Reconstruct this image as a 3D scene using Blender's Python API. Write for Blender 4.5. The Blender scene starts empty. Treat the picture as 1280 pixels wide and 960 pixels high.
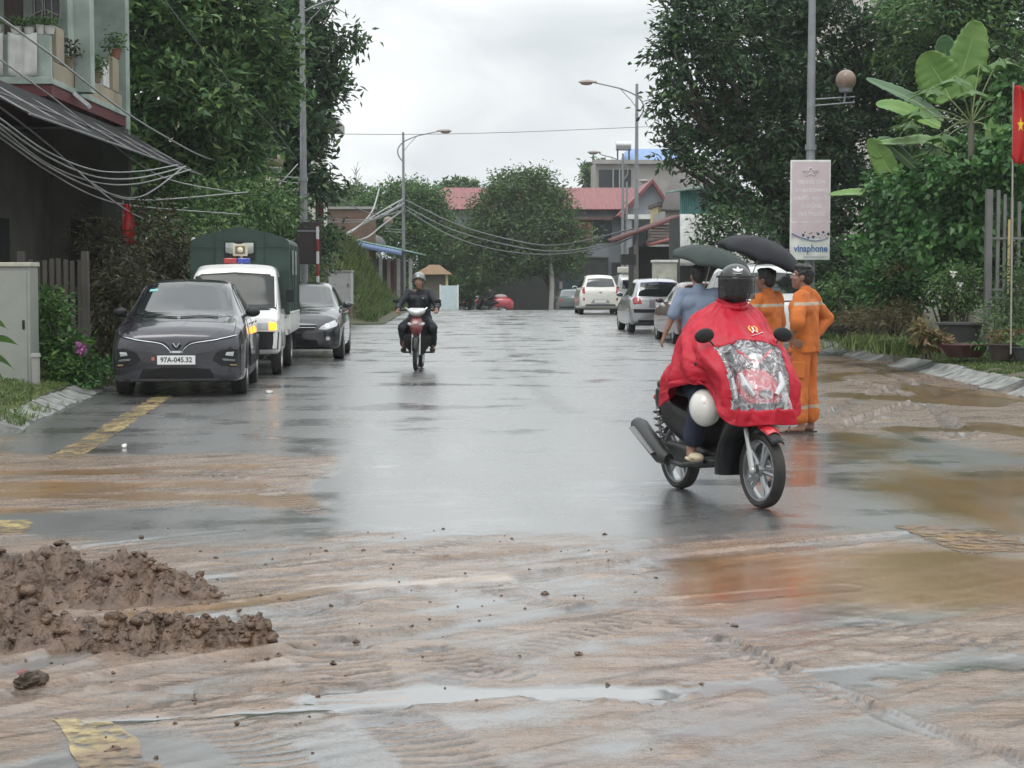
import bpy, bmesh, math, random
import numpy as np
from mathutils import Vector, Matrix, Euler
from mathutils.bvhtree import BVHTree
random.seed(7); RNG = np.random.default_rng(7)
PI = math.pi
R = math.radians
SC = bpy.context.scene
COL = SC.collection

# ---------------------------------------------------------------- camera
FPX = 2200.0; CAMZ = 1.6
cd = bpy.data.cameras.new('camera'); cam = bpy.data.objects.new('camera', cd); COL.objects.link(cam)
cd.sensor_width = 36.0; cd.lens = FPX/1280*36; cd.clip_end = 3000; cd.clip_start = 0.1
cam.location = (0, 0, CAMZ)
PITCH = math.atan(133/FPX); YAW = math.atan(30/FPX)
cam.rotation_euler = (PI/2-PITCH, 0, -YAW)
SC.camera = cam
CR = Euler((PI/2-PITCH, 0, -YAW)).to_matrix()
def at(px, py, Y):                      # point seen in the photograph at (px, py) that stands at distance Y
    d = CR @ Vector(((px-640)/FPX, -(py-480)/FPX, -1))
    return Vector((0, 0, CAMZ)) + d*(Y/d.y)
def gnd(px, py, z=0.0):                 # the ground point seen there
    d = CR @ Vector(((px-640)/FPX, -(py-480)/FPX, -1))
    return Vector((0, 0, CAMZ)) + d*((z-CAMZ)/d.z)

# ---------------------------------------------------------------- noise
def _h(ix, iy, iz, s):
    v = np.sin(ix*127.1+iy*311.7+iz*74.7+s*53.3)*43758.5453
    return v-np.floor(v)
def vn(x, y, z=0.0, s=0):
    x, y, z = np.broadcast_arrays(np.asarray(x, float), np.asarray(y, float), np.asarray(z, float))
    ix, iy, iz = np.floor(x), np.floor(y), np.floor(z)
    f = [a-b for a, b in ((x, ix), (y, iy), (z, iz))]
    u, v, w = [t*t*(3-2*t) for t in f]
    r = 0
    for dx in (0, 1):
        for dy in (0, 1):
            for dz in (0, 1):
                r = r+_h(ix+dx, iy+dy, iz+dz, s)*(u if dx else 1-u)*(v if dy else 1-v)*(w if dz else 1-w)
    return r
def fbm(x, y, z=0.0, s=0, o=4):
    r, a, t = 0, 0.5, 0
    for k in range(o):
        r = r+a*vn(np.asarray(x)*2**k, np.asarray(y)*2**k, np.asarray(z)*2**k, s+k); t += a; a *= 0.5
    return r/t
def ss(a, b, x):
    t = np.clip((np.asarray(x, float)-a)/(b-a), 0, 1); return t*t*(3-2*t)

# ---------------------------------------------------------------- materials
MATS = {}
def _nt(name):
    m = bpy.data.materials.new(name); m.use_nodes = True
    n = m.node_tree; return m, n, n.nodes, n.links, n.nodes['Principled BSDF']
def mat(name, col, rough=.6, metal=0, var=.15, scale=5, bump=0, bscale=60, coat=0, spec=.5, col2=None, det=4, stretch=(1, 1, 1), emit=None, es=0, trans=0, sub=0):
    if name in MATS: return MATS[name]
    m, nt, N, L, P = _nt(name)
    tc = N.new('ShaderNodeTexCoord'); mp = N.new('ShaderNodeMapping'); mp.inputs['Scale'].default_value = stretch
    L.new(tc.outputs['Object'], mp.inputs[0])
    nz = N.new('ShaderNodeTexNoise'); nz.inputs['Scale'].default_value = scale; nz.inputs['Detail'].default_value = det
    L.new(mp.outputs[0], nz.inputs['Vector'])
    rp = N.new('ShaderNodeValToRGB'); L.new(nz.outputs[0], rp.inputs[0])
    c2 = col2 if col2 else tuple(min(1, c*(1+var)) for c in col)
    c1 = tuple(c*(1-var) for c in col) if not col2 else col
    rp.color_ramp.elements[0].position = .3; rp.color_ramp.elements[1].position = .7
    rp.color_ramp.elements[0].color = (*c1, 1); rp.color_ramp.elements[1].color = (*c2, 1)
    L.new(rp.outputs[0], P.inputs['Base Color'])
    mr = N.new('ShaderNodeMapRange'); L.new(nz.outputs[0], mr.inputs[0])
    mr.inputs[3].default_value = max(0, rough*.85); mr.inputs[4].default_value = min(1, rough*1.15)
    L.new(mr.outputs[0], P.inputs['Roughness'])
    P.inputs['Metallic'].default_value = metal; P.inputs['Specular IOR Level'].default_value = spec
    P.inputs['Coat Weight'].default_value = coat; P.inputs['Coat Roughness'].default_value = .06
    P.inputs['Transmission Weight'].default_value = trans
    if sub: P.inputs['Subsurface Weight'].default_value = sub; P.inputs['Subsurface Radius'].default_value = (.02, .008, .004)
    if emit: P.inputs['Emission Color'].default_value = (*emit, 1); P.inputs['Emission Strength'].default_value = es
    if bump:
        n2 = N.new('ShaderNodeTexNoise'); n2.inputs['Scale'].default_value = bscale; n2.inputs['Detail'].default_value = 5
        L.new(mp.outputs[0], n2.inputs['Vector'])
        b = N.new('ShaderNodeBump'); b.inputs['Strength'].default_value = bump; b.inputs['Distance'].default_value = .02
        L.new(n2.outputs[0], b.inputs['Height']); L.new(b.outputs[0], P.inputs['Normal'])
    MATS[name] = m; return m
def leafmat(name, c1, c2, c3, rough=.42, tr=.25, spec=.4):
    if name in MATS: return MATS[name]
    m, nt, N, L, P = _nt(name)
    g = N.new('ShaderNodeNewGeometry'); rp = N.new('ShaderNodeValToRGB')
    L.new(g.outputs['Random Per Island'], rp.inputs[0])
    rp.color_ramp.elements[0].color = (*c1, 1); rp.color_ramp.elements[1].color = (*c3, 1)
    e = rp.color_ramp.elements.new(.55); e.color = (*c2, 1)
    tc = N.new('ShaderNodeTexCoord'); nz = N.new('ShaderNodeTexNoise'); nz.inputs['Scale'].default_value = .9
    L.new(tc.outputs['Object'], nz.inputs['Vector'])
    mr = N.new('ShaderNodeMapRange'); L.new(nz.outputs[0], mr.inputs[0]); mr.inputs[1].default_value = .3; mr.inputs[2].default_value = .7
    mr.inputs[3].default_value = .65; mr.inputs[4].default_value = 1.3
    mx = N.new('ShaderNodeMix'); mx.data_type = 'RGBA'; mx.blend_type = 'MULTIPLY'; mx.inputs[0].default_value = 1
    L.new(rp.outputs[0], mx.inputs[6]); L.new(mr.outputs[0], mx.inputs[7])
    L.new(mx.outputs[2], P.inputs['Base Color']); P.inputs['Roughness'].default_value = rough; P.inputs['Specular IOR Level'].default_value = spec
    t = N.new('ShaderNodeBsdfTranslucent'); L.new(mx.outputs[2], t.inputs[0])
    ms = N.new('ShaderNodeMixShader'); ms.inputs[0].default_value = tr
    L.new(P.outputs[0], ms.inputs[1]); L.new(t.outputs[0], ms.inputs[2])
    L.new(ms.outputs[0], N['Material Output'].inputs[0])
    MATS[name] = m; return m

# ---------------------------------------------------------------- mesh collector
class MB:
    def __init__(s): s.v = []; s.f = []; s.m = []; s.n = 0
    def add(s, v, f, mi=0):
        o = s.n; v = [tuple(p) for p in v]
        s.v += v; s.n += len(v); s.f += [tuple(i+o for i in q) for q in f]; s.m += [mi]*len(f); return s
    def box(s, c, d, rot=None, mi=0, taper=(1, 1)):
        v = []
        for z in (-.5, .5):
            k = taper if z > 0 else (1, 1)
            for x, y in ((-.5, -.5), (.5, -.5), (.5, .5), (-.5, .5)):
                v.append(Vector((x*d[0]*k[0], y*d[1]*k[1], z*d[2])))
        if rot is not None:
            M = Euler(rot).to_matrix() if not isinstance(rot, Matrix) else rot
            v = [M @ p for p in v]
        c = Vector(c); v = [p+c for p in v]
        return s.add(v, [(0, 3, 2, 1), (4, 5, 6, 7), (0, 1, 5, 4), (1, 2, 6, 5), (2, 3, 7, 6), (3, 0, 4, 7)], mi)
    def span(s, a, b, mi=0):
        a = Vector(a); b = Vector(b); return s.box((a+b)/2, [abs(b[i]-a[i]) for i in range(3)], None, mi)
    def tube(s, path, r, n=8, mi=0, cap=True, flat=1.0):
        P = [Vector(p) for p in path]; k = len(P); rr = r if hasattr(r, '__len__') else [r]*k
        v = []; up = Vector((0, 0, 1)); prev = None
        for i in range(k):
            t = (P[min(i+1, k-1)]-P[max(i-1, 0)])
            if t.length < 1e-9: t = Vector((0, 0, 1))
            t.normalize()
            if prev is None:
                a = t.cross(up)
                if a.length < .05: a = t.cross(Vector((1, 0, 0)))
            else: a = prev-t*prev.dot(t)
            a.normalize(); prev = a; b = t.cross(a)
            for j in range(n):
                q = 2*PI*j/n; v.append(P[i]+a*(math.cos(q)*rr[i])+b*(math.sin(q)*rr[i]*flat))
        f = [(i*n+j, i*n+(j+1) % n, (i+1)*n+(j+1) % n, (i+1)*n+j) for i in range(k-1) for j in range(n)]
        if cap: f += [tuple(range(n))[::-1], tuple(range((k-1)*n, k*n))]
        return s.add(v, f, mi)
    def cyl(s, a, b, r, r2=None, n=12, mi=0): return s.tube([a, b], [r, r if r2 is None else r2], n, mi)
    def capsule(s, a, b, r1, r2=None, n=12, mi=0, sq=(1, 1)):
        r2 = r1 if r2 is None else r2; a = Vector(a); b = Vector(b); t = b-a; L = t.length
        t = t/L if L > 1e-6 else Vector((0, 0, 1)); path = []; rr = []
        for k in range(4):
            q = PI/2*(1-k/4); path.append(a-t*math.sin(q)*r1); rr.append(max(.001, math.cos(q)*r1))
        path.append(a); rr.append(r1); path.append(b); rr.append(r2)
        for k in range(1, 5):
            q = PI/2*k/4; path.append(b+t*math.sin(q)*r2); rr.append(max(.001, math.cos(q)*r2))
        return s.tube(path, rr, n, mi)
    def ell(s, c, r, rot=None, n=14, m=9, mi=0):
        M = Euler(rot).to_matrix() if rot is not None else Matrix.Identity(3); c = Vector(c); v = []; f = []
        for i in range(m+1):
            p = PI*i/m
            for j in range(n):
                q = 2*PI*j/n
                v.append(c+M @ Vector((r[0]*math.sin(p)*math.cos(q), r[1]*math.sin(p)*math.sin(q), r[2]*math.cos(p))))
        for i in range(m):
            for j in range(n): f.append((i*n+j, (i+1)*n+j, (i+1)*n+(j+1) % n, i*n+(j+1) % n))
        return s.add(v, f, mi)
    def lathe(s, prof, o=(0, 0, 0), ax='z', n=24, mi=0, closed=False):
        v = []; k = len(prof); o = Vector(o)
        for r, h in prof:
            for j in range(n):
                q = 2*PI*j/n; c, d = r*math.cos(q), r*math.sin(q)
                v.append(o+Vector({'z': (c, d, h), 'x': (h, c, d), 'y': (d, h, c)}[ax]))
        kk = k if closed else k-1
        f = [(i*n+j, i*n+(j+1) % n, ((i+1) % k)*n+(j+1) % n, ((i+1) % k)*n+j) for i in range(kk) for j in range(n)]
        return s.add(v, f, mi)
    def grid(s, A, mi=0, wrap=False):          # A: rows x cols x 3
        A = np.asarray(A, float); r, c, _ = A.shape
        cc = c if wrap else c-1
        f = [(i*c+j, i*c+(j+1) % c, (i+1)*c+(j+1) % c, (i+1)*c+j) for i in range(r-1) for j in range(cc)]
        return s.add(A.reshape(-1, 3), f, mi)
    def loft(s, secs, mi=0):                   # closed sections, capped
        n = len(secs[0]); s.grid([[tuple(p) for p in q] for q in secs], mi, True)
        b = s.n-n*len(secs)
        s.f += [tuple(range(b, b+n))[::-1], tuple(range(b+n*(len(secs)-1), b+n*len(secs)))]; s.m += [mi, mi]; return s
    def prism(s, poly, z0, z1, M=None, mi=0):  # polygon (x,y) extruded along z, then M
        n = len(poly); v = [Vector((p[0], p[1], z)) for z in (z0, z1) for p in poly]
        if M is not None: v = [M @ p for p in v]
        f = [(i, (i+1) % n, n+(i+1) % n, n+i) for i in range(n)]+[tuple(range(n))[::-1], tuple(range(n, 2*n))]
        return s.add(v, f, mi)
    def xf(s, M): s.v = [tuple(M @ Vector(p)) for p in s.v]; return s
    def build(s, name, mats, parent=None, loc=None, rz=None, smooth=35, bevel=0, fix=True):
        me = bpy.data.meshes.new(name); me.from_pydata(s.v, [], s.f)
        for m in (mats if isinstance(mats, (list, tuple)) else [mats]): me.materials.append(m)
        if any(s.m): me.polygons.foreach_set('material_index', s.m)
        if fix:
            bm = bmesh.new(); bm.from_mesh(me); bmesh.ops.recalc_face_normals(bm, faces=bm.faces); bm.to_mesh(me); bm.free()
        if smooth:
            me.polygons.foreach_set('use_smooth', [True]*len(me.polygons)); me.set_sharp_from_angle(angle=R(smooth))
        me.update(); o = bpy.data.objects.new(name, me); COL.objects.link(o)
        if parent is not None: o.parent = parent
        if loc is not None: o.location = loc
        if rz is not None: o.rotation_euler = (0, 0, rz)
        if bevel:
            b = o.modifiers.new('bevel', 'BEVEL'); b.width = bevel; b.segments = 2; b.limit_method = 'ANGLE'; b.angle_limit = R(40)
        return o
def npmesh(name, V, F, mats, parent=None, smooth=True, mi=None):
    """V (N,3), F (M,k) arrays"""
    V = np.asarray(V, np.float32); F = np.asarray(F, np.int32); k = F.shape[1]
    me = bpy.data.meshes.new(name); me.vertices.add(len(V)); me.vertices.foreach_set('co', V.ravel())
    me.loops.add(F.size); me.loops.foreach_set('vertex_index', F.ravel())
    me.polygons.add(len(F)); me.polygons.foreach_set('loop_start', np.arange(0, F.size, k, dtype=np.int32))
    for m in (mats if isinstance(mats, (list, tuple)) else [mats]): me.materials.append(m)
    if mi is not None: me.polygons.foreach_set('material_index', np.asarray(mi, np.int32))
    me.polygons.foreach_set('use_smooth', np.full(len(F), smooth)); me.update(calc_edges=True); me.validate()
    o = bpy.data.objects.new(name, me); COL.objects.link(o)
    if parent is not None: o.parent = parent
    return o
def tag(o, label=None, cat=None, group=None, kind=None):
    if label: o['label'] = label
    if cat: o['category'] = cat
    if group: o['group'] = group
    if kind: o['kind'] = kind
    return o
def thing(name, label, cat, loc=(0, 0, 0), rz=0, group=None):
    o = bpy.data.objects.new(name, None); COL.objects.link(o); o.location = loc; o.rotation_euler = (0, 0, rz); o.empty_display_size = .2
    return tag(o, label, cat, group)
def struct(o): o['kind'] = 'structure'; return o
def evaluated(o):                          # bake the modifiers into the mesh
    dg = bpy.context.evaluated_depsgraph_get(); dg.update()
    me = bpy.data.meshes.new_from_object(o.evaluated_get(dg)); old = o.data; o.modifiers.clear(); o.data = me
    bpy.data.meshes.remove(old); return o
def text_mesh(name, s, size, m, parent, M, ext=.002, align='CENTER', bold=0, sx=1.0):
    c = bpy.data.curves.new(name, 'FONT'); c.body = s; c.size = size; c.extrude = ext; c.align_x = align; c.align_y = 'CENTER'; c.offset = bold
    c.resolution_u = 3
    t = bpy.data.objects.new(name, c); COL.objects.link(t)
    dg = bpy.context.evaluated_depsgraph_get(); dg.update()
    me = bpy.data.meshes.new_from_object(t.evaluated_get(dg)); bpy.data.objects.remove(t); bpy.data.curves.remove(c)
    me.transform(M @ Matrix.Diagonal((sx, 1, 1, 1))); me.materials.clear(); me.materials.append(m)
    o = bpy.data.objects.new(name, me); COL.objects.link(o); o.parent = parent; return o
def cr(pts, n=8, closed=False):            # Catmull-Rom through points
    P = np.asarray(pts, float); k = len(P); out = []
    for i in range(k if closed else k-1):
        g = (lambda j: P[j % k]) if closed else (lambda j: P[min(max(j, 0), k-1)])
        p0, p1, p2, p3 = g(i-1), g(i), g(i+1), g(i+2)
        for j in range(n):
            t = j/n
            out.append(.5*((2*p1)+(-p0+p2)*t+(2*p0-5*p1+4*p2-p3)*t*t+(-p0+3*p1-3*p2+p3)*t**3))
    if not closed: out.append(P[-1])
    return np.array(out)
def chaikin(p, it=2):
    p = np.asarray(p, float)
    for _ in range(it):
        q = [p[0]]
        for i in range(len(p)-1):
            if i > 0: q.append(.75*p[i]+.25*p[i+1])
            if i < len(p)-2: q.append(.25*p[i]+.75*p[i+1])
        q.append(p[-1]); p = np.array(q)
    return p
# ---------------------------------------------------------------- sky, sun, air
SC.render.engine = 'CYCLES'
vs = SC.view_settings; vs.view_transform = 'Standard'; vs.look = 'None'; vs.exposure = 0.14; vs.gamma = 1; vs.use_curve_mapping = False
W = bpy.data.worlds.new('World'); SC.world = W; W.use_nodes = True
N = W.node_tree.nodes; L = W.node_tree.links; bg = N['Background']
SUN_EL, SUN_AZ = R(62), R(200)
sky = N.new('ShaderNodeTexSky'); sky.sky_type = 'NISHITA'; sky.sun_disc = False; sky.sun_elevation = SUN_EL; sky.sun_rotation = SUN_AZ
sky.dust_density = 6; sky.air_density = 1.5
tc = N.new('ShaderNodeTexCoord'); mp = N.new('ShaderNodeMapping'); mp.inputs['Scale'].default_value = (1, 1, 2.6); mp.inputs['Location'].default_value = (.35, .1, .2)
L.new(tc.outputs['Generated'], mp.inputs[0])
nz = N.new('ShaderNodeTexNoise'); nz.inputs['Scale'].default_value = 6.5; nz.inputs['Detail'].default_value = 5; nz.inputs['Roughness'].default_value = .5; nz.inputs['Distortion'].default_value = .5
L.new(mp.outputs[0], nz.inputs['Vector'])
rp = N.new('ShaderNodeValToRGB'); L.new(nz.outputs[0], rp.inputs[0])
rp.color_ramp.elements[0].position = .36; rp.color_ramp.elements[0].color = (.60, .645, .67, 1)
rp.color_ramp.elements[1].position = .62; rp.color_ramp.elements[1].color = (.86, .885, .89, 1)
sx = N.new('ShaderNodeSeparateXYZ'); L.new(tc.outputs['Generated'], sx.inputs[0])
zr = N.new('ShaderNodeMapRange'); L.new(sx.outputs[2], zr.inputs[0]); zr.inputs[1].default_value = .12; zr.inputs[2].default_value = 1; zr.inputs[3].default_value = 11.2; zr.inputs[4].default_value = 25
ml = N.new('ShaderNodeVectorMath'); ml.operation = 'SCALE'; L.new(rp.outputs[0], ml.inputs[0]); L.new(zr.outputs[0], ml.inputs['Scale'])
mx = N.new('ShaderNodeMix'); mx.data_type = 'RGBA'; mx.inputs[0].default_value = .96
L.new(sky.outputs[0], mx.inputs[6]); L.new(ml.outputs[0], mx.inputs[7]); L.new(mx.outputs[2], bg.inputs[0]); bg.inputs[1].default_value = .1
sl = bpy.data.lights.new('sun', 'SUN'); sl.energy = .8; sl.angle = R(25); sl.color = (1, .97, .93)
so = bpy.data.objects.new('sun', sl); COL.objects.link(so)
# light comes from azimuth SUN_AZ (measured as the sky texture does) and elevation SUN_EL
sd = Vector((math.sin(SUN_AZ)*math.cos(SUN_EL), math.cos(SUN_AZ)*math.cos(SUN_EL), math.sin(SUN_EL)))
so.rotation_euler = sd.to_track_quat('Z', 'Y').to_euler(); so.location = sd*60
m = bpy.data.materials.new('haze'); m.use_nodes = True; n = m.node_tree.nodes; n.remove(n['Principled BSDF'])
pv = n.new('ShaderNodeVolumePrincipled'); pv.inputs['Color'].default_value = (.93, .96, 1, 1); pv.inputs['Density'].default_value = .00045; pv.inputs['Anisotropy'].default_value = .2
m.node_tree.links.new(pv.outputs[0], n['Material Output'].inputs['Volume'])
hz = MB().span((-161, -51, -3), (161, 261, 17)).build('haze', m, smooth=0); tag(hz, kind='stuff')
# ---------------------------------------------------------------- ground shape
def gz(Y): return .2*ss(38, 70, Y)-.75*ss(74, 104, Y)
def xl(Y): return np.interp(Y, [18.2, 19.2, 24.6, 34, 50, 72, 110], [-4.85, -4.98, -5.4, -5.35, -5.1, -4.8, -4.8])
def xr(Y): return np.interp(Y, [0, 23.5, 38, 50, 72, 110], [7.15, 7.15, 7.3, 6.8, 6.1, 6.1])
def seg_d(X, Y, a, b):                      # distance to a segment and position along it
    ax, ay = a; bx, by = b; dx, dy = bx-ax, by-ay; t = np.clip(((X-ax)*dx+(Y-ay)*dy)/(dx*dx+dy*dy), 0, 1)
    return np.hypot(X-ax-t*dx, Y-ay-t*dy), t
def path_d(X, Y, px):                       # distance to a polyline given in pixels of the road plane
    P = [gnd(*p) for p in px]; D = np.full(np.shape(X), 1e9); S = np.zeros(np.shape(X)); acc = 0
    for a, b in zip(P[:-1], P[1:]):
        d, t = seg_d(X, Y, (a.x, a.y), (b.x, b.y)); ln = math.hypot(b.x-a.x, b.y-a.y)
        S = np.where(d < D, acc+t*ln, S); D = np.minimum(D, d); acc += ln
    return D, S
def pix(X, Y):                              # pixel of a road point (used only to read zones off the plan)
    d = np.array(CR.inverted()); x, y, z = X, Y, -CAMZ
    cx = d[0, 0]*x+d[0, 1]*y+d[0, 2]*z; cy = d[1, 0]*x+d[1, 1]*y+d[1, 2]*z; cz = d[2, 0]*x+d[2, 1]*y+d[2, 2]*z
    return 640+FPX*cx/-cz, 480-FPX*cy/-cz
ANG = R(38)
# wheel tracks pressed into the mud: pixel polyline, half width, depth, tread pitch
TRACKS = [([(1030, 523), (1090, 492), (1190, 468)], .13, .03, 0), ([(1060, 533), (1150, 503), (1240, 482)], .12, .03, 0), ([(1140, 478), (1165, 505), (1200, 548)], .12, .03, 0), ([(1030, 470), (1130, 492), (1215, 545)], .10, .026, 0), ([(1080, 462), (1180, 490), (1300, 505)], .12, .028, 0),
          ([(-250, 900), (250, 780), (480, 745), (840, 700), (1150, 668)], .13, .016, .0),
          ([(-250, 930), (180, 842), (480, 800), (760, 760), (1050, 735)], .12, .014, .0),
          ([(150, 735), (420, 712), (700, 690), (900, 672)], .12, .012, .0),
          ([(0, 668), (200, 655), (420, 645)], .10, .014, 0), ([(60, 690), (250, 667), (430, 652)], .06, .012, 0),
          ([(370, 770), (420, 825), (460, 880)], .20, .024, .085), ([(500, 905), (550, 940), (590, 985)], .18, .022, .085), ([(540, 815), (600, 840), (660, 850)], .12, .018, .08), ([(610, 735), (660, 752), (720, 760)], .10, .014, .1), ([(1090, 780), (1180, 800), (1300, 815)], .12, .016, .09), ([(230, 880), (330, 940), (380, 990)], .14, .012, .08),
          ([(900, 800), (1010, 850), (1130, 905), (1300, 960)], .05, .016, .0), ([(860, 780), (960, 830), (1060, 880)], .10, .012, .08),
          ([(260, 590), (330, 612), (390, 640)], .12, .014, .12), ([(500, 690), (620, 672)], .12, .01, .09), ([(560, 850), (700, 800), (800, 775)], .12, .010, .08),
          ([(-100, 862), (300, 865), (620, 868), (820, 880)], .035, .018, 0)]
def surface(X, Y):
    """height and the cover of the road: mud, brown water, standing water"""
    X = np.asarray(X, float); Y = np.asarray(Y, float)
    wx = X+.5*(fbm(X*.7, Y*.7, 0, 3)-.5)+.14*(fbm(X*3, Y*3, 0, 5)-.5); wy = Y+1.1*(fbm(X*.6, Y*.5, 0, 9)-.5)+.2*(fbm(X*3.3, Y*3, 0, 11)-.5)
    px, py = pix(wx, np.maximum(wy, 2.2)); py = np.where(wy < 2.2, 3000, py)
    u = X*math.cos(ANG)+Y*math.sin(ANG); v = -X*math.sin(ANG)+Y*math.cos(ANG)
    st = fbm(u*.5, v*5.0, 0, 21, 5); st2 = fbm(u*.9, v*14, 0, 33, 3); fine = fbm(X*9, Y*9, 0, 41, 4); med = fbm(X*2.2, Y*2.2, 0, 45, 4)
    # mud zones
    near = ss(655, 690, py+18*(px > 760)*0-.03*(px-640)*0)
    mud = near*np.clip(.60+1.3*(st-.47)+.9*(med-.5)+.5*(fine-.5), .0, 1)
    lefts = ss(560, 575, py)*(1-ss(400, 440, px))*(1-ss(632, 645, py)); mud = np.maximum(mud, lefts*np.clip(.85+1.1*(st-.5), 0, 1))
    rights = ss(990, 1040, px)*ss(438, 452, py)*(1-ss(530, 548, py-.10*(px-1030)*(px > 1030)))
    sw = np.sin(9*(fbm(X*.8, Y*.35, 0, 61, 3)+.12*Y))
    mud = np.maximum(mud, rights*np.clip(.8+.3*sw, 0, 1))
    mud = np.maximum(mud, ss(-4.2, -5.2, X)*ss(18.4, 17.2, Y)*ss(10, 14, Y)*.9)
    low = ss(880, 930, py)*(1-ss(420, 640, px)*.55)*ss(90, 160, px); mud = mud*(1-.72*low)
    # brown water
    br = ss(790, 900, px)*ss(676, 708, py)*(1-ss(730, 790, py))*np.clip(.82+1.5*(fbm(X*1.1, Y*.7, 0, 73)-.42), 0, 1); br = np.maximum(br, ss(1000, 1060, px)*ss(520, 545, py-.1*(px-1030))*(1-ss(740, 800, py))*np.clip(.45+2.2*(fbm(X*.9, Y*.45, 0, 71)-.5), 0, 1))
    br = np.maximum(br, rights*ss(.35, .9, -sw)*.75)
    d, t = path_d(X, Y, [(150, 772), (300, 755), (420, 735), (620, 722)]); br = np.maximum(br, ss(.14, .05, d+.1*(fine-.5))*.8)
    br = np.maximum(br, lefts*ss(.52, .6, fbm(X*.8, Y*2.5, 0, 77))*.7)
    mud = mud*(1-.75*br)
    # dark swept bands and bright standing water
    d, t = path_d(X, Y, [(800, 872), (980, 852), (1120, 838), (1400, 822)]); dk = ss(.17, .06, d+.22*(fine-.5)+.1*(med-.5)); mud = mud*(1-dk*.92)
    d, t = path_d(X, Y, [(-60, 668), (40, 660), (400, 648)]); k2 = ss(.22, .12, d+.05*(fine-.5)); mud = mud*(1-k2*.95); dk = np.maximum(dk, k2)
    d, t = path_d(X, Y, [(420, 874), (620, 866), (820, 868)]); pool = ss(.16, .07, d+.16*(med-.5)+.08*(fine-.5))
    d, t = path_d(X, Y, [(120, 905), (330, 892), (560, 874)]); pool = np.maximum(pool, ss(.07, .02, d+.05*(fine-.5)))
    mud = mud*(1-.8*pool)
    h = mud*(.008+.006*(st-.5)+.013*(st2-.5)+.012*(fine-.5)+.005*(med-.5))+.012*rights*sw*mud
    drk = np.zeros_like(h)  # tread grooves painted dark, for thick wet mud and the shade in them
    for p, w, dep, pitch in TRACKS:
        d, s = path_d(X, Y, p); d = d+.05*(fine-.5)
        lane = ss(w, w*.75, d); rim = ss(w*1.6, w*1.15, d)*ss(w*.8, w*1.05, d)
        gro = (.5+.5*np.sign(np.sin(2*PI*s/pitch+d*14))) if pitch else 1
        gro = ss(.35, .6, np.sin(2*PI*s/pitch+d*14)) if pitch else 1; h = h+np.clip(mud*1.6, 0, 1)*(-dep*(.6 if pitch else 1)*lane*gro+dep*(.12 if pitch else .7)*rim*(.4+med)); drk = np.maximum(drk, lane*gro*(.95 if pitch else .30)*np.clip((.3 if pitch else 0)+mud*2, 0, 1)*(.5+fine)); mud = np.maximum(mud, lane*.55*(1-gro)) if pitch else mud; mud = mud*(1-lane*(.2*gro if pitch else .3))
    h = h*ss(3, 5, Y)*(1-br*.8)*(1-pool)
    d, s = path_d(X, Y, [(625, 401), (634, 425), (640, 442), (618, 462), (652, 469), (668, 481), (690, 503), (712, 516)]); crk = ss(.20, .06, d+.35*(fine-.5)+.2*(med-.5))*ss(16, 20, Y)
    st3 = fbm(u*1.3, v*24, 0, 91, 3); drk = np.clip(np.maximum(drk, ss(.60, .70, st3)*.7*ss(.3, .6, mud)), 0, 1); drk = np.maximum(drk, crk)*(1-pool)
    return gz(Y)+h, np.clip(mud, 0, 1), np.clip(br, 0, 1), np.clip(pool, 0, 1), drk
xs = np.unique(np.concatenate([np.linspace(-140, -16, 12), np.linspace(-16, -4.8, 60), np.linspace(-4.8, 4.9, 660), np.linspace(4.9, 7.4, 80), np.linspace(7.4, 14, 30), np.linspace(14, 140, 12)]))
ys = [-50, -25, -10, -2, 1, 2, 3, 4, 4.6]; y = 5.0
while y < 112: ys.append(y); y += max(.015, .0030*y) if y < 17 else (.0042*y if y < 28 else .009*y)
ys = np.array(ys+[118, 130, 160, 200, 260])
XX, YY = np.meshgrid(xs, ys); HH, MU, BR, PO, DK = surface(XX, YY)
nr, nc = XX.shape; idx = np.arange(nr*nc).reshape(nr, nc)
F = np.stack([idx[:-1, :-1], idx[:-1, 1:], idx[1:, 1:], idx[1:, :-1]], -1).reshape(-1, 4)
# road material
m, nt, N, L, P = _nt('wet_road')
def at_(n):
    a = N.new('ShaderNodeAttribute'); a.attribute_name = n; return a.outputs['Fac']
def noise(scale, det=4, st=(1, 1, 1), rot=0, ro=.55):
    mp = N.new('ShaderNodeMapping'); mp.inputs['Scale'].default_value = st; mp.inputs['Rotation'].default_value = (0, 0, rot); L.new(TC.outputs['Object'], mp.inputs[0])
    n = N.new('ShaderNodeTexNoise'); n.inputs['Scale'].default_value = scale; n.inputs['Detail'].default_value = det; n.inputs['Roughness'].default_value = ro; L.new(mp.outputs[0], n.inputs['Vector']); return n.outputs[0]
def rng_(x, a, b, c=0, d=1):
    n = N.new('ShaderNodeMapRange'); n.inputs[1].default_value = a; n.inputs[2].default_value = b; n.inputs[3].default_value = c; n.inputs[4].default_value = d; L.new(x, n.inputs[0]); return n.outputs[0]
def cmix(f, a, b):
    n = N.new('ShaderNodeMix'); n.data_type = 'RGBA'; L.new(f, n.inputs[0])
    for i, q in ((6, a), (7, b)):
        if isinstance(q, tuple): n.inputs[i].default_value = (*q, 1)
        else: L.new(q, n.inputs[i])
    return n.outputs[2]
def fmix(f, a, b):
    n = N.new('ShaderNodeMix'); L.new(f, n.inputs[0])
    for i, q in ((2, a), (3, b)):
        if isinstance(q, (int, float)): n.inputs[i].default_value = q
        else: L.new(q, n.inputs[i])
    return n.outputs[0]
def mth(op, a, b):
    n = N.new('ShaderNodeMath'); n.operation = op
    for i, q in ((0, a), (1, b)):
        if isinstance(q, (int, float)): n.inputs[i].default_value = q
        else: L.new(q, n.inputs[i])
    return n.outputs[0]
TC = N.new('ShaderNodeTexCoord')
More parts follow.
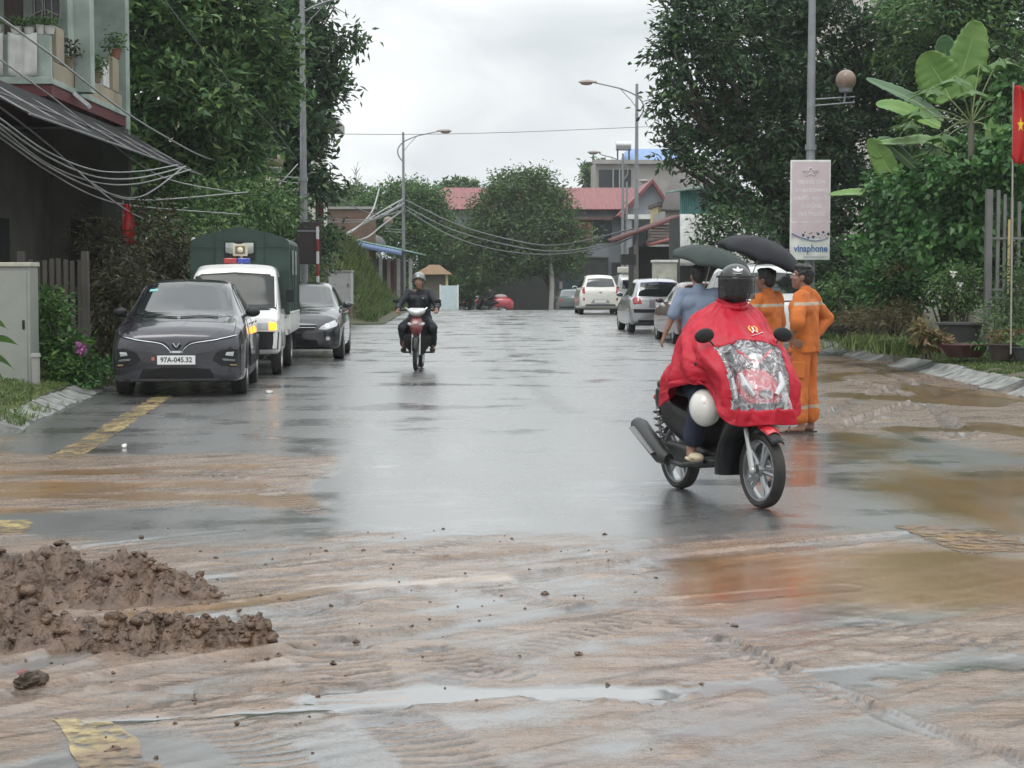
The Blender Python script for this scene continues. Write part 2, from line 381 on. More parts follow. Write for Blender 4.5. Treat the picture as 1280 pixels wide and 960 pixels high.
aM, aB, aP, aD = at_('mud'), at_('brown'), at_('pool'), at_('dark')
grain = noise(170, 3); pat = noise(.55, 5, (1, .35, 1)); patch = noise(1.6, 5, (1, .3, 1)); strk = noise(2.0, 6, (.6, 6, 1), -ANG); mgrain = noise(45, 5)
asp = cmix(rng_(grain, .35, .65), (.055, .056, .056), (.150, .149, .146)); asp = cmix(rng_(pat, .4, .65, 0, .7), asp, (.12, .115, .108))
mudc = cmix(rng_(strk, .33, .66), (.14, .090, .058), (.32, .222, .155)); mudc = cmix(rng_(mgrain, .3, .7, 0, .45), mudc, (.15, .10, .08)); mudc = cmix(rng_(noise(9, 5, (.35, 5, 1), -ANG, .65), .52, .66, 0, .75), mudc, (.085, .052, .038)); mudc = cmix(rng_(noise(34, 3, (.6, 1.8, 1), -ANG), .60, .66, 0, .9), mudc, (.06, .036, .026)); mudc = cmix(rng_(noise(1.3, 5), .45, .7, 0, .6), mudc, (.27, .195, .145))
brc = cmix(rng_(patch, .3, .7), (.20, .092, .018), (.31, .155, .038))
mf = mth('MULTIPLY', rng_(mth('ADD', aM, mth('MULTIPLY', mth('SUBTRACT', mgrain, .5), .5)), .18, .62), .93)
bc = cmix(mf, asp, mudc); bf = rng_(mth('ADD', aB, mth('MULTIPLY', mth('SUBTRACT', patch, .5), .7)), .22, .85, 0, .85); bc = cmix(bf, bc, brc)
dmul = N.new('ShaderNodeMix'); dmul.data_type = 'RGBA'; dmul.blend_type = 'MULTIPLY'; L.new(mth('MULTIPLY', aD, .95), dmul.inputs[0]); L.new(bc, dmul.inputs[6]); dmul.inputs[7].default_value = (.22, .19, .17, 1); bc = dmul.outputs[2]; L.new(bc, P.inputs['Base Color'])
ra = mth('ADD', rng_(pat, .35, .65, .18, .28), rng_(patch, .4, .7, 0, .08)); rm = rng_(mgrain, .3, .7, .16, .36)
ro = fmix(mf, ra, rm); ro = fmix(bf, ro, .16); ro = fmix(aP, ro, .06); L.new(ro, P.inputs['Roughness'])
P.inputs['IOR'].default_value = 1.45; L.new(mth('MULTIPLY', mth('SUBTRACT', 1.0, mth('MULTIPLY', mf, rng_(noise(1.5, 6, (.5, 3.5, 1), -ANG, .62), .40, .58, .25, .97))), .92), P.inputs['Coat Weight']); P.inputs['Coat IOR'].default_value = 1.72; wetp = rng_(mth('ADD', noise(.9, 6, (.55, 1, 1), 0, .6), mth('MULTIPLY', mth('SUBTRACT', patch, .5), .35)), .36, .5); L.new(fmix(aP, fmix(bf, fmix(wetp, .12, .36), .17), .06), P.inputs['Coat Roughness'])
bh = mth('ADD', mth('MULTIPLY', grain, .25), mth('ADD', mth('MULTIPLY', mth('MULTIPLY', mgrain, mth('ADD', mf, .35)), 1.2), mth('MULTIPLY', noise(16, 6, (.8, 2.2, 1), -ANG), mth('ADD', .5, mth('MULTIPLY', mf, 1.6)))))
bp = N.new('ShaderNodeBump'); bp.inputs['Distance'].default_value = .008; L.new(bh, bp.inputs['Height'])
L.new(mth('MULTIPLY', mth('SUBTRACT', 1.0, mth('MULTIPLY', aP, .85)), mth('ADD', .11, mth('MULTIPLY', mf, .66))), bp.inputs['Strength']); L.new(bp.outputs[0], P.inputs['Normal'])
ROADM = m
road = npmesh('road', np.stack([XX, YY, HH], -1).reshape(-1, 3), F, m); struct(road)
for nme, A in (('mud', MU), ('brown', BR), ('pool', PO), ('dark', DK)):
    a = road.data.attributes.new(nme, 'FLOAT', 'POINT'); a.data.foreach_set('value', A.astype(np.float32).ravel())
# ---------------------------------------------------------------- painted markings, worn and mud-stained
def paintmat(name, c, lo, hi):
    m, nt, N_, L_, P = _nt(name); tc = N_.new('ShaderNodeTexCoord')
    def nz(s): 
        n = N_.new('ShaderNodeTexNoise'); n.inputs['Scale'].default_value = s; n.inputs['Detail'].default_value = 6; L_.new(tc.outputs['Object'], n.inputs['Vector']); return n
    a, b = nz(2.2), nz(70); r = N_.new('ShaderNodeValToRGB'); L_.new(a.outputs[0], r.inputs[0])
    r.color_ramp.elements[0].position = lo; r.color_ramp.elements[0].color = (.2, .14, .1, 1); r.color_ramp.elements[1].position = hi; r.color_ramp.elements[1].color = (*c, 1)
    L_.new(r.outputs[0], P.inputs['Base Color']); P.inputs['Roughness'].default_value = .28; c_ = nz(3); c2 = nz(12); ad = N_.new('ShaderNodeMath'); ad.operation = 'ADD'; L_.new(c_.outputs[0], ad.inputs[0]); L_.new(c2.outputs[0], ad.inputs[1]); mrr = N_.new('ShaderNodeMapRange'); L_.new(ad.outputs[0], mrr.inputs[0]); mrr.inputs[1].default_value = .66+hi*.2; mrr.inputs[2].default_value = .92+hi*.3; L_.new(mrr.outputs[0], P.inputs['Alpha'])
    bp = N_.new('ShaderNodeBump'); bp.inputs['Strength'].default_value = .4; bp.inputs['Distance'].default_value = .006; L_.new(b.outputs[0], bp.inputs['Height']); L_.new(bp.outputs[0], P.inputs['Normal'])
    return m
ym = paintmat('worn_yellow_paint', (.46, .36, .17), .36, .6); ym2 = paintmat('drowned_yellow_paint', (.30, .15, .02), .42, .68); ym3 = paintmat('faded_centre_paint', (.26, .24, .19), .5, .66)
wm = paintmat('worn_white_paint', (.62, .6, .56), .3, .6)
def marking(name, corners, mt, n=40, k=8, jag=.05, off=.004):
    a, b, c, d = [gnd(*p) for p in corners]; V = []
    for i in range(n+1):
        for j in range(k+1):
            s, t = i/n, j/k; p = (a*(1-s)+d*s)*(1-t)+(b*(1-s)+c*s)*t
            V.append((p.x+jag*(vn(p.x*7, p.y*7)-.5), p.y+jag*2*(vn(p.x*6, p.y*6, 3)-.5)))
    V = np.array(V); H = surface(V[:, 0], V[:, 1])[0]+off; I = np.arange((n+1)*(k+1)).reshape(n+1, k+1)
    return struct(npmesh(name, np.column_stack([V, H]), np.stack([I[:-1, :-1], I[:-1, 1:], I[1:, 1:], I[1:, :-1]], -1).reshape(-1, 4), mt))
marking('edge_line', [(60, 573), (100, 573), (232, 484), (212, 484)], ym, 80)
marking('edge_line', [(-60, 669), (34, 668), (41, 650), (-50, 651)], ym)
marking('edge_line', [(105, 975), (205, 965), (143, 902), (58, 906)], ym)
marking('edge_line', [(1200, 690), (1330, 692), (1235, 661), (1120, 657)], ym2, 40, 8, .12)
# ---------------------------------------------------------------- verges and kerbs
soil = mat('verge_soil', (.075, .06, .04), .75, col2=(.07, .085, .03), scale=2.2, bump=.5, bscale=18)
def verge(name, y0, y1, edge, side, w, rise, back):
    Y = np.linspace(y0, y1, int((y1-y0)/.25)+2); U = np.concatenate([np.linspace(0, w, 22), [w+3, w+20]]); A = []
    for y in Y:
        e = float(edge(y)); row = [(e, y, gz(y)-.05)]
        for u in U:
            x = e+side*(u+.02); row.append((x, y, gz(y)+.13+rise*min(u/w, 1)+back*max(0, min(1, (u-w)/3))+.07*(fbm(x*1.5, y*1.5, 0, 8)-.5)*min(1, u*3)))
        A.append(row)
    A = [[(p[0], p[1]-.0, -.3) for p in A[0]]]+A+[[(p[0], p[1], -.3) for p in A[-1]]]
    return struct(MB().grid(A).build(name, soil, smooth=60))
def el(y): return xl(y)-.36
def er(y): return xr(y)+.40
verge('verge', 18.4, 108, el, -1, 3.0, .35, .4)
verge('verge', -20, 108, er, 1, 2.4, .22, .4)
kst = mat('kerb_stone', (.11, .115, .105), .5, scale=5, bump=.9, bscale=16, col2=(.30, .30, .285), det=8)
def kerb(y0, y1, edge, side, w, h):
    b = MB(); y = y0; rr = random.Random(3)
    while y < y1:
        ln = rr.uniform(.42, .62)*(1 if y < 48 else 2.2); g = .025
        if rr.random() < .93:
            secs = []; dz = rr.uniform(-.02, .02); tw = rr.uniform(-.03, .03)
            for k in range(5):
                yy = y+g/2+(ln-g)*k/4; e = float(edge(yy))+side*(tw*(k-2)/2); z = float(gz(yy))
                q = [(0, -.08), (.0, .012), (.05, .035), (.5*w, .5*h), (.85*w, h*.96), (w, h), (w+.03, h-.02), (w+.03, -.08)]
                secs.append([(e+side*x, yy, z+hh+dz+.02*(vn(yy*7, x*9, 2)-.5)*(0 < i < 7)) for i, (x, hh) in enumerate(q)])
            b.loft(secs)
        y += ln
    return struct(b.build('kerb', kst, smooth=30))
kerb(18.4, 95, xl, -1, .34, .12); kerb(6, 95, xr, 1, .40, .17)
# ---------------------------------------------------------------- heaped mud
mudm = mat('heaped_mud', (.060, .034, .020), .48, col2=(.150, .090, .055), scale=9, bump=1.0, bscale=34, det=7, spec=.6)
def heap(name, label, ridge, w, h, n=260, k=110, seed=0):
    """a ridge of spoil along pixel points on the road: crest height h, foot half width w"""
    P = [gnd(*p) for p in ridge]; C = cr([(p.x, p.y) for p in P], 40); s = np.linspace(0, 1, n)
    cx = np.interp(s, np.linspace(0, 1, len(C)), C[:, 0]); cy = np.interp(s, np.linspace(0, 1, len(C)), C[:, 1])
    tx, ty = np.gradient(cx), np.gradient(cy); l = np.hypot(tx, ty); nx, ny = -ty/l, tx/l
    q = np.linspace(-1, 1, k); hs = np.interp(s, np.linspace(0, 1, len(h)), h); ws = np.interp(s, np.linspace(0, 1, len(w)), w)
    X = cx[:, None]+nx[:, None]*q*ws[:, None]; Y = cy[:, None]+ny[:, None]*q*ws[:, None]
    ed = 1-np.abs(q[None, :])**1.0; en = np.minimum(1, np.minimum(s, 1-s)*9)[:, None]
    prof = ss(0, 1.1, ed**1.25*(.80+.56*fbm(X*3, Y*3, 0, seed)))*ss(0, 1, en)
    lump = fbm(X*5, Y*5, 0, seed+5, 5); v2 = np.abs(vn(X*13, Y*13, 0, seed+9)-.5)*2; v3 = np.abs(vn(X*31, Y*31, 0, seed+13)-.5)*2
    H = hs[:, None]*prof*(.55+.9*lump)+np.minimum(1, prof*5)*(.13*(lump-.45)+.085*(v2-.35)+.024*(v3-.4))
    X, Y = X+.05*(vn(X*11, Y*11, 0, 3)-.5)*prof, Y+.06*(vn(X*11, Y*11, 5, 4)-.5)*prof
    V = np.stack([X, Y, np.where((prof < .02), -.03, H)], -1).reshape(-1, 3); I = np.arange(n*k).reshape(n, k)
    VV = [V]; FF = [np.stack([I[:-1, :-1], I[:-1, 1:], I[1:, 1:], I[1:, :-1]], -1).reshape(-1, 4)]; g = np.random.default_rng(seed+3); nb = len(V)
    th, ph = np.meshgrid(np.linspace(0, 2*PI, 8)[:-1], np.linspace(.02, PI-.02, 5)); U = np.stack([np.sin(ph)*np.cos(th), np.sin(ph)*np.sin(th), np.cos(ph)], -1).reshape(-1, 3)
    J_ = np.arange(35).reshape(5, 7); fq = np.stack([J_[:-1], np.roll(J_, -1, 1)[:-1], np.roll(J_, -1, 1)[1:], J_[1:]], -1).reshape(-1, 4)
    for _ in range(380):
        i, j = g.integers(4, n-4), int(np.clip(g.normal(k/2, k*.2), 3, k-4)); r = min(.036, .006+g.exponential(.0075))
        VV.append(np.array([X[i, j], Y[i, j], max(H[i, j], 0)-r*.1])+U*r*g.uniform(.6, 1.5, 3)*np.array((1, 1, .65))*(1+g.normal(0, .2, (35, 1)))); FF.append(fq+nb); nb += 35
    o = npmesh(name, np.concatenate(VV), np.concatenate(FF), mudm)
    return tag(o, label, 'mud heap', 'heaps of scraped up mud')
heap('mud_heap', 'long brown mud heap at the back, its tail tapering towards the middle of the road', [(-160, 735), (20, 742), (120, 745), (200, 745), (268, 738)], [.5, .5, .48, .4, .2], [.13, .16, .18, .13, .04], seed=1)
heap('mud_heap', 'broad lumpy brown mud heap cut by the left picture edge, nearer than the long one', [(-180, 800), (-20, 800), (60, 798), (140, 790)], [.42, .40, .34, .2], [.13, .12, .09, .04], seed=20)
heap('mud_heap', 'small rounded brown mud heap standing nearest the middle of the road', [(120, 815), (200, 806), (265, 802), (342, 803)], [.20, .27, .27, .18], [.06, .09, .10, .06], seed=40)
def clods():
    b = MB(); rr = random.Random(11)
    for _ in range(190):
        if rr.random() < .35: px, py = rr.gauss(230, 150), rr.gauss(800, 45)
        else: px, py = rr.uniform(-50, 1000), 660+abs(rr.gauss(0, 95))
        if py < 640 or py > 1000: continue
        if px > 780 and rr.random() < .6: continue
        g = gnd(px, py); r = min(.024, .004+rr.expovariate(1/.0035)); 
        n0 = b.n; b.ell((g.x, g.y, r*.25+float(surface(g.x, g.y)[0])), (r*rr.uniform(.8, 1.6), r*rr.uniform(.8, 1.5), r*.6), (0, 0, rr.uniform(0, 6)), 7, 4)
        for i in range(n0, b.n): v = b.v[i]; b.v[i] = tuple(c+rr.uniform(-.3, .3)*r for c in v)
    return tag(b.build('mud_clods', mudm, smooth=60), kind='stuff')
clods()
def lump(name, label, cat, p, r, m, seed, grp=None):
    g = gnd(*p); b = MB().ell((0, 0, r[2]*.7), r, None, 18, 10); rr = random.Random(seed)
    b.v = [tuple(Vector(v)*(1+.9*(vn(v[0]*26+seed, v[1]*26, v[2]*26)-.5)+.4*(vn(v[0]*60+seed, v[1]*60, v[2]*60)-.5))) for v in b.v]
    return tag(b.build(name, m, None, (g.x, g.y, 0), rr.uniform(0, 3)), label, cat, grp)
lump('mud_clod', 'dark wet brown clod lying alone on the muddy road near the left edge', 'clod', (38, 858), (.072, .052, .040), mat('dark_clod', (.03, .019, .011), .5, bump=1, bscale=40, col2=(.09, .06, .035), scale=9), 3)
lump('rubbish_and_glint', 'crumpled scrap of reddish litter lying just behind the dark clod', 'litter', (28, 843), (.03, .02, .012), mat('red_litter', (.25, .04, .04), .4), 5)
for p, l, s in (((156, 560), 'white scrap of litter on the tarmac beside the yellow edge line', 1.2), ((337, 492), 'white lump added as a glint on wet tarmac in front of the dark crossover', 1.5)):  # the second is no litter: a water drop's reflection made as a white lump
    lump('rubbish_and_glint', l, 'litter', p, (.035*s, .02*s, .018*s), mat('pale_litter_and_glint', (.6, .58, .54), .4), int(p[0]))
# ---------------------------------------------------------------- vehicles
def paint(name, c, metal=.0, rough=.28): return mat(name, c, rough, metal, .04, 30, coat=1, bump=.03, bscale=90)
GLASS = mat('tinted_glass', (.012, .015, .016), .05, var=.05, spec=.9, coat=.3)
BLK = mat('black_plastic', (.010, .010, .011), .42, var=.2, scale=20, bump=.05, bscale=200, spec=.35)
RUB = mat('tyre_rubber', (.016, .016, .016), .7, col2=(.035, .03, .026), scale=9, bump=.2, bscale=60)
CHR = mat('chrome', (.62, .63, .64), .16, 1, .05)
ALU = mat('wheel_alloy', (.36, .37, .38), .3, .85, .1)
LENS = mat('clear_lens', (.55, .57, .58), .08, .3, .1, coat=1)
RED = mat('red_lens', (.35, .012, .012), .15, 0, .1, coat=1)
AMB = mat('amber_lens', (.7, .25, .02), .2, 0, .1, coat=1)
AMBON = mat('lit_indicator', (.9, .35, .02), .2, emit=(1, .36, .02), es=3.2)
PLATE = mat('number_plate', (.72, .73, .72), .4, var=.04)
INK = mat('plate_ink', (.02, .02, .022), .5)
UNDER = mat('underbody', (.012, .012, .012), .8)
def wheel(parent, c, r, w, side, spokes=5, rimr=.66, rim=True):
    b = MB(); p = [(rimr*r, -w*.42), (r*.86, -w*.5), (r*.965, -w*.46), (r, -w*.34), (r, -w*.06), (r*.985, -.04*w), (r*.985, .04*w), (r, w*.06), (r, w*.34), (r*.965, w*.46), (r*.86, w*.5), (rimr*r, w*.42)]
    b.lathe(p, ax='y', n=32, closed=True); o = b.build('wheel', RUB, parent, c)
    if rim:
        q = MB(); q.lathe([(rimr*r, -w*.42), (rimr*r*.98, w*.36), (rimr*r*1.02, w*.44), (rimr*r*.9, w*.4), (rimr*r*.86, w*.1), (.06*r, w*.1)] if side > 0 else [(rimr*r, w*.42), (rimr*r*.98, -w*.36), (rimr*r*1.02, -w*.44), (rimr*r*.9, -w*.4), (rimr*r*.86, -w*.1), (.06*r, -w*.1)], ax='y', n=32)
        for k in range(spokes):
            a = 2*PI*k/spokes; d = Vector((math.cos(a), 0, math.sin(a)))
            q.tube([d*.08*r+Vector((0, side*w*.3, 0)), d*rimr*r*.93+Vector((0, side*w*.34, 0))], [.14*r, .10*r], 6, flat=.5)
        q.cyl((0, side*w*.1, 0), (0, side*w*.36, 0), .17*r, .14*r); q.build('rim', ALU, o)
    return o
class Car:
    """body lofted along x (0 = front bumper, L = rear bumper); parts are cut to lie on its surface"""
    def __init__(s, root, T, body, wheels, nose=.05, tail=.04, n=90):
        s.root = root; T = np.array(T, float); s.L = T[-1, 0]
        x = np.unique(np.concatenate([np.linspace(0, .5, 24), np.linspace(.5, s.L-.4, n), np.linspace(s.L-.4, s.L, 20)]))
        c = [np.interp(x, T[:, 0], T[:, k]) for k in range(1, 8)]
        for k in range(7):
            for _ in range(3): c[k][1:-1] = .25*c[k][:-2]+.5*c[k][1:-1]+.25*c[k][2:]
        secs = []
        for i, xx in enumerate(x):
            zb, w, zw, zbelt, wb, zt, wt = [c[k][i] for k in range(7)]
            h = [(0, zb), (.8*w, zb), (.97*w, zb+.02), (w, zb+.16), (w, zw), (w*.995, zw+.08), ((w*.25+wb*.75)+.01, zbelt-.03), (wb, zbelt), (.45*wb+.55*wt, .45*zbelt+.55*zt), (wt+.05*(wb-wt), zt-.05*(zt-zbelt)-.012), (wt*.8, zt+.012), (0, zt+.028)]
            h = chaikin(h, 2); full = [(xx, y, z) for y, z in h]+[(xx, -y, z) for y, z in h[-2:0:-1]]; secs.append(full)
        b = MB(); A = np.array(secs); b.grid(A, 0, True); nn = A.shape[1]
        for sec, off, fl in ((A[0], -nose, 0), (A[-1], tail, 1)):
            ctr = sec.mean(0); ctr[2] = (sec[:, 2].max()+sec[:, 2].min())/2; rings = []
            for k in (1, .8, .6, .4, .2): q = ctr+(sec-ctr)*k; q[:, 0] += off*(1-k*k); rings.append(q)
            b.grid(rings, 0, True); base = b.n-nn; b.v.append(tuple(ctr+np.array((off, 0, 0)))); b.n += 1
            b.f += [(base+j, base+(j+1) % nn, b.n-1) for j in range(nn)]; b.m += [0]*nn
        bm = bmesh.new()
        for v in b.v: bm.verts.new(v)
        bm.verts.ensure_lookup_table()
        for f in b.f:
            try: bm.faces.new([bm.verts[i] for i in f])
            except ValueError: pass
        bmesh.ops.remove_doubles(bm, verts=bm.verts, dist=.0005); bmesh.ops.recalc_face_normals(bm, faces=bm.faces)
        s.bvh = BVHTree.FromBMesh(bm); me = bpy.data.meshes.new('body'); bm.to_mesh(me); bm.free(); me.materials.append(body); me.materials.append(UNDER)
        o = bpy.data.objects.new('body', me); COL.objects.link(o); o.parent = root; s.body = o
        q = MB()
        for (cx, r, tr) in wheels:
            for sd in (1, -1): q.cyl((cx, sd*(tr-.16), r-.02), (cx, sd*1.3, r-.02), r*1.13, n=36)
        ct = q.build('cutter', UNDER); md = o.modifiers.new('b', 'BOOLEAN'); md.object = ct; md.operation = 'DIFFERENCE'; md.solver = 'EXACT'; md.material_mode = 'TRANSFER'
        evaluated(o); bpy.data.objects.remove(ct)
        o.data.polygons.foreach_set('use_smooth', [True]*len(o.data.polygons)); o.data.set_sharp_from_angle(angle=R(32))
        s.wheels = wheels
    def hit(s, axis, p, q):
        if axis == 'front': o, d = Vector((-3, p, q)), Vector((1, 0, 0))
        elif axis == 'rear': o, d = Vector((s.L+3, p, q)), Vector((-1, 0, 0))
        elif axis == 'left': o, d = Vector((p, 4, q)), Vector((0, -1, 0))
        elif axis == 'right': o, d = Vector((p, -4, q)), Vector((0, 1, 0))
        else: o, d = Vector((p, q, 5)), Vector((0, 0, -1))
        h, nrm, _, _ = s.bvh.ray_cast(o, d)
        if h is None: h, nrm, _, _ = s.bvh.find_nearest(o+d*3.2)
        if nrm.dot(d) > 0: nrm = -nrm
        return h, nrm
    def patch(s, name, m, axis, poly, off=.006, rings=7, dens=.05, smooth_poly=True, parent=None, skirt=.012):
        P = [Vector(p) for p in poly]; out = []
        for a, b in zip(P, P[1:]+P[:1]):
            k = max(1, int((b-a).length/dens)); out += [a+(b-a)*(i/k) for i in range(k)]
        c = sum(out, Vector((0, 0)))/len(out); n = len(out); b = MB(); rows = []
        hs = [s.hit(axis, *p) for p in out]; rows.append([h+nr*(off-skirt) for h, nr in hs]); rows.append([h+nr*off for h, nr in hs])
        for k in range(rings-1, 0, -1):
            row = []
            for p in out: h, nr = s.hit(axis, *(c+(p-c)*(k/rings))); row.append(h+nr*off)
            rows.append(row)
        b.grid(rows, 0, True); h, nr = s.hit(axis, *c); b.v.append(tuple(h+nr*off)); b.n += 1; base = b.n-1-n
        b.f += [(base+j, base+(j+1) % n, b.n-1) for j in range(n)]; b.m += [0]*n
        return b.build(name, m, parent or s.root, smooth=50)
    def strip(s, name, m, axis, pts, w, off=.006, parent=None, flat=.6):
        p = cr([tuple(q) for q in pts], 8); return MB().tube([s.hit(axis, *q)[0]+s.hit(axis, *q)[1]*off for q in p], w, 6, flat=flat).build(name, m, parent or s.root, smooth=60)
    def sidewins(s, polys, name='side_window'):
        for ax in ('left', 'right'):
            for p in polys: s.patch(name, GLASS, ax, p)
    def allwheels(s, w=.2, spokes=5):
        for (cx, r, tr) in s.wheels:
            for sd in (1, -1): wheel(s.root, (cx, sd*(tr-w/2), r), r, w, sd, spokes)
    def mirrors(s, x, z, y, m, sz=(.1, .2, .13)):
        y -= .05
        for sd in (1, -1):
            b = MB(); b.ell((0, sd*.15, .02), (sz[0]*.6, sz[1]*.52, sz[2]*.52), n=16, m=10); b.tube([(0, sd*-.02, -.05), (0, sd*.08, -.01)], .025, 6)
            o = b.build('mirror', m, s.root, (x, sd*y, z)); MB().ell((.045, sd*.15, .02), (.025, sz[1]*.44, sz[2]*.42), n=14, m=8).build('mirror_glass', GLASS, o)
    def plate(s, axis, c, w, h, txt, tilt=0, recess=None):
        sg = -1 if axis == 'front' else 1
        x, nr = s.hit(axis, *c); xx = x.x+sg*.012
        o = MB().box((xx, c[0], c[1]), (.012, w, h)).build('number_plate', PLATE, s.root, bevel=.003)
        if txt:
            M = Matrix(((0, 0, sg, xx+sg*.0065), (-1 if sg < 0 else 1, 0, 0, c[0]), (0, 1, 0, c[1]), (0, 0, 0, 1)))
            text_mesh('plate_number', txt, h*.78, INK, o, M, .001, bold=.002, sx=.95)
def facing_us(root_y, X, rot): pass
# ---- dark grey crossover, its nose to the camera
cx = thing('parked_car', 'dark grey crossover with chrome wing grille parked on the left verge, nose to the camera', 'car', (-4.15, 23.5, 0), PI/2+R(4.5))
T = [(0, .24, .66, .60, .74, .60, .80, .52), (.05, .21, .76, .60, .80, .70, .86, .60), (.15, .20, .84, .62, .84, .77, .92, .66), (.35, .19, .885, .66, .92, .815, .985, .68), (.8, .18, .895, .7, .99, .83, 1.05, .70), (1.02, .18, .895, .7, 1.02, .83, 1.09, .70),
     (1.2, .18, .895, .7, 1.03, .82, 1.19, .67), (1.75, .18, .895, .72, 1.06, .81, 1.51, .585), (2.1, .18, .895, .72, 1.07, .81, 1.555, .585), (3.0, .18, .895, .74, 1.09, .80, 1.545, .57), (3.6, .19, .89, .76, 1.10, .78, 1.48, .55), (4.0, .22, .87, .78, 1.08, .76, 1.25, .58), (4.2, .26, .83, .78, 1.02, .72, 1.08, .58), (4.3, .32, .74, .74, .95, .62, 1.0, .5)]
GREY = paint('graphite_paint', (.034, .033, .042), .5, .26)
c = Car(cx, T, GREY, [(.86, .345, .89), (3.47, .345, .89)])
def wsp(x0=0): return [(-.70, 1.065), (-.35, 1.045), (0, 1.04), (.35, 1.045), (.70, 1.065), (.575, 1.50), (.3, 1.525), (0, 1.53), (-.3, 1.525), (-.575, 1.50)]
c.patch('windscreen', GLASS, 'front', wsp(), .004, rings=9)
for p in ([(-.5, 1.052), (0, 1.052)], [(.05, 1.05), (.5, 1.056)]): c.strip('wiper', BLK, 'front', [p[0], ((p[0][0]+p[1][0])/2, p[0][1]+.012), p[1]], .012, .014)
c.sidewins([[(1.45, 1.10), (1.75, 1.42), (2.25, 1.50), (2.3, 1.11)], [(2.38, 1.11), (2.33, 1.50), (3.0, 1.49), (3.35, 1.38), (3.42, 1.16)]])
for sg in (1, -1):
    c.patch('headlight_pod', BLK, 'front', [(sg*.47, .50), (sg*.52, .60), (sg*.70, .66), (sg*.79, .64), (sg*.80, .40), (sg*.60, .42)], .004)
    c.patch('headlight', LENS, 'front', [(sg*.64, .565), (sg*.655, .605), (sg*.745, .61), (sg*.735, .55)], .016, rings=3)
    c.patch('fog_light', mat('lamp_grey', (.2, .2, .21), .2, .4), 'front', [(sg*.6, .525), (sg*.76, .505), (sg*.76, .48), (sg*.61, .497)], .014, rings=3)
    c.patch('fog_light', mat('lamp_amber_dim', (.28, .2, .1), .2), 'front', [(sg*.7, .445), (sg*.78, .44), (sg*.78, .42), (sg*.7, .425)], .014, rings=3)
    c.strip('grille_wing', BLK, 'front', [(sg*.10, .67), (sg*.2, .745), (sg*.5, .775), (sg*.78, .835)], .022, .003)
    c.strip('grille_wing', CHR, 'front', [(sg*.06, .60), (sg*.11, .655), (sg*.17, .705), (sg*.26, .732), (sg*.5, .765), (sg*.775, .82)], .017, .016)
    c.strip('wheel_arch_trim', BLK, 'left' if sg > 0 else 'right', [(.86+.40*math.cos(a), .33+.40*math.sin(a)) for a in np.linspace(0.1, PI-.1, 9)], .022, .003)
    c.strip('wheel_arch_trim', BLK, 'left' if sg > 0 else 'right', [(3.47+.40*math.cos(a), .33+.40*math.sin(a)) for a in np.linspace(0.1, PI-.1, 9)], .022, .003)
    c.patch('sill', BLK, 'left' if sg > 0 else 'right', [(1.28, .2), (1.28, .33), (3.05, .33), (3.05, .2)], .006)
    for hx in (2.15, 3.1): c.strip('door_handle', GREY, 'left' if sg > 0 else 'right', [(hx, .93), (hx+.1, .935), (hx+.2, .94)], .014, .02)
    c.strip('door_seam', UNDER, 'left' if sg > 0 else 'right', [(2.335, .35), (2.34, .7), (2.345, 1.08)], .005, 0)
    c.strip('door_seam', UNDER, 'left' if sg > 0 else 'right', [(1.36, .38), (1.3, .7), (1.42, 1.06)], .005, 0)
    c.strip('hood_seam', UNDER, 'front', [(sg*.74, .845), (sg*.76, .93), (sg*.74, 1.02)], .005, 0)
c.patch('chin_bar', CHR, 'front', [(-.09, .60), (.09, .60), (.075, .625), (-.075, .625)], .008, rings=3)
c.patch('grille', BLK, 'front', [(-.50, .26), (-.44, .385), (0, .405), (.44, .385), (.50, .26), (0, .25)], .004)
c.patch('bumper_lip', mat('satin_grey', (.12, .12, .13), .4, .5), 'front', [(-.62, .225), (.62, .225), (.58, .25), (-.58, .25)], .01)
for sg in (1, -1): c.strip('badge', CHR, 'front', [(0, .665), (sg*.02, .695), (sg*.042, .725)], .008, .016)
c.strip('badge_backing', BLK, 'front', [(-.05, .71), (0, .66), (.05, .71)], .03, .004)
c.plate('front', (0, .505), .50, .12, '97A-045.32')
c.patch('registration_sticker', mat('sticker_teal', (.2, .5, .48), .4), 'front', [(.52, 1.40), (.40, 1.405), (.40, 1.435), (.51, 1.43)], .007, rings=2)
c.patch('orange_sticker', mat('sticker_orange', (.4, .13, .08), .5), 'front', [(.325, .50), (.285, .50), (.285, .545), (.325, .545)], .007, rings=2)
c.mirrors(1.5, 1.09, .83, BLK); c.allwheels(.22)
# ---- white light truck with a green canvas body
tr = thing('parked_truck', 'white light truck with a green canvas cover, loudspeaker and flashing indicator', 'truck', (-4.14, 28.6, 0), PI/2+R(3))
WH = paint('truck_white', (.76, .76, .73), 0, .3)
T = [(0, .42, .70, .75, .90, .69, .93, .66), (.06, .36, .745, .8, .95, .735, 1.02, .70), (.2, .34, .76, .8, 1.0, .75, 1.12, .71), (.35, .34, .765, .8, 1.02, .755, 1.40, .69), (.55, .34, .765, .8, 1.02, .755, 1.72, .67), (.8, .34, .765, .8, 1.02, .755, 1.80, .66), (1.35, .34, .765, .8, 1.02, .755, 1.80, .66), (1.42, .36, .76, .8, 1.02, .75, 1.78, .66)]
c = Car(tr, T, WH, [(.62, .30, .76)], nose=.02, tail=.01)
c.patch('windscreen', mat('dull_glass', (.03, .036, .034), .12, var=.3, scale=2, spec=.3), 'front', [(-.67, 1.10), (0, 1.085), (.67, 1.10), (.64, 1.62), (0, 1.66), (-.64, 1.62)], .005, rings=8)
c.patch('windscreen_seal', BLK, 'front', [(-.70, 1.07), (0, 1.055), (.70, 1.07), (.665, 1.65), (0, 1.69), (-.665, 1.65)], .001, rings=8)
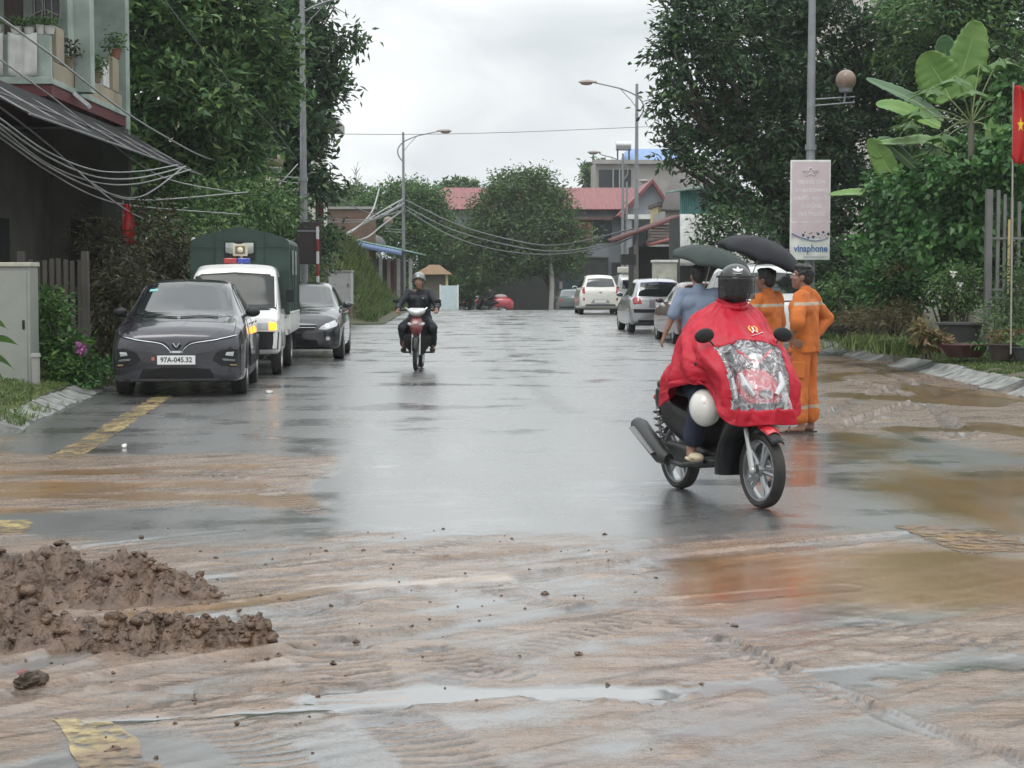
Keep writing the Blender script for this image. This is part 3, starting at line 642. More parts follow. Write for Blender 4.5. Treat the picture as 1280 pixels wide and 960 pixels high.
c.patch('dashboard_paper', mat('paper', (.6, .62, .62), .7), 'front', [(.15, 1.13), (.42, 1.13), (.40, 1.16), (.17, 1.16)], .0075, rings=2)
c.strip('wiper', BLK, 'front', [(.62, 1.10), (.2, 1.09), (-.1, 1.10)], .014, .014)
c.sidewins([[(.52, 1.08), (.72, 1.60), (1.3, 1.62), (1.3, 1.08)]])
c.patch('bumper', BLK, 'front', [(-.72, .44), (-.735, .72), (0, .74), (.735, .72), (.72, .44), (0, .42)], .012)
for sg in (1, -1):
    c.patch('headlight', LENS, 'front', [(sg*.40, .76), (sg*.40, .865), (sg*.58, .865), (sg*.58, .76)], .01, rings=3)
    c.patch('indicator', AMBON, 'front', [(sg*.585, .75), (sg*.585, .875), (sg*.70, .865), (sg*.70, .755)], .012, rings=3)
    b = MB().box((0, sg*.13, 0), (.06, .13, .2)).tube([(0, 0, -.12), (0, sg*.06, -.12), (0, sg*.1, -.03)], .012, 6)
    b.build('mirror', BLK, tr, (.42, sg*.77, 1.30), bevel=.02)
    c.patch('side_panel', WH, 'left' if sg > 0 else 'right', [(.68, .70), (.68, 1.0), (1.28, 1.0), (1.28, .45), (1.05, .45)], .012)
    c.strip('door_handle', BLK, 'left' if sg > 0 else 'right', [(1.1, .93), (1.18, .93), (1.26, .93)], .015, .02)
MB().span((.3, -.4, .25), (4.1, .4, .42)).build('chassis', UNDER, tr)
b = MB(); b.span((1.5, -.80, .62), (4.25, .80, .70))
for sg in (1, -1):
    b.span((1.5, sg*.80, .71), (4.25, sg*.83, 1.0))
    for x in np.linspace(1.55, 4.2, 8): b.span((x-.02, sg*.832, .66), (x+.02, sg*.85, 1.02))
    b.span((1.5, sg*.834, .985), (4.25, sg*.855, 1.02))
b.span((1.5, -.80, .705), (1.53, .80, 1.0)); b.span((4.22, -.80, .705), (4.25, .80, 1.0)); b.build('cargo_bed', WH, tr, bevel=.006)
CAN = mat('green_canvas', (.022, .048, .036), .5, var=.25, scale=3, bump=.35, bscale=7)
secs = []
for x in np.linspace(1.46, 4.28, 46):
    sag = .018*math.sin((x-1.46)/2.82*PI*4)**2; q = []
    prof = chaikin([(-.84, .98), (-.845, 1.6), (-.84, 2.18), (-.78, 2.26), (-.4, 2.385-sag), (0, 2.47-sag), (.4, 2.385-sag), (.78, 2.26), (.84, 2.18), (.845, 1.6), (.84, .98)], 2)
    for y, z in prof:
        o = .014*(vn(x*3, y*3, z*4)-.5)+.02*(vn(x*6, y*1, z*.8, 4)-.5); q.append((x+(.02*(vn(y*4, z*4, 1)-.5) if x in (1.46, 4.28) else 0), y*(1+o), z+o*.7))
    secs.append(q)
cv = MB().loft(secs).build('canvas_cover', CAN, tr, smooth=40)
# sewn seams, window flaps and white chafed edge
b = MB()
for z in (1.72, 2.12): b.tube([(1.435, y, z+.01*math.sin(y*9)) for y in np.linspace(-.82, .82, 12)], .007, 5)
for y in (-.42, .42): b.tube([(1.435, y, z) for z in np.linspace(1.75, 2.35, 6)], .006, 5)
for x in np.linspace(1.7, 4.1, 6):
    for sg in (1, -1): b.tube([(x, sg*.85, z) for z in np.linspace(1.0, 2.16, 8)], .009, 5)
b.build('canvas_seam', CAN, cv, smooth=60)
FL = mat('clear_flap', (.30, .33, .30), .3, var=.3, scale=9, bump=.4, bscale=20)
f = MB(); A = [[(1.425-.03*math.sin(t*PI)-.01*math.sin(s*9), -.235+.47*s, 2.19-.17*t-.03*math.sin(s*PI)*t) for s in np.linspace(0, 1, 13)] for t in np.linspace(0, 1, 6)]
f.grid(A); f.build('window_flap', FL, cv, smooth=60)
MB().box((1.43, 0, 2.06), (.012, .52, .30)).build('window_opening', UNDER, cv)
for x in (2.1, 3.0):
    for y in (.858, -.858): MB().box((x, y, 1.86), (.34, .012, .42)).build('side_flap', FL, cv, bevel=.004)
f = MB().tube([(1.50+.2*i, .80+.012*math.sin(i*2.3), 2.255+.012*math.sin(i*1.7)) for i in range(14)], [.022+.01*math.sin(i*3) for i in range(14)], 6); f.build('chafed_edge', mat('chafed_canvas', (.5, .52, .48), .6, bump=.3), cv)
lb = MB(); lb.span((.88, -.22, 1.835), (1.02, .0, 1.925)); o = lb.build('light_bar', mat('light_bar_blue', (.02, .05, .35), .15, coat=1), tr, bevel=.015); MB().span((.88, .001, 1.835), (1.02, .22, 1.925)).build('red_lamp', RED, o, bevel=.015)
h = MB(); n = 16; secs = []
for x, w in ((1.06, .125), (1.10, .112), (1.17, .07), (1.26, .05), (1.32, .05)): secs.append([(x, -.04+w*sx*1.0, 2.06+w*.82*sz) for sx, sz in ((-1, -1), (1, -1), (1, 1), (-1, 1))])
h.loft(secs); h.tube([(1.25, -.04, 2.03), (1.25, -.04, 1.80)], .025, 8); hp = h.build('loudspeaker', mat('cream_plastic', (.62, .56, .42), .45), tr, bevel=.008)
MB().ell((1.052, -.04, 2.06), (.03, .05, .05)).build('horn_core', mat('horn_core', (.75, .7, .5), .4), hp); MB().box((1.062, -.04, 2.06), (.01, .17, .13)).build('horn_mouth', mat('horn_dark', (.2, .17, .12), .6), hp)
for (x, r) in ((.62, .30), (3.35, .30)):
    for sg in (1, -1): wheel(tr, (x, sg*.67, r), r, .17, sg, 8, .6)
for sg in (1, -1): MB().span((3.75, sg*.58, .28), (3.77, sg*.80, .66)).build('mud_flap', BLK, tr)
MB().tube([(1.55, .85, .66), (1.62, .90, .55), (1.75, .9, .42), (2.9, .88, .42), (3.0, .85, .66)], .018, 6).build('side_guard', mat('white_tube', (.6, .6, .57), .4), tr)
# ---- black crossover behind the truck
bc = thing('parked_car', 'black hatchback with one clear headlight showing, parked behind the green canvas truck', 'car', (-3.73, 34.2, 0), PI/2+R(2))
T = [(0, .26, .62, .5, .62, .55, .68, .5), (.08, .22, .74, .52, .70, .66, .76, .58), (.25, .2, .84, .58, .80, .74, .86, .64), (.7, .19, .89, .62, .90, .80, .96, .66), (1.05, .18, .9, .64, .94, .81, 1.01, .68), (1.2, .18, .9, .64, .95, .81, 1.08, .66), (1.8, .18, .9, .66, .97, .80, 1.44, .57), (2.3, .18, .9, .66, .98, .80, 1.49, .56), (3.2, .18, .9, .66, .99, .79, 1.46, .55), (3.9, .2, .88, .68, .99, .77, 1.30, .55), (4.25, .24, .82, .68, .95, .7, 1.05, .55), (4.35, .3, .72, .68, .9, .6, .96, .5)]
BK = paint('black_paint', (.022, .023, .028), .3, .22)
c = Car(bc, T, BK, [(.85, .33, .90), (3.5, .33, .90)])
c.patch('windscreen', GLASS, 'front', [(-.68, 1.02), (0, 1.0), (.68, 1.02), (.55, 1.39), (0, 1.42), (-.55, 1.39)], .005, rings=8)
c.sidewins([[(1.45, 1.02), (1.8, 1.34), (2.3, 1.41), (2.35, 1.02)], [(2.43, 1.02), (2.38, 1.41), (3.1, 1.39), (3.5, 1.10)]])
for sg in (1, -1):
    c.patch('headlight', LENS, 'front', [(sg*.44, .60), (sg*.50, .66), (sg*.74, .77), (sg*.80, .76), (sg*.79, .66), (sg*.6, .59)], .008, rings=4)
    c.patch('headlight_core', CHR, 'front', [(sg*.60+.05*math.cos(a), .66+.05*math.sin(a)) for a in np.linspace(0, 2*PI, 10)[:-1]], .013, rings=2)
    c.patch('fog_light', LENS, 'front', [(sg*.62+.04*math.cos(a), .42+.04*math.sin(a)) for a in np.linspace(0, 2*PI, 10)[:-1]], .008, rings=2)
    for hx in (2.1, 3.1): c.strip('door_handle', CHR, 'left' if sg > 0 else 'right', [(hx, .88), (hx+.1, .885), (hx+.2, .89)], .014, .02)
c.patch('grille', BLK, 'front', [(-.36, .58), (-.40, .68), (.40, .68), (.36, .58)], .005); c.strip('grille_bar', CHR, 'front', [(-.38, .63), (0, .63), (.38, .63)], .012, .01)
c.patch('lower_grille', BLK, 'front', [(-.45, .28), (-.4, .40), (.4, .40), (.45, .28)], .005); c.mirrors(1.5, 1.03, .83, BK); c.allwheels(.22)
MB().box((.75, .79, .93), (.05, .04, .14)).build('phone_clip', BLK, bc, bevel=.01)
# ---- cars on the right, their tails to the camera: x runs towards us when turned by -90 degrees and measured from the nose
def rear_car(label, X, Yr, z, rot, T, body, wh, **k):
    Lc = T[-1][0]; t = thing('parked_car', label, 'car', (X+math.sin(rot)*0, Yr+Lc, z), -PI/2+rot, 'cars parked nose away along the right kerb'); return t, Car(t, T, body, wh, **k)
OFFW = paint('cream_white_paint', (.74, .73, .67), 0, .3)
T = [(0, .3, .60, .5, .7, .5, .75, .45), (.1, .24, .72, .52, .8, .64, .86, .55), (.4, .2, .79, .6, .90, .70, .97, .6), (.75, .18, .80, .62, .95, .71, 1.02, .6), (.95, .18, .80, .62, .96, .71, 1.10, .60), (1.5, .18, .8, .64, .97, .71, 1.45, .52), (2.0, .18, .8, .64, .97, .71, 1.50, .52), (2.9, .18, .8, .66, .98, .70, 1.485, .51), (3.25, .2, .8, .68, .98, .70, 1.44, .50), (3.4, .22, .795, .66, .96, .69, 1.30, .53), (3.5, .25, .78, .62, .92, .67, 1.05, .60), (3.58, .30, .73, .58, .82, .62, .90, .58)]
t, c = rear_car('small cream white hatchback, farthest of the cars parked on the right', 4.22, 67.0, .19, R(1.0), T, OFFW, [(.7, .29, .79), (3.0, .29, .79)])
c.patch('rear_window', GLASS, 'rear', [(-.55, 1.06), (0, 1.045), (.55, 1.06), (.47, 1.36), (0, 1.39), (-.47, 1.36)], .006); c.sidewins([[(1.3, 1.02), (1.5, 1.36), (1.95, 1.42), (1.98, 1.02)], [(2.06, 1.02), (2.03, 1.42), (2.7, 1.40), (2.85, 1.05)]])
for sg in (1, -1):
    c.patch('tail_light', RED, 'rear', [(sg*.585, .80), (sg*.60, 1.06), (sg*.66, 1.08), (sg*.70, .98), (sg*.68, .80)], .012); c.patch('reflector', RED, 'rear', [(sg*.60, .54), (sg*.60, .64), (sg*.66, .64), (sg*.66, .54)], .01, rings=2)
c.patch('bumper', mat('bumper_grey', (.10, .10, .10), .6), 'rear', [(-.6, .32), (-.55, .40), (.55, .40), (.6, .32)], .008)
c.patch('plate_recess', mat('recess_grey', (.36, .35, .32), .5), 'rear', [(-.36, .44), (-.29, .58), (.29, .58), (.36, .44)], .006); c.plate('rear', (0, .50), .44, .11, None)
c.patch('badge', CHR, 'rear', [(-.05, .83), (-.05, .88), (.05, .88), (.05, .83)], .008, rings=2); c.mirrors(1.3, 1.0, .73, OFFW); c.allwheels(.18)
SIL = paint('silver_paint', (.42, .43, .45), .75, .3)
T = [(0, .3, .62, .5, .66, .55, .72, .5), (.1, .24, .74, .52, .76, .66, .84, .56), (.4, .2, .82, .6, .86, .73, .95, .64), (.9, .18, .835, .62, .93, .745, 1.02, .65), (1.1, .18, .835, .62, .94, .745, 1.10, .64), (1.7, .18, .835, .64, .95, .74, 1.45, .55), (2.2, .18, .835, .64, .95, .74, 1.49, .55), (3.2, .18, .835, .66, .96, .735, 1.475, .54), (3.5, .2, .83, .68, .96, .73, 1.42, .54), (3.68, .22, .825, .64, .95, .72, 1.18, .60), (3.75, .25, .80, .6, .92, .70, 1.0, .63), (3.82, .30, .75, .56, .80, .66, .88, .6)]
t, c = rear_car('silver hatchback with a purple strip along its rear window, just ahead of the maroon saloon', 4.62, 48.6, .07, R(2.0), T, SIL, [(.75, .30, .83), (3.2, .30, .83)])
c.patch('rear_window', GLASS, 'rear', [(-.60, 1.02), (0, 1.0), (.60, 1.02), (.51, 1.38), (0, 1.41), (-.51, 1.38)], .006); c.patch('sun_strip', mat('purple_tint', (.03, .015, .10), .1, coat=1), 'rear', [(-.50, 1.365), (0, 1.37), (.50, 1.365), (.49, 1.39), (0, 1.41), (-.49, 1.39)], .01)
c.sidewins([[(1.45, 1.0), (1.7, 1.36), (2.2, 1.41), (2.22, 1.0)], [(2.3, 1.0), (2.28, 1.41), (3.0, 1.40), (3.2, 1.2), (3.2, 1.02)]])
for sg in (1, -1): c.patch('tail_light', RED, 'rear', [(sg*.50, .80), (sg*.55, .97), (sg*.68, .99), (sg*.745, .93), (sg*.73, .79)], .012)
c.patch('bumper_strip', BLK, 'rear', [(-.72, .56), (-.74, .66), (.74, .66), (.72, .56)], .010); c.patch('plate_recess', mat('recess_silver', (.2, .2, .21), .4, .5), 'rear', [(-.30, .70), (-.30, .93), (.30, .93), (.30, .70)], .005)
c.plate('rear', (.02, .80), .30, .17, None); c.patch('bumper_lip', BLK, 'rear', [(-.62, .30), (-.6, .36), (.6, .36), (.62, .30)], .006)
MB().tube([(3.3, 0, 1.49), (3.36, 0, 1.58)], .008, 5).build('aerial', BLK, t); c.mirrors(1.45, 1.02, .76, SIL); c.allwheels(.2)
MAR = paint('maroon_paint', (.10, .018, .020), .0, .3)
T = [(0, .28, .62, .5, .66, .55, .72, .5), (.1, .22, .76, .52, .76, .68, .82, .56), (.5, .2, .84, .6, .88, .74, .95, .64), (1.1, .18, .85, .62, .94, .75, 1.0, .65), (1.3, .18, .85, .62, .95, .75, 1.10, .63), (1.95, .18, .85, .64, .95, .74, 1.43, .53), (2.4, .18, .85, .64, .96, .74, 1.47, .53), (3.1, .18, .85, .66, .97, .735, 1.44, .52), (3.7, .2, .845, .68, .98, .72, 1.10, .58), (3.85, .2, .84, .68, .98, .72, 1.04, .6), (4.2, .22, .82, .66, .96, .70, 1.02, .6), (4.3, .26, .78, .62, .88, .66, .95, .58), (4.38, .32, .7, .58, .8, .6, .86, .52)]
t, c = rear_car('maroon saloon half hidden behind the man in the light blue shirt', 5.1, 41.6, .01, R(3.0), T, MAR, [(.8, .31, .84), (3.45, .31, .84)])
c.patch('rear_window', GLASS, 'rear', [(-.58, 1.10), (.58, 1.10), (.48, 1.38), (-.48, 1.38)], .006); c.sidewins([[(1.6, 1.0), (1.95, 1.33), (2.4, 1.39), (2.42, 1.0)], [(2.5, 1.0), (2.48, 1.39), (2.95, 1.37), (3.4, 1.06)]])
for sg in (1, -1): c.patch('tail_light', RED, 'rear', [(sg*.52, .76), (sg*.52, .93), (sg*.66, .95), (sg*.74, .88), (sg*.72, .74)], .012)
c.plate('rear', (0, .62), .44, .11, None); c.mirrors(1.55, 1.0, .76, MAR); c.allwheels(.2)
SUVW = paint('clean_white_paint', (.78, .79, .78), 0, .28)
T = [(0, .36, .7, .6, .9, .62, .98, .55), (.1, .3, .82, .64, .98, .74, 1.06, .64), (.6, .26, .90, .7, 1.06, .80, 1.14, .7), (1.1, .25, .92, .72, 1.10, .82, 1.18, .72), (1.4, .25, .92, .72, 1.12, .82, 1.40, .68), (1.9, .25, .92, .74, 1.14, .81, 1.80, .62), (2.4, .25, .92, .74, 1.15, .81, 1.87, .62), (3.9, .25, .92, .76, 1.16, .80, 1.86, .61), (4.3, .26, .915, .76, 1.16, .79, 1.80, .60), (4.45, .28, .90, .74, 1.14, .77, 1.40, .66), (4.55, .32, .87, .7, 1.05, .74, 1.1, .68), (4.62, .36, .82, .68, .95, .7, 1.02, .64)]
t, c = rear_car('tall white people carrier standing behind the umbrellas, nearest car on the right', 5.5, 36.3, 0, R(4.0), T, SUVW, [(.9, .35, .91), (3.75, .35, .91)])
c.patch('rear_window', GLASS, 'rear', [(-.66, 1.28), (0, 1.26), (.66, 1.28), (.56, 1.68), (0, 1.72), (-.56, 1.68)], .006); c.sidewins([[(1.75, 1.2), (1.95, 1.66), (2.5, 1.74), (2.52, 1.2)], [(2.62, 1.2), (2.6, 1.74), (3.3, 1.74), (3.3, 1.2)], [(3.4, 1.2), (3.4, 1.74), (3.95, 1.7), (4.1, 1.25)]])
for sg in (1, -1): c.patch('tail_light', RED, 'rear', [(sg*.68, .92), (sg*.66, 1.24), (sg*.74, 1.26), (sg*.80, 1.1), (sg*.79, .92)], .012)
c.strip('tailgate_trim', BLK, 'rear', [(-.66, 1.12), (0, 1.11), (.66, 1.12)], .02, .006); c.plate('rear', (0, .98), .42, .13, None)
c.patch('bumper', mat('bumper_grey', (.10, .10, .10), .6), 'rear', [(-.74, .40), (-.72, .52), (.72, .52), (.74, .40)], .008); c.allwheels(.23)
# ---- two vehicles beyond the crest, mostly hidden
T = [(0, .3, .7, .6, .8, .66, .9, .6), (.2, .25, .8, .65, .95, .76, 1.0, .68), (.9, .22, .83, .7, 1.05, .79, 1.1, .7), (1.4, .22, .83, .7, 1.08, .79, 1.70, .68), (2.0, .22, .83, .7, 1.1, .79, 1.78, .68), (3.8, .22, .83, .7, 1.1, .79, 1.78, .68), (4.0, .26, .8, .7, 1.05, .76, 1.6, .66), (4.06, .3, .76, .7, 1.0, .7, 1.5, .6)]
vx = at(788, 372, 84); t, c = rear_car('pale grey van with a cream roof box glimpsed between the white and silver hatchbacks', vx.x, 82, -.02, 0, T, paint('van_grey', (.4, .41, .4), .2, .35), [(.8, .31, .83), (3.2, .31, .83)])
c.patch('rear_window', GLASS, 'rear', [(-.55, 1.1), (.55, 1.1), (.52, 1.5), (-.52, 1.5)], .006); c.allwheels(.2); MB().span((1.6, -.6, 1.84), (3.9, .6, 2.12)).build('roof_box', mat('cream_box', (.6, .58, .5), .5), t, bevel=.04)
T = [(r[0]*1.0, *r[1:]) for r in [(0, .28, .62, .5, .66, .55, .72, .5), (.5, .2, .84, .6, .88, .74, .95, .64), (1.1, .18, .85, .62, .94, .75, 1.0, .65), (1.95, .18, .85, .64, .95, .74, 1.40, .53), (3.1, .18, .85, .66, .97, .735, 1.41, .52), (3.8, .2, .84, .68, .98, .72, 1.06, .6), (4.2, .26, .78, .62, .88, .66, .95, .58)]]
vx = at(712, 380, 98); t, c = rear_car('dark green grey saloon just showing left of the white hatchback beyond the crest', vx.x, 96, float(gz(98)), 0, T, paint('dull_green_paint', (.10, .13, .12), .3, .35), [(.8, .31, .84), (3.3, .31, .84)])
c.patch('rear_window', GLASS, 'rear', [(-.55, 1.06), (.55, 1.06), (.46, 1.33), (-.46, 1.33)], .006)
for sg in (1, -1): c.patch('tail_light', RED, 'rear', [(sg*.5, .76), (sg*.5, .9), (sg*.66, .9), (sg*.66, .76)], .012)
c.patch('bumper', BLK, 'rear', [(-.66, .4), (-.66, .5), (.66, .5), (.66, .4)], .008); c.allwheels(.2)
# ---------------------------------------------------------------- people
SKIN = mat('skin', (.30, .165, .11), .5, var=.12, scale=14, sub=.1); SKIN2 = mat('tanned_skin', (.22, .115, .075), .5, var=.12, scale=14, sub=.1)
HAIR = mat('black_hair', (.010, .009, .009), .45, var=.4, scale=60, stretch=(1, 1, .2), bump=.5, bscale=90)
EYEW = mat('eye_white', (.6, .58, .55), .3); EYEB = mat('eye_dark', (.01, .008, .007), .2)
def remesh(b, name, mats, parent, vox=.012, smooth=4, fold=0, fs=9, zones=None, seed=0):
    o = b.build(name, mats, parent, smooth=0)
    md = o.modifiers.new('r', 'REMESH'); md.mode = 'VOXEL'; md.voxel_size = vox
    s = o.modifiers.new('s', 'SMOOTH'); s.iterations = smooth; s.factor = .5
    par = o.parent; evaluated(o); me = o.data; n = len(me.vertices); co = np.empty(n*3, np.float32); me.vertices.foreach_get('co', co); co = co.reshape(-1, 3)
    if fold:
        nr = np.empty(n*3, np.float32); me.vertices.foreach_get('normal', nr); nr = nr.reshape(-1, 3)
        x, y, z = co.T
        f = (fbm(x*fs+2*fbm(x*4, y*4, z*4, seed+2), y*fs, z*fs*.55, seed, 3)-.5)*2; f = np.sign(f)*np.abs(f)**.8
        co = co+nr*(f*fold)[:, None]; me.vertices.foreach_set('co', co.astype(np.float32).ravel())
    me.polygons.foreach_set('use_smooth', [True]*len(me.polygons))
    if not me.materials:
        for q in (mats if isinstance(mats, (list, tuple)) else [mats]): me.materials.append(q)
    if zones:
        k = len(me.polygons); c = np.empty(k*3, np.float32); me.polygons.foreach_get('center', c); me.polygons.foreach_set('material_index', zones(*c.reshape(-1, 3).T).astype(np.int32))
    me.update(); return o
def V3(*a): return Vector(a)
def hand(b, wrist, dr, up, curl=.6, s=1.0, thumb=1):
    """palm and five fingers: dr = direction of the fingers, up = back of the hand"""
    d = Vector(dr).normalized(); u = Vector(up); u = (u-d*u.dot(d)).normalized(); sd = d.cross(u)*thumb; w = Vector(wrist)
    for k in (-1, 0, 1): b.capsule(w+sd*.012*k*s, w+d*.075*s+sd*.026*k*s, .017*s, .013*s, 8)
    for k, ln in enumerate((.068, .078, .072, .056)):
        p = w+d*.078*s+sd*(.034-.0225*k)*s; a = 0
        for q, fr in enumerate((.42, .33, .25)):
            a += curl*(.5, .8, .7)[q]; e = p+(d*math.cos(a)-u*math.sin(a))*ln*fr*s; b.capsule(p, e, (.0095, .0088, .008)[q]*s, (.0088, .008, .007)[q]*s, 7); p = e
    p = w+d*.018*s+sd*.026*s; q = p+(d*.6+sd*.8-u*.2).normalized()*.042*s; b.capsule(p, q, .013*s, .010*s, 7); b.capsule(q, q+(d*.9+sd*.35-u*.35*curl).normalized()*.032*s, .010*s, .008*s, 7)
def head(b, c, M, s=1.0):
    """skull, jaw, nose, ears, lips, brow; M turns the head (x = face)"""
    T = lambda x, y, z: Vector(c)+M @ Vector((x, y, z))*s
    e = M.to_euler()
    b.ell(T(-.012, 0, .035), (.098*s, .077*s, .098*s), e, 18, 12); b.ell(T(.02, 0, -.03), (.072*s, .064*s, .085*s), e, 16, 10)
    b.capsule(T(.055, 0, -.095), T(.03, 0, -.085), .03*s, .045*s, 10)
    b.capsule(T(.088, 0, .03), T(.108, 0, -.018), .009*s, .015*s, 8); b.ell(T(.098, .012, -.02), (.011*s,)*3); b.ell(T(.098, -.012, -.02), (.011*s,)*3)
    for y in (-1, 1):
        b.ell(T(-.005, y*.078, -.005), (.022*s, .011*s, .034*s), e, 10, 7); b.ell(T(.062, y*.036, -.022), (.026*s, .026*s, .022*s), e)
        b.capsule(T(.082, y*.014, .042), T(.068, y*.05, .042), .010*s, .009*s, 8)
    b.capsule(T(.084, -.02, -.056), T(.084, .02, -.056), .009*s, .009*s, 8); b.capsule(T(.082, -.017, -.068), T(.082, .017, -.068), .010*s, .010*s, 8)
def face_parts(root, c, M, s=1.0, hair=True, cut=None):
    T = lambda x, y, z: Vector(c)+M @ Vector((x, y, z))*s
    for y in (-1, 1):
        MB().ell(T(.078, y*.032, .022), (.0125*s,)*3, None, 12, 8).ell(T(.0875, y*.032, .022), (.006*s,)*3, None, 10, 6, 1).build('eye', [EYEW, EYEB], root)
        MB().tube([T(.094, y*.014, .044), T(.09, y*.034, .050), T(.076, y*.052, .044)], [.004*s, .005*s, .003*s], 6).build('eyebrow', HAIR, root)
    MB().tube([T(.091, -.024, -.061), T(.095, 0, -.060), T(.091, .024, -.061)], [.002*s, .005*s, .002*s], 6).build('mouth', mat('lips', (.22, .09, .075), .45), root)
    if hair:
        b = MB(); b.ell(T(-.022, 0, .055), (.103*s, .084*s, .094*s), M.to_euler(), 18, 12); b.ell(T(-.055, 0, .005), (.068*s, .076*s, .08*s), M.to_euler(), 14, 10); b.ell(T(.035, 0, .105), (.06*s, .07*s, .035*s), M.to_euler())
        for y in (-1, 1): b.capsule(T(.012, y*.072, .05), T(.014, y*.074, .012), .012*s, .007*s, 8)
        rr = random.Random(5)
        for _ in range(60):
            a, z = rr.uniform(0, 2*PI), rr.uniform(.02, .12); p = T(-.02+.085*math.cos(a), .07*math.sin(a), z); 
            if (M.inverted() @ (p-Vector(c))).x < .05 or z > .1: b.ell(p, (.02*s, .02*s, .016*s), None, 7, 5)
        remesh(b, 'hair', HAIR, root, .009, 2, .004, 40)
def yaw_m(a, tilt=0): return Euler((0, tilt, a)).to_matrix()
class Man:
    def __init__(s, label, loc, rz, J, skin, headyaw=0, headtilt=0, hs=1.0, group=None, hair=True, hands=(.7, .7), handdir=None, feet=True):
        s.root = thing('person', label, 'person', loc, rz, group); s.J = J; b = MB(); M = yaw_m(headyaw, headtilt); s.M = M
        for k in ('pel', 'chest', 'neck', 'head'): J[k] = Vector(J[k])
        b.capsule(J['pel']+V3(0, .06, 0), J['pel']-V3(0, .06, 0), .105, .105); b.capsule(J['pel'], J['chest'], .115, .12); b.capsule(J['chest']+V3(0, .09, .06), J['chest']+V3(0, -.09, .06), .1, .1)
        b.capsule(J['chest']+V3(0, 0, .1), J['neck'], .07, .056); b.capsule(J['neck'], J['head']+M @ V3(-.012, 0, -.05), .056, .054)
        for i, sd in ((0, 1), (1, -1)):
            sh, el, wr = [Vector(p) for p in J['arm'][i]]; b.capsule(sh, el, .052, .040); b.capsule(el, wr, .041, .027); b.capsule(J['neck']-V3(0, 0, .03), sh, .05, .055)
            hp, kn, an, toe = [Vector(p) for p in J['leg'][i]]; b.capsule(hp, kn, .085, .056); b.capsule(kn, kn*.6+an*.4, .054, .055); b.capsule(kn*.6+an*.4, an, .055, .036)
            if feet:
                b.capsule(an, an+(toe-an)*.15-V3(0, 0, .03), .036, .034); b.capsule(an-V3(0, 0, .035), toe, .036, .022)
                fd = (toe-an); fd.z = 0; fd.normalize(); pr = fd.cross(V3(0, 0, 1))
                for k in range(5): b.capsule(toe+pr*(k-2)*.017, toe+pr*(k-2)*.018+fd*(.03-.004*abs(k-1)), .011, .009, 7)
            hd = handdir[i] if handdir else None
            d = Vector(hd[0]) if hd else (wr-el); u = Vector(hd[1]) if hd else V3(0, sd, .0)
            hand(b, wr, d, u, hands[i], 1.0, 1 if i == 0 else -1)
        head(b, J['head'], M, hs); s.body = remesh(b, 'body', skin, s.root, .0075, 3); face_parts(s.root, J['head'], M, hs, hair)
    def jacket(s, m, sleeve=1.0, hem=.0, infl=.022, name='jacket', fold=.010, zones=None, collar=True, vox=.012):
        J = s.J; b = MB(); p = J['pel']; dn = V3(0, 0, hem)
        a0 = p+dn; a1 = J['chest']+V3(0, 0, .06); ax = a1-a0; rows = []
        for t_, w_, d_ in ((0, .182, .128), (.25, .176, .122), (.5, .17, .116), (.75, .18, .118), (1, .17, .11), (1.08, .12, .07)): rows.append([a0+ax*t_+V3((d_+infl)*math.cos(q), (w_+infl)*math.sin(q), 0) for q in np.linspace(0, 2*PI, 25)[:-1]])
        b.loft(rows)
        b.capsule(J['chest']+V3(0, .11, .07), J['chest']+V3(0, -.11, .07), .105+infl, .105+infl, 16)
        if collar: b.capsule(J['neck']-V3(0, 0, .06), J['neck']+V3(0, 0, .015), .082, .068, 14)
        for i in (0, 1):
            sh, el, wr = [Vector(q) for q in J['arm'][i]]; b.capsule(J['neck']-V3(0, 0, .06), sh, .07, .075, 14); sl = sleeve[i] if hasattr(sleeve, '__len__') else sleeve
            if sl <= 1: b.capsule(sh, sh+(el-sh)*sl, .056+infl, .050+infl, 14)
            else: b.capsule(sh, el, .056+infl, .046+infl, 14); b.capsule(el, el+(wr-el)*(sl-1), .046+infl, .036+infl, 14)
        return remesh(b, name, m, s.root, vox, 3, fold, 9, zones, 3)
    def trousers(s, m, to=.93, infl=.022, zones=None, fold=.012, name='trousers'):
        J = s.J; b = MB(); b.capsule(J['pel']+V3(0, .065, .0), J['pel']-V3(0, .065, 0), .115+infl*.6, .115+infl*.6, 16)
        for i in (0, 1):
            hp, kn, an, toe = [Vector(p) for p in J['leg'][i]]; b.capsule(hp+V3(0, 0, .02), kn, .098+infl*.5, .066+infl, 14); b.capsule(kn, kn+(an-kn)*to, .064+infl, .052+infl, 14)
        return remesh(b, name, m, s.root, .012, 3, fold, 8, zones, 9)
    def sandals(s, m):
        for i in (0, 1):
            hp, kn, an, toe = [Vector(p) for p in s.J['leg'][i]]; fd = toe-an; fd.z = 0; fd.normalize(); pr = fd.cross(V3(0, 0, 1)); h = an-fd*.05; h.z = toe.z-.03
            ps = [(-.0, -.035), (.08, -.04), (.2, -.05), (.27, -.035), (.29, 0), (.27, .035), (.2, .05), (.08, .04), (0, .035), (-.02, 0)]
            M = Matrix(((fd.x, pr.x, 0, h.x), (fd.y, pr.y, 0, h.y), (0, 0, 1, h.z), (0, 0, 0, 1)))
            b = MB().prism(ps, -.012, .012, M); b.tube([toe-fd*.03+pr*.05-V3(0, 0, .02), toe-fd*.03+V3(0, 0, .032), toe-fd*.03-pr*.05-V3(0, 0, .02)], .012, 6); b.build('sandal', m, s.root)
ORG = mat('orange_workwear', (.47, .125, .02), .8, var=.12, scale=4, bump=.12, bscale=120); ORGW = mat('darker_orange_workwear', (.5, .13, .016), .7, var=.12, scale=4)
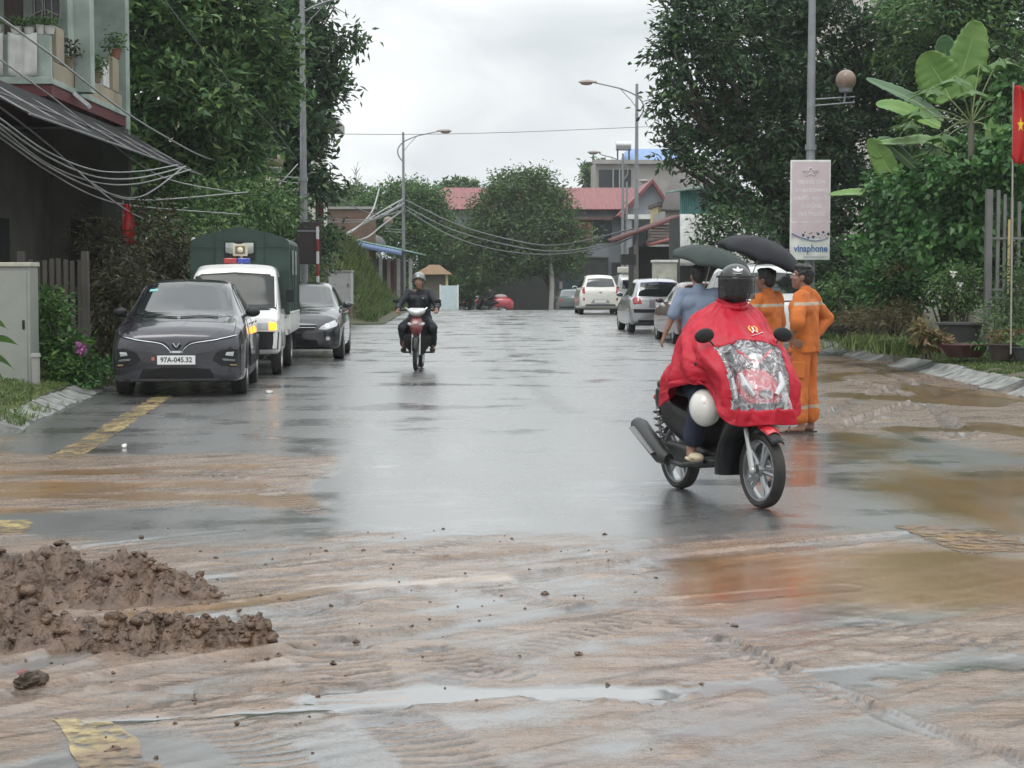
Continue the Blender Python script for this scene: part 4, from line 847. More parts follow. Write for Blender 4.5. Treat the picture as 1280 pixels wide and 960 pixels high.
SILV = mat('grey_reflective_band', (.36, .28, .2), .5)
# ---- the man in orange seen whole
def std(arm, spread=.105, step=.03, hgt=1.0):
    return dict(pel=(0, 0, .93*hgt), chest=(0, 0, 1.22*hgt), neck=(-.005, 0, 1.455*hgt), head=(.03, 0, 1.60*hgt), arm=arm, leg=(((0, .085, .90*hgt), (.03, .11, .49), (-.02, .125, .085), (.13, .16, .035)), ((0, -.085, .90*hgt), (.03-step, -.10, .49), (-.02-step, -.11, .085), (.13-step, -.13, .035))))
g = gnd(1004, 541); rz = math.atan2(.45, -.89)
J = std((((0, .19, 1.40), (-.03, .335, 1.15), (.06, .285, .975)), ((0, -.19, 1.40), (-.12, -.40, 1.17), (-.06, -.24, 1.0))))
mo = Man('man in a full orange work suit standing on the wet road, hand on hip', (g.x, g.y, 0), rz, J, SKIN2, headyaw=R(14), headtilt=R(-9), hands=(.5, .5), handdir=(((-.75, -.15, -.45), (-.1, 1, 0)), ((.4, .3, -.6), (0, -1, 0))))
def jz(x, y, z): return np.where((np.abs(z-1.335) < .016) & (x < .02), 1, 0)
mo.jacket([ORG, SILV], (1.15, 1.9), -.10, .024, zones=jz, fold=.024); mo.trousers([ORG, SILV], .80, .034, zones=lambda x, y, z: np.where(np.abs(z-.275) < .022, 1, 0), fold=.026); mo.sandals(mat('sandal_dark', (.06, .03, .025), .5))
MB().box((.0, .205, .66), (.15, .02, .17), (0, 0, .05)).build('leg_pocket', ORG, mo.root, bevel=.008)
MB().ell((-.03, .262, 1.33), (.04, .012, .04), (0, 0, .2)).build('sleeve_badge', mat('badge_white', (.6, .6, .6), .6), mo.root)
# ---- the man in orange holding the black umbrella
X = at(957, 345, 19.2); rz = math.atan2(.62, -.79)
J = std((((0, .19, 1.40), (.10, .27, 1.16), (.26, .14, 1.24)), ((0, -.19, 1.40), (-.03, -.26, 1.13), (.1, -.22, .92))))
m1 = Man('man in an orange jacket with his back turned, holding up the black umbrella', (X.x+.02, 19.2, -.035), rz, J, SKIN2, headyaw=R(5), headtilt=R(-4), hands=(1.5, .5), handdir=(((.25, -.1, .5), (.1, .9, .2)), None))
m1.jacket([ORG, SILV], 1.9, -.10, .024, zones=jz, fold=.024); m1.trousers([ORG, SILV], .9, .03, zones=lambda x, y, z: np.where(np.abs(z-.275) < .022, 1, 0)); m1.sandals(MATS['sandal_dark'])
def local(root, p): return Matrix.Translation(root.location) @ Matrix.Rotation(root.rotation_euler[2], 4, 'Z') @ Vector(p)
# ---- the man in the blue shirt
X = at(873, 350, 20.2); J = std((((0, .19, 1.40), (.08, .27, 1.14), (.24, .10, 1.2)), ((0, -.19, 1.40), (-.05, -.36, 1.15), (-.02, -.44, .90))))
J['leg'] = (((0, .085, .90), (.08, .11, .49), (-.02, .115, .085), (.13, .13, .035)), ((0, -.085, .90), (.02, -.10, .49), (-.16, -.11, .12), (-.03, -.12, .05)))
rz = PI/2+R(8)
# facing away: his left is the picture's left, so mirror the arms
J['arm'] = (((0, .19, 1.40), (-.04, .31, 1.15), (-.0, .395, .93)), ((0, -.19, 1.40), (.08, -.27, 1.14), (.24, -.12, 1.2)))
mb = Man('man in a light blue short sleeved shirt walking away, holding up the grey green umbrella', (X.x, 20.2, .01), rz, J, SKIN, headyaw=0, hands=(.5, 1.5), handdir=(None, ((-.1, .3, .5), (.1, -.9, .2))))
BLU = mat('light_blue_cotton', (.19, .24, .33), .85, var=.1, scale=5, bump=.1, bscale=140)
mb.jacket(BLU, .92, -.06, .02, 'shirt', .010); mb.trousers(mat('dark_trousers', (.03, .035, .05), .8), .95, .015); mb.sandals(MATS['sandal_dark'])
# ---- umbrellas
def umbrella(label, tip, down, rad, rise, m, hold, seed, rings=7):
    t = thing('umbrella', label, 'umbrella', tip, 0, None); d = Vector(down).normalized(); q = (-d).to_track_quat('Z', 'Y').to_matrix(); A = []; n = 64
    for i in range(rings+1):
        s = i/rings; row = []
        for j in range(n):
            a = 2*PI*j/n; k = (j % 8)/8; sc = math.sin(PI*k); r = rad*math.sin(s*1.25)/math.sin(1.25)*(1-.075*sc*s*s); z = -rise*(1-math.cos(s*1.25))/(1-math.cos(1.25))+.035*sc*s**2*(1-.4*s)-.012*sc*math.sin(PI*s)
            row.append(q @ Vector((r*math.cos(a+seed), r*math.sin(a+seed), z)))
        A.append(row)
    b = MB(); b.grid(A, 0, True); o = b.build('canopy', m, t, smooth=0, fix=False); so_ = o.modifiers.new('s', 'SOLIDIFY'); so_.thickness = .003
    o.data.polygons.foreach_set('use_smooth', [True]*len(o.data.polygons))
    for k in range(8):
        a = 2*PI*k/8+seed; pts = []
        for i in range(9):
            s = i/8; pts.append(q @ Vector((rad*math.sin(s*1.25)/math.sin(1.25)*math.cos(a), rad*math.sin(s*1.25)/math.sin(1.25)*math.sin(a), -rise*(1-math.cos(s*1.25))/(1-math.cos(1.25))-.010)))
        r_ = MB().tube(pts, .004, 5); r_.cyl(pts[5], q @ Vector((0, 0, -rise*1.15)), .003, n=5); r_.build('rib', BLK, t)
    h = Vector(hold)-Vector(tip); MB().cyl(q @ Vector((0, 0, .05)), h, .006, n=8).build('shaft', mat('umbrella_steel', (.3, .3, .31), .3, .8), t); e = h+d*.12
    MB().capsule(h-d*.03, e, .014, .014, 8).build('handle', BLK, t); return t
UG = mat('grey_green_umbrella_cloth', (.034, .047, .042), .65, var=.12, scale=5, spec=.2); UB = mat('black_umbrella_cloth', (.008, .0085, .013), .6, var=.2, scale=5, spec=.22)
def wl(man, p): return local(man.root, p)
hb = wl(mb, (.29, -.10, 1.27)); tp = at(893, 309, hb.y-.10); dn = hb-tp
umbrella('grey green umbrella held over the man in the blue shirt', tp, dn, .50, .20, UG, hb, .2)
hm = wl(m1, (.30, .10, 1.31)); tp = at(955, 292, hm.y+.02); tp = Vector((tp.x+.05, tp.y, tp.z)); dn = Vector((-.30, .05, -1))
hm2 = tp+dn.normalized()*((tp.z-hm.z)/dn.normalized().z*-1); 
umbrella('black umbrella tilted to the right over the two men in orange', Vector((hm.x+.31, tp.y, tp.z-.06)), (-.36, .06, -1), .52, .26, UB, hm, .1)
# ---------------------------------------------------------------- motorcycles
BKR = paint('red_bodywork', (.50, .012, .022), .0, .22); BKB = mat('black_bodywork', (.007, .007, .008), .33, coat=.12, spec=.4); GRY = mat('engine_grey', (.09, .09, .09), .45, .5)
def mwheel(parent, c, r, w, spokes=5, wire=False):
    p = [(r*.80, -w*.35), (r*.9, -w*.5), (r*.97, -w*.36), (r, 0), (r*.97, w*.36), (r*.9, w*.5), (r*.80, w*.35)]
    o = MB().lathe(p, ax='y', n=40, closed=True).build('wheel', RUB, parent, c); q = MB()
    q.lathe([(r*.82, -w*.36), (r*.82, w*.36), (r*.76, w*.36), (r*.72, 0), (r*.76, -w*.36)], ax='y', n=40, closed=True)
    if wire:
        for k in range(18): a = 2*PI*k/18; q.cyl((.1*r*math.cos(a+.4), .3*w*(-1)**k, .1*r*math.sin(a+.4)), (.76*r*math.cos(a), 0, .76*r*math.sin(a)), .003, n=5)
    else:
        for k in range(spokes):
            for e in (-.13, .13): a = 2*PI*k/spokes; q.tube([(.12*r*math.cos(a+e*2), 0, .12*r*math.sin(a+e*2)), (.76*r*math.cos(a+e), 0, .76*r*math.sin(a+e))], [.022, .014], 6)
    q.cyl((0, -w*.5, 0), (0, w*.5, 0), .16*r, n=14); q.lathe([(.3*r, w*.30), (.48*r, w*.30), (.48*r, w*.36), (.3*r, w*.36)], ax='y', n=26, closed=True); q.build('rim', ALU, o); return o
def fender(parent, c, r, w, a0, a1, m, name='fender'):
    A = []
    for a in np.linspace(a0, a1, 16): A.append([(c[0]+(r+.03*(1-abs(k)))*math.cos(a), k*w*(.8+.2*math.sin((a-a0)/(a1-a0)*PI)), c[2]+(r+.03*(1-k*k))*math.sin(a)) for k in np.linspace(-1, 1, 9)])
    o = MB().grid(A).build(name, m, parent, smooth=60, fix=False); s = o.modifiers.new('s', 'SOLIDIFY'); s.thickness = .006; return o
def panel(secs, name, m, parent, th=.008):     # rows of points, mirrored surface given whole
    o = MB().grid(secs).build(name, m, parent, smooth=50, fix=False); s = o.modifiers.new('s', 'SOLIDIFY'); s.thickness = th; return o
def lof(rows, n=20):                           # rows: (x, halfwidth, z0, z1) -> rounded closed sections
    out = []
    for x, w, z0, z1 in rows: out.append([(x, w*np.sign(math.cos(a))*abs(math.cos(a))**.6, (z0+z1)/2+(z1-z0)/2*np.sign(math.sin(a))*abs(math.sin(a))**.6) for a in np.linspace(0, 2*PI, n+1)[:-1]])
    return out
def zlof(rows, n=20):                          # rows: (z, x0, x1, halfwidth)
    out = []
    for z, x0, x1, w in rows: out.append([((x0+x1)/2+(x1-x0)/2*np.sign(math.cos(a))*abs(math.cos(a))**.6, w*np.sign(math.sin(a))*abs(math.sin(a))**.7, z) for a in np.linspace(0, 2*PI, n+1)[:-1]])
    return out
def rs(rows, k=4): return [tuple(q) for q in cr(rows, k)]
def scooter(label, loc, rz):
    t = thing('motor_scooter', label, 'motor scooter', loc, rz)
    mwheel(t, (.63, 0, .265), .265, .095); mwheel(t, (-.60, 0, .265), .265, .105)
    for sg in (1, -1):
        f = MB().tube([(.63, sg*.075, .265), (.585, sg*.078, .40)], [.026, .024], 8); f.tube([(.585, sg*.078, .40), (.47, sg*.075, .72)], .017, 8); f.ell((.63, sg*.078, .265), (.035, .025, .035)); f.build('fork', mat('fork_alloy', (.45, .45, .44), .3, .8), t)
    fender(t, (.63, 0, .265), .29, .062, R(42), R(150), BLK, 'front_fender'); fender(t, (.63, 0, .265), .302, .064, R(58), R(92), BKR, 'fender_tip')
    MB().loft(zlof(rs([(.20, .15, .31, .14), (.34, .24, .35, .18), (.46, .32, .42, .195), (.60, .36, .60, .20), (.72, .40, .655, .205), (.80, .42, .625, .18)]))).build('front_apron', BKB, t, smooth=50)
    a = MB().loft(zlof(rs([(.735, .45, .665, .155), (.82, .44, .655, .17), (.90, .42, .60, .14), (.965, .40, .53, .08)]))).build('front_cowl', BKR, t, smooth=50)
    for sg in (1, -1):
        MB().tube([(.66, sg*.09, .79), (.645, sg*.145, .86), (.59, sg*.155, .94)], [.018, .026, .012], 8).build('front_light', LENS, a)
        MB().tube([(.60, sg*.155, .68), (.57, sg*.175, .78), (.50, sg*.17, .90)], [.012, .022, .01], 8).build('silver_trim', mat('silver_trim', (.5, .51, .52), .3, .5), a)
    MB().box((.672, 0, .80), (.012, .09, .05), (0, -.2, 0)).build('grey_vent', GRY, a, bevel=.01)
    MB().loft(lof(rs([(.30, .16, .30, .40), (.10, .17, .28, .38), (-.15, .16, .26, .42)]))).build('floorboard', BKB, t, smooth=50)
    MB().loft(lof(rs([(-.08, .13, .32, .66), (-.25, .16, .34, .72), (-.55, .16, .44, .75), (-.80, .11, .56, .77), (-.92, .05, .66, .76)]))).build('rear_body', BKB, t, smooth=50)
    MB().loft(lof(rs([(.0, .10, .66, .745), (-.18, .13, .70, .78), (-.45, .14, .72, .80), (-.78, .11, .75, .825)]))).build('seat', mat('seat_vinyl', (.015, .015, .016), .5), t, smooth=50)
    MB().span((-.70, -.10, .20), (-.15, .10, .36)).build('engine', GRY, t, bevel=.03)
    MB().tube([(.02, -.12, .27), (-.25, -.17, .22), (-.42, -.19, .24)], .02, 8).tube([(-.40, -.20, .25), (-.48, -.215, .27), (-.82, -.235, .46), (-.87, -.237, .49)], [.045, .065, .072, .05], 14).build('exhaust', mat('exhaust_black', (.025, .025, .025), .4), t, smooth=50)
    MB().tube([(-.47, -.287, .29), (-.78, -.312, .46)], [.03, .04], 8, flat=.4).build('heat_shield', mat('heat_shield', (.16, .16, .16), .35, .7), t)
    for sg in (1, -1):
        s = MB()
        s.tube([(-.62+.035*math.cos(u), sg*.14+.035*math.sin(u), .30+.34*u/(14*PI)) if False else (-.60-.10*u/(12*PI)+.032*math.cos(u), sg*.145+.032*math.sin(u), .30+.30*u/(12*PI)) for u in np.linspace(0, 12*PI, 90)], .008, 5); s.cyl((-.60, sg*.145, .28), (-.70, sg*.145, .62), .013, n=8); s.build('shock_absorber', mat('spring_steel', (.2, .2, .2), .35, .6), t)
    hb = MB().tube([(.30, -.33, 1.0), (.36, -.22, 1.03), (.42, 0, 1.0), (.36, .22, 1.03), (.30, .33, 1.0)], .012, 8).build('handlebar', BLK, t)
    for sg in (1, -1):
        MB().capsule((.34, sg*.25, 1.02), (.295, sg*.34, .995), .019, .019, 10).build('grip', BLK, hb); MB().tube([(.37, sg*.20, 1.02), (.365, sg*.27, 1.0), (.34, sg*.31, .985)], .006, 6).build('brake_lever', CHR, hb)
        q = MB().tube([(.36, sg*.20, 1.04), (.37, sg*.25, 1.13), (.36, sg*.29, 1.175)], .006, 6); q.ell((.36, sg*.315, 1.195), (.018, .078, .052), (R(-10*sg), 0, 0), 18, 10); mm = q.build('mirror', BLK, t, smooth=60)
        MB().ell((.348, sg*.315, 1.195), (.012, .068, .044), (R(-10*sg), 0, 0), 18, 8).build('mirror_glass', GLASS, mm)
    h = MB().loft(zlof(rs([(.97, .36, .50, .10), (1.02, .35, .53, .16), (1.07, .36, .515, .15), (1.11, .38, .46, .08)]))).build('handlebar_cover', BKB, t, smooth=50)
    MB().ell((.505, 0, 1.035), (.035, .085, .04), (0, -.3, 0), 18, 10).build('headlight', LENS, h)
    MB().tube([(.50, -.14, 1.09), (.545, 0, 1.0), (.50, .14, 1.09)], .014, 6).build('red_chevron', BKR, h)
    MB().ell((-.90, 0, .68), (.03, .08, .04)).build('tail_light', RED, t); return t
SCL = Vector((1.675, 12.72, 0)); SRZ = math.atan2(-.93, .36)
sct = scooter('black and red motor scooter ridden under the red rain poncho', SCL, SRZ)
# ---- its rider
def helmet(root, c, M, m, s=1.0, visor=None, peak=None, name='helmet'):
    T = lambda x, y, z: Vector(c)+M @ Vector((x, y, z))*s
    A = []
    for i in range(15):
        p = i/14*1.86; row = []
        for j in range(36):
            a = 2*PI*j/36; fr = max(0, math.cos(a)); ph = p*(1-.27*fr*fr-.02); r = (.128*math.sin(ph), .118*math.sin(ph), .126*math.cos(ph)); row.append(T(-.012+r[0]*math.cos(a), r[1]*math.sin(a), .04+r[2]))
        A.append(row)
    o = MB().grid(A, 0, True).build(name, m, root, smooth=60); sd = o.modifiers.new('s', 'SOLIDIFY'); sd.thickness = .014*s; sd.offset = -1
    MB().tube([T(-.012+.124*math.cos(a), .118*math.sin(a), .03-.035*(1-max(0, math.cos(a)))+.06*max(0, math.cos(a))**2) for a in np.linspace(R(75), R(285), 20)], .008*s, 6).build('helmet_trim', BLK, o)
    for y in (-1, 1): MB().tube([T(.01, y*.10, -.02), T(.03, y*.075, -.09), T(.05, 0, -.125)], .007*s, 5, flat=.4).build('chin_strap', BLK, o)
    if visor:
        A = [[T(.0+.142*math.cos(a), .136*math.sin(a), z) for a in np.linspace(-1.15, 1.15, 17)] for z in np.linspace(.085, -.085, 7)]
        v = MB().grid(A).build('visor', visor, o, smooth=60, fix=False); k = v.modifiers.new('s', 'SOLIDIFY'); k.thickness = .003
    return o
J = dict(pel=(-.22, 0, .86), chest=(-.12, .04, 1.14), neck=(-.03, .09, 1.37), head=(.03, .115, 1.525),
         arm=(((-.07, .25, 1.31), (.10, .35, 1.10), (.27, .32, 1.03)), ((-.05, -.08, 1.30), (.08, -.22, 1.10), (.29, -.25, 1.02))),
         leg=(((-.20, .09, .84), (.20, .17, .78), (.12, .18, .45), (.28, .19, .40)), ((-.20, -.10, .84), (.14, -.22, .76), (.02, -.235, .36), (.14, -.25, .31))))
rd = Man('rider in a red rain poncho and black helmet, astride the black and red scooter', SCL, SRZ, J, SKIN, hands=(1.6, 1.6), hair=False, headyaw=R(-20), handdir=(((.5, .1, -.15), (.2, 0, 1)), ((.5, -.1, -.15), (.2, 0, 1))))
HBK = mat('helmet_black', (.012, .012, .013), .3, coat=.3)
hl = helmet(rd.root, J['head'], rd.M, HBK, 1.06, visor=None)
TM = lambda x, y, z: Vector(J['head'])+rd.M @ Vector((x, y, z))*1.06
MB().ell(TM(.02, 0, -.055), (.088, .077, .085), None, 18, 12).ell(TM(.075, 0, -.05), (.03, .035, .04)).build('face_mask', mat('black_mask', (.018, .017, .018), .75, bump=.2), rd.root, smooth=60)
vm, vnt, VN, VL, VP = _nt('smoked_visor'); VP.inputs['Base Color'].default_value = (.012, .010, .010, 1); VP.inputs['Roughness'].default_value = .12; VP.inputs['Alpha'].default_value = .72
tcv = VN.new('ShaderNodeTexCoord'); nv = VN.new('ShaderNodeTexNoise'); nv.inputs['Scale'].default_value = 60; VL.new(tcv.outputs['Object'], nv.inputs['Vector']); bv = VN.new('ShaderNodeBump'); bv.inputs['Strength'].default_value = .1; VL.new(nv.outputs[0], bv.inputs['Height']); VL.new(bv.outputs[0], VP.inputs['Normal'])
A = [[TM(-.01+.142*math.cos(a), .130*math.sin(a), z) for a in np.linspace(-1.25, 1.25, 17)] for z in np.linspace(.078, -.075, 7)]
v = MB().grid(A).build('visor', vm, hl, smooth=60, fix=False); k = v.modifiers.new('s', 'SOLIDIFY'); k.thickness = .003
MB().tube([TM(-.01+.138*math.cos(a), .127*math.sin(a), .078) for a in np.linspace(-1.5, 1.5, 16)], .010, 6).build('visor_rim', BLK, hl)
DEC = mat('helmet_decal', (.7, .7, .7), .4); q = MB()
for (a, l, r0) in ((0, .05, .0), (.9, .045, 0), (-.9, .045, 0)):
    pts = []
    for s_ in np.linspace(0, 1, 6):
        x_, y_ = .008+l*s_*math.cos(a)*.9, l*s_*math.sin(a); ph = R(60)-x_/.13; th = y_/.11; pts.append(TM(-.008+.1295*math.sin(ph)*math.cos(th), .1195*math.sin(ph)*math.sin(th)*1.3, .04+.128*math.cos(ph)))
    q.tube(pts, [.003, .008, .011, .011, .007, .003], 6)
q.build('helmet_decal', DEC, hl); MB().tube([TM(.119, y, .100) for y in np.linspace(-.022, .022, 5)], .007, 6, flat=.4).build('helmet_decal', DEC, hl)
NAVY = mat('navy_denim', (.016, .022, .045), .8, var=.25, scale=8, bump=.15, bscale=120); rd.trousers(NAVY, .78, .022)
for i in (0, 1):
    an, toe = Vector(J['leg'][i][2]), Vector(J['leg'][i][3]); d = toe-an; q = MB().ell(an+d*.75+V3(.01, 0, -.005), (.075, .05, .032), None, 16, 10); q.ell(an+d*.3+V3(0, 0, -.045), (.10, .043, .02)); q.build('sandal', mat('beige_sandal', (.62, .52, .36), .5, bump=.2), rd.root, smooth=60)
# ---- poncho
PON = mat('red_poncho_vinyl', (.43, .006, .024), .46, var=.16, scale=4, bump=.25, bscale=22, spec=.35)
nk, half = 0, [
 [(.0, 0, 1.415), (.09, 0, 1.33), (.24, 0, 1.22), (.40, 0, 1.145), (.56, 0, 1.05), (.665, 0, .86), (.715, 0, .69), (.72, 0, .59)],
 [(-.01, .05, 1.415), (.08, .12, 1.33), (.23, .14, 1.215), (.39, .17, 1.14), (.54, .18, 1.05), (.64, .18, .86), (.68, .19, .69), (.685, .20, .58)],
 [(-.03, .085, 1.42), (.04, .20, 1.325), (.16, .27, 1.20), (.33, .33, 1.10), (.45, .33, 1.0), (.52, .31, .86), (.55, .30, .71), (.56, .31, .63)],
 [(-.055, .10, 1.425), (-.04, .24, 1.345), (.06, .36, 1.19), (.22, .42, 1.06), (.30, .45, .94), (.33, .44, .84), (.34, .42, .77), (.345, .42, .74)],
 [(-.085, .095, 1.43), (-.12, .25, 1.345), (-.08, .36, 1.20), (.0, .41, 1.06), (.04, .44, .95), (.05, .46, .87), (.06, .47, .82), (.06, .47, .79)],
 [(-.12, .06, 1.44), (-.21, .17, 1.34), (-.25, .24, 1.17), (-.28, .27, 1.02), (-.31, .29, .92), (-.33, .30, .84), (-.34, .31, .78), (-.35, .31, .75)],
 [(-.14, 0, 1.445), (-.25, 0, 1.34), (-.31, 0, 1.17), (-.37, 0, 1.02), (-.42, 0, .91), (-.46, 0, .83), (-.49, 0, .76), (-.50, 0, .72)]]
cols = half+[[(x, -y, z) for x, y, z in q] for q in half[-2:0:-1]]
A0 = np.array(cols)                                              # columns x rows
# the rider's right flank hangs lower at the back and is pulled open over the knee
A0[8, 4:, 2] += np.array([.0, .0, .02, .03]); A0[9, 3:, 2] += np.array([0, .03, .05, .08, .10]); A0[7, 4:, 2] -= np.array([.02, .05, .08, .10]); A0[8, 3:, 1] += np.array([.02, .04, .05, .06, .06]); A0[9, 3:, 1] += np.array([.03, .06, .09, .10, .10]); A0[10, 4:, 1] += np.array([.02, .05, .05, .03])
A0[2, 5:, 1] += np.array([.03, .04, .02]); A0[3, 4:, 1] += .02
A0[:, :4, 0] += np.array([.075, .07, .05, .02]); A0[:, :4, 1] += np.array([.095, .085, .05, .02])
A0[7:10, 2:, 1] += .02; A0[2:5, 2:, 1] -= .03
C1 = np.stack([cr(A0[:, r], 12, True) for r in range(A0.shape[1])]); PG = np.stack([cr(C1[:, c], 9) for c in range(C1.shape[1])], 1)   # rows x cols x 3
nr_, nc_ = PG.shape[:2]; tt = np.linspace(0, 1, nr_)[:, None]; th = np.linspace(0, 2*PI, nc_, endpoint=False)[None, :]
du = np.roll(PG, -1, 1)-np.roll(PG, 1, 1); dv = np.gradient(PG, axis=0); NN = np.cross(du, dv); NN /= np.linalg.norm(NN, axis=2, keepdims=True)+1e-9
fo = .042*(2/PI)*np.arcsin(np.sin(th*11+3*vn(tt*3+0*th, th*1.5, 0, 2)+1.2*np.sin(th*3)))*ss(.10, .9, tt)+.03*(fbm(th*3+0*tt, tt*6, 0, 8, 4)-.5)*ss(.05, .3, tt)+.034*(np.abs(vn(th*4+tt*5, tt*7-th*2, 0, 6)-.5)-.25)*ss(.03, .2, tt)+.022*(np.abs(vn(th*9-tt*12, tt*16+th*3, 0, 16)-.5)-.25)
frm = np.exp(-(np.minimum(th, 2*PI-th)/.5)**2)
PG = PG-NN*(fo*(1-.4*frm))[:, :, None]
def inwin(i, j):
    y, z, x = PG[i, j, 1], PG[i, j, 2], PG[i, j, 0]; return x > .36 and abs(y) < .255-.05*(1.1-z) and .685 < z < 1.135+.03*math.cos(y*9)
fr_, fc_ = [], []
for i in range(nr_-1):
    for j in range(nc_):
        j2 = (j+1) % nc_; f = (i*nc_+j, i*nc_+j2, (i+1)*nc_+j2, (i+1)*nc_+j); (fc_ if inwin(i, j) and inwin(i+1, j2) else fr_).append(f)
po = npmesh('poncho', PG.reshape(-1, 3), fr_, PON, rd.root); k = po.modifiers.new('s', 'SOLIDIFY'); k.thickness = .003
PM, nt, N, L, P = _nt('clear_plastic_sheet')
tc = N.new('ShaderNodeTexCoord'); n1 = N.new('ShaderNodeTexNoise'); n1.inputs['Scale'].default_value = 10; n1.inputs['Detail'].default_value = 2; n1.inputs['Distortion'].default_value = 1.5; L.new(tc.outputs['Object'], n1.inputs['Vector'])
r1 = N.new('ShaderNodeValToRGB'); L.new(n1.outputs[0], r1.inputs[0]); E = r1.color_ramp.elements; E[0].position = .44; E[0].color = (.10,)*3+(1,); E[1].position = .56; E[1].color = (.10,)*3+(1,); e = E.new(.5); e.color = (.55,)*3+(1,)
bp = N.new('ShaderNodeBump'); bp.inputs['Strength'].default_value = .7; bp.inputs['Distance'].default_value = .02; L.new(n1.outputs[0], bp.inputs['Height'])
P.inputs['Base Color'].default_value = (.72, .70, .74, 1); P.inputs['Roughness'].default_value = .14; L.new(bp.outputs[0], P.inputs['Normal'])
tr_ = N.new('ShaderNodeBsdfTransparent'); mxs = N.new('ShaderNodeMixShader'); L.new(r1.outputs[0], mxs.inputs[0]); L.new(tr_.outputs[0], mxs.inputs[1]); L.new(P.outputs[0], mxs.inputs[2]); L.new(mxs.outputs[0], N['Material Output'].inputs[0])
gl = N.new('ShaderNodeBsdfGlossy'); gl.inputs['Roughness'].default_value = .1; L.new(bp.outputs[0], gl.inputs['Normal']); m2 = N.new('ShaderNodeMixShader'); m2.inputs[0].default_value = .12; L.new(mxs.outputs[0], m2.inputs[1]); L.new(gl.outputs[0], m2.inputs[2]); L.new(m2.outputs[0], N['Material Output'].inputs[0])
npmesh('clear_panel', PG.reshape(-1, 3), fc_, PM, po)
MB().tube([Vector((.01+.10*math.cos(a), .095+.092*math.sin(a), 1.425-.02*math.cos(a)+.012*math.sin(3*a))) for a in np.linspace(0, 2*PI, 25)], [.022]*25, 8).tube([Vector((.01+.11*math.cos(a), .095+.10*math.sin(a), 1.40-.02*math.cos(a))) for a in np.linspace(0, 2*PI, 25)], [.024]*25, 8).build('poncho_collar', PON, po, smooth=60)
# crest printed on the chest
pbv = BVHTree.FromPolygons([tuple(p) for p in PG.reshape(-1, 3)], fr_)
def onp(y, z):
    h, nn, _, _ = pbv.ray_cast(Vector((2, y, z)), Vector((-1, 0, 0)))
    if nn.x < 0: nn = -nn
    return h+nn*.006
def printed(name, polys, m): 
    b = MB()
    for pl in polys: b.tube([onp(y, z) for y, z in pl], .006, 6, flat=.35)
    b.build(name, m, po)
Y0, Z0 = .12, 1.215
printed('chest_crest', [[(Y0-.028, Z0+.004), (Y0-.03, Z0+.024), (Y0-.012, Z0+.036)], [(Y0+.028, Z0+.004), (Y0+.03, Z0+.024), (Y0+.012, Z0+.036)], [(Y0-.02, Z0-.006), (Y0-.022, Z0+.018)], [(Y0+.02, Z0-.006), (Y0+.022, Z0+.018)]], mat('crest_gold', (.7, .4, .05), .4))
printed('chest_crest', [[(Y0, Z0+.03), (Y0, Z0+.004)], [(Y0, Z0+.008), (Y0-.02, Z0-.012)], [(Y0, Z0+.008), (Y0+.02, Z0-.012)], [(Y0-.045, Z0-.03), (Y0, Z0-.022), (Y0+.06, Z0-.008)]], mat('crest_white', (.75, .7, .7), .4))
# ---- spare helmet hung by the knee
hp = Matrix.Translation(SCL) @ Matrix.Rotation(SRZ, 4, 'Z') @ Vector((.30, -.275, .685)); ht = thing('helmet', 'white spare helmet hanging beside the rider\'s knee on the red and black scooter', 'helmet', hp, SRZ)
b = MB(); A = [[Vector(((.135*math.sin(p))*math.cos(a), .112*math.sin(p)*math.sin(a), .118*math.cos(p))) for a in np.linspace(0, 2*PI, 33)[:-1]] for p in np.linspace(0.01, 1.9, 14)]
o = b.grid(A, 0, True).build('shell', mat('pearl_white_shell', (.62, .61, .57), .25, coat=1, bump=.03), ht, smooth=60); o.rotation_euler = (R(28), R(72), 0); k = o.modifiers.new('s', 'SOLIDIFY'); k.thickness = .012; k.offset = -1
q = MB().tube([(0, .10, -.03), (.02, .05, -.13), (.02, -.05, -.13), (0, -.10, -.03)], .007, 5).build('strap', BLK, ht); q.rotation_euler = o.rotation_euler
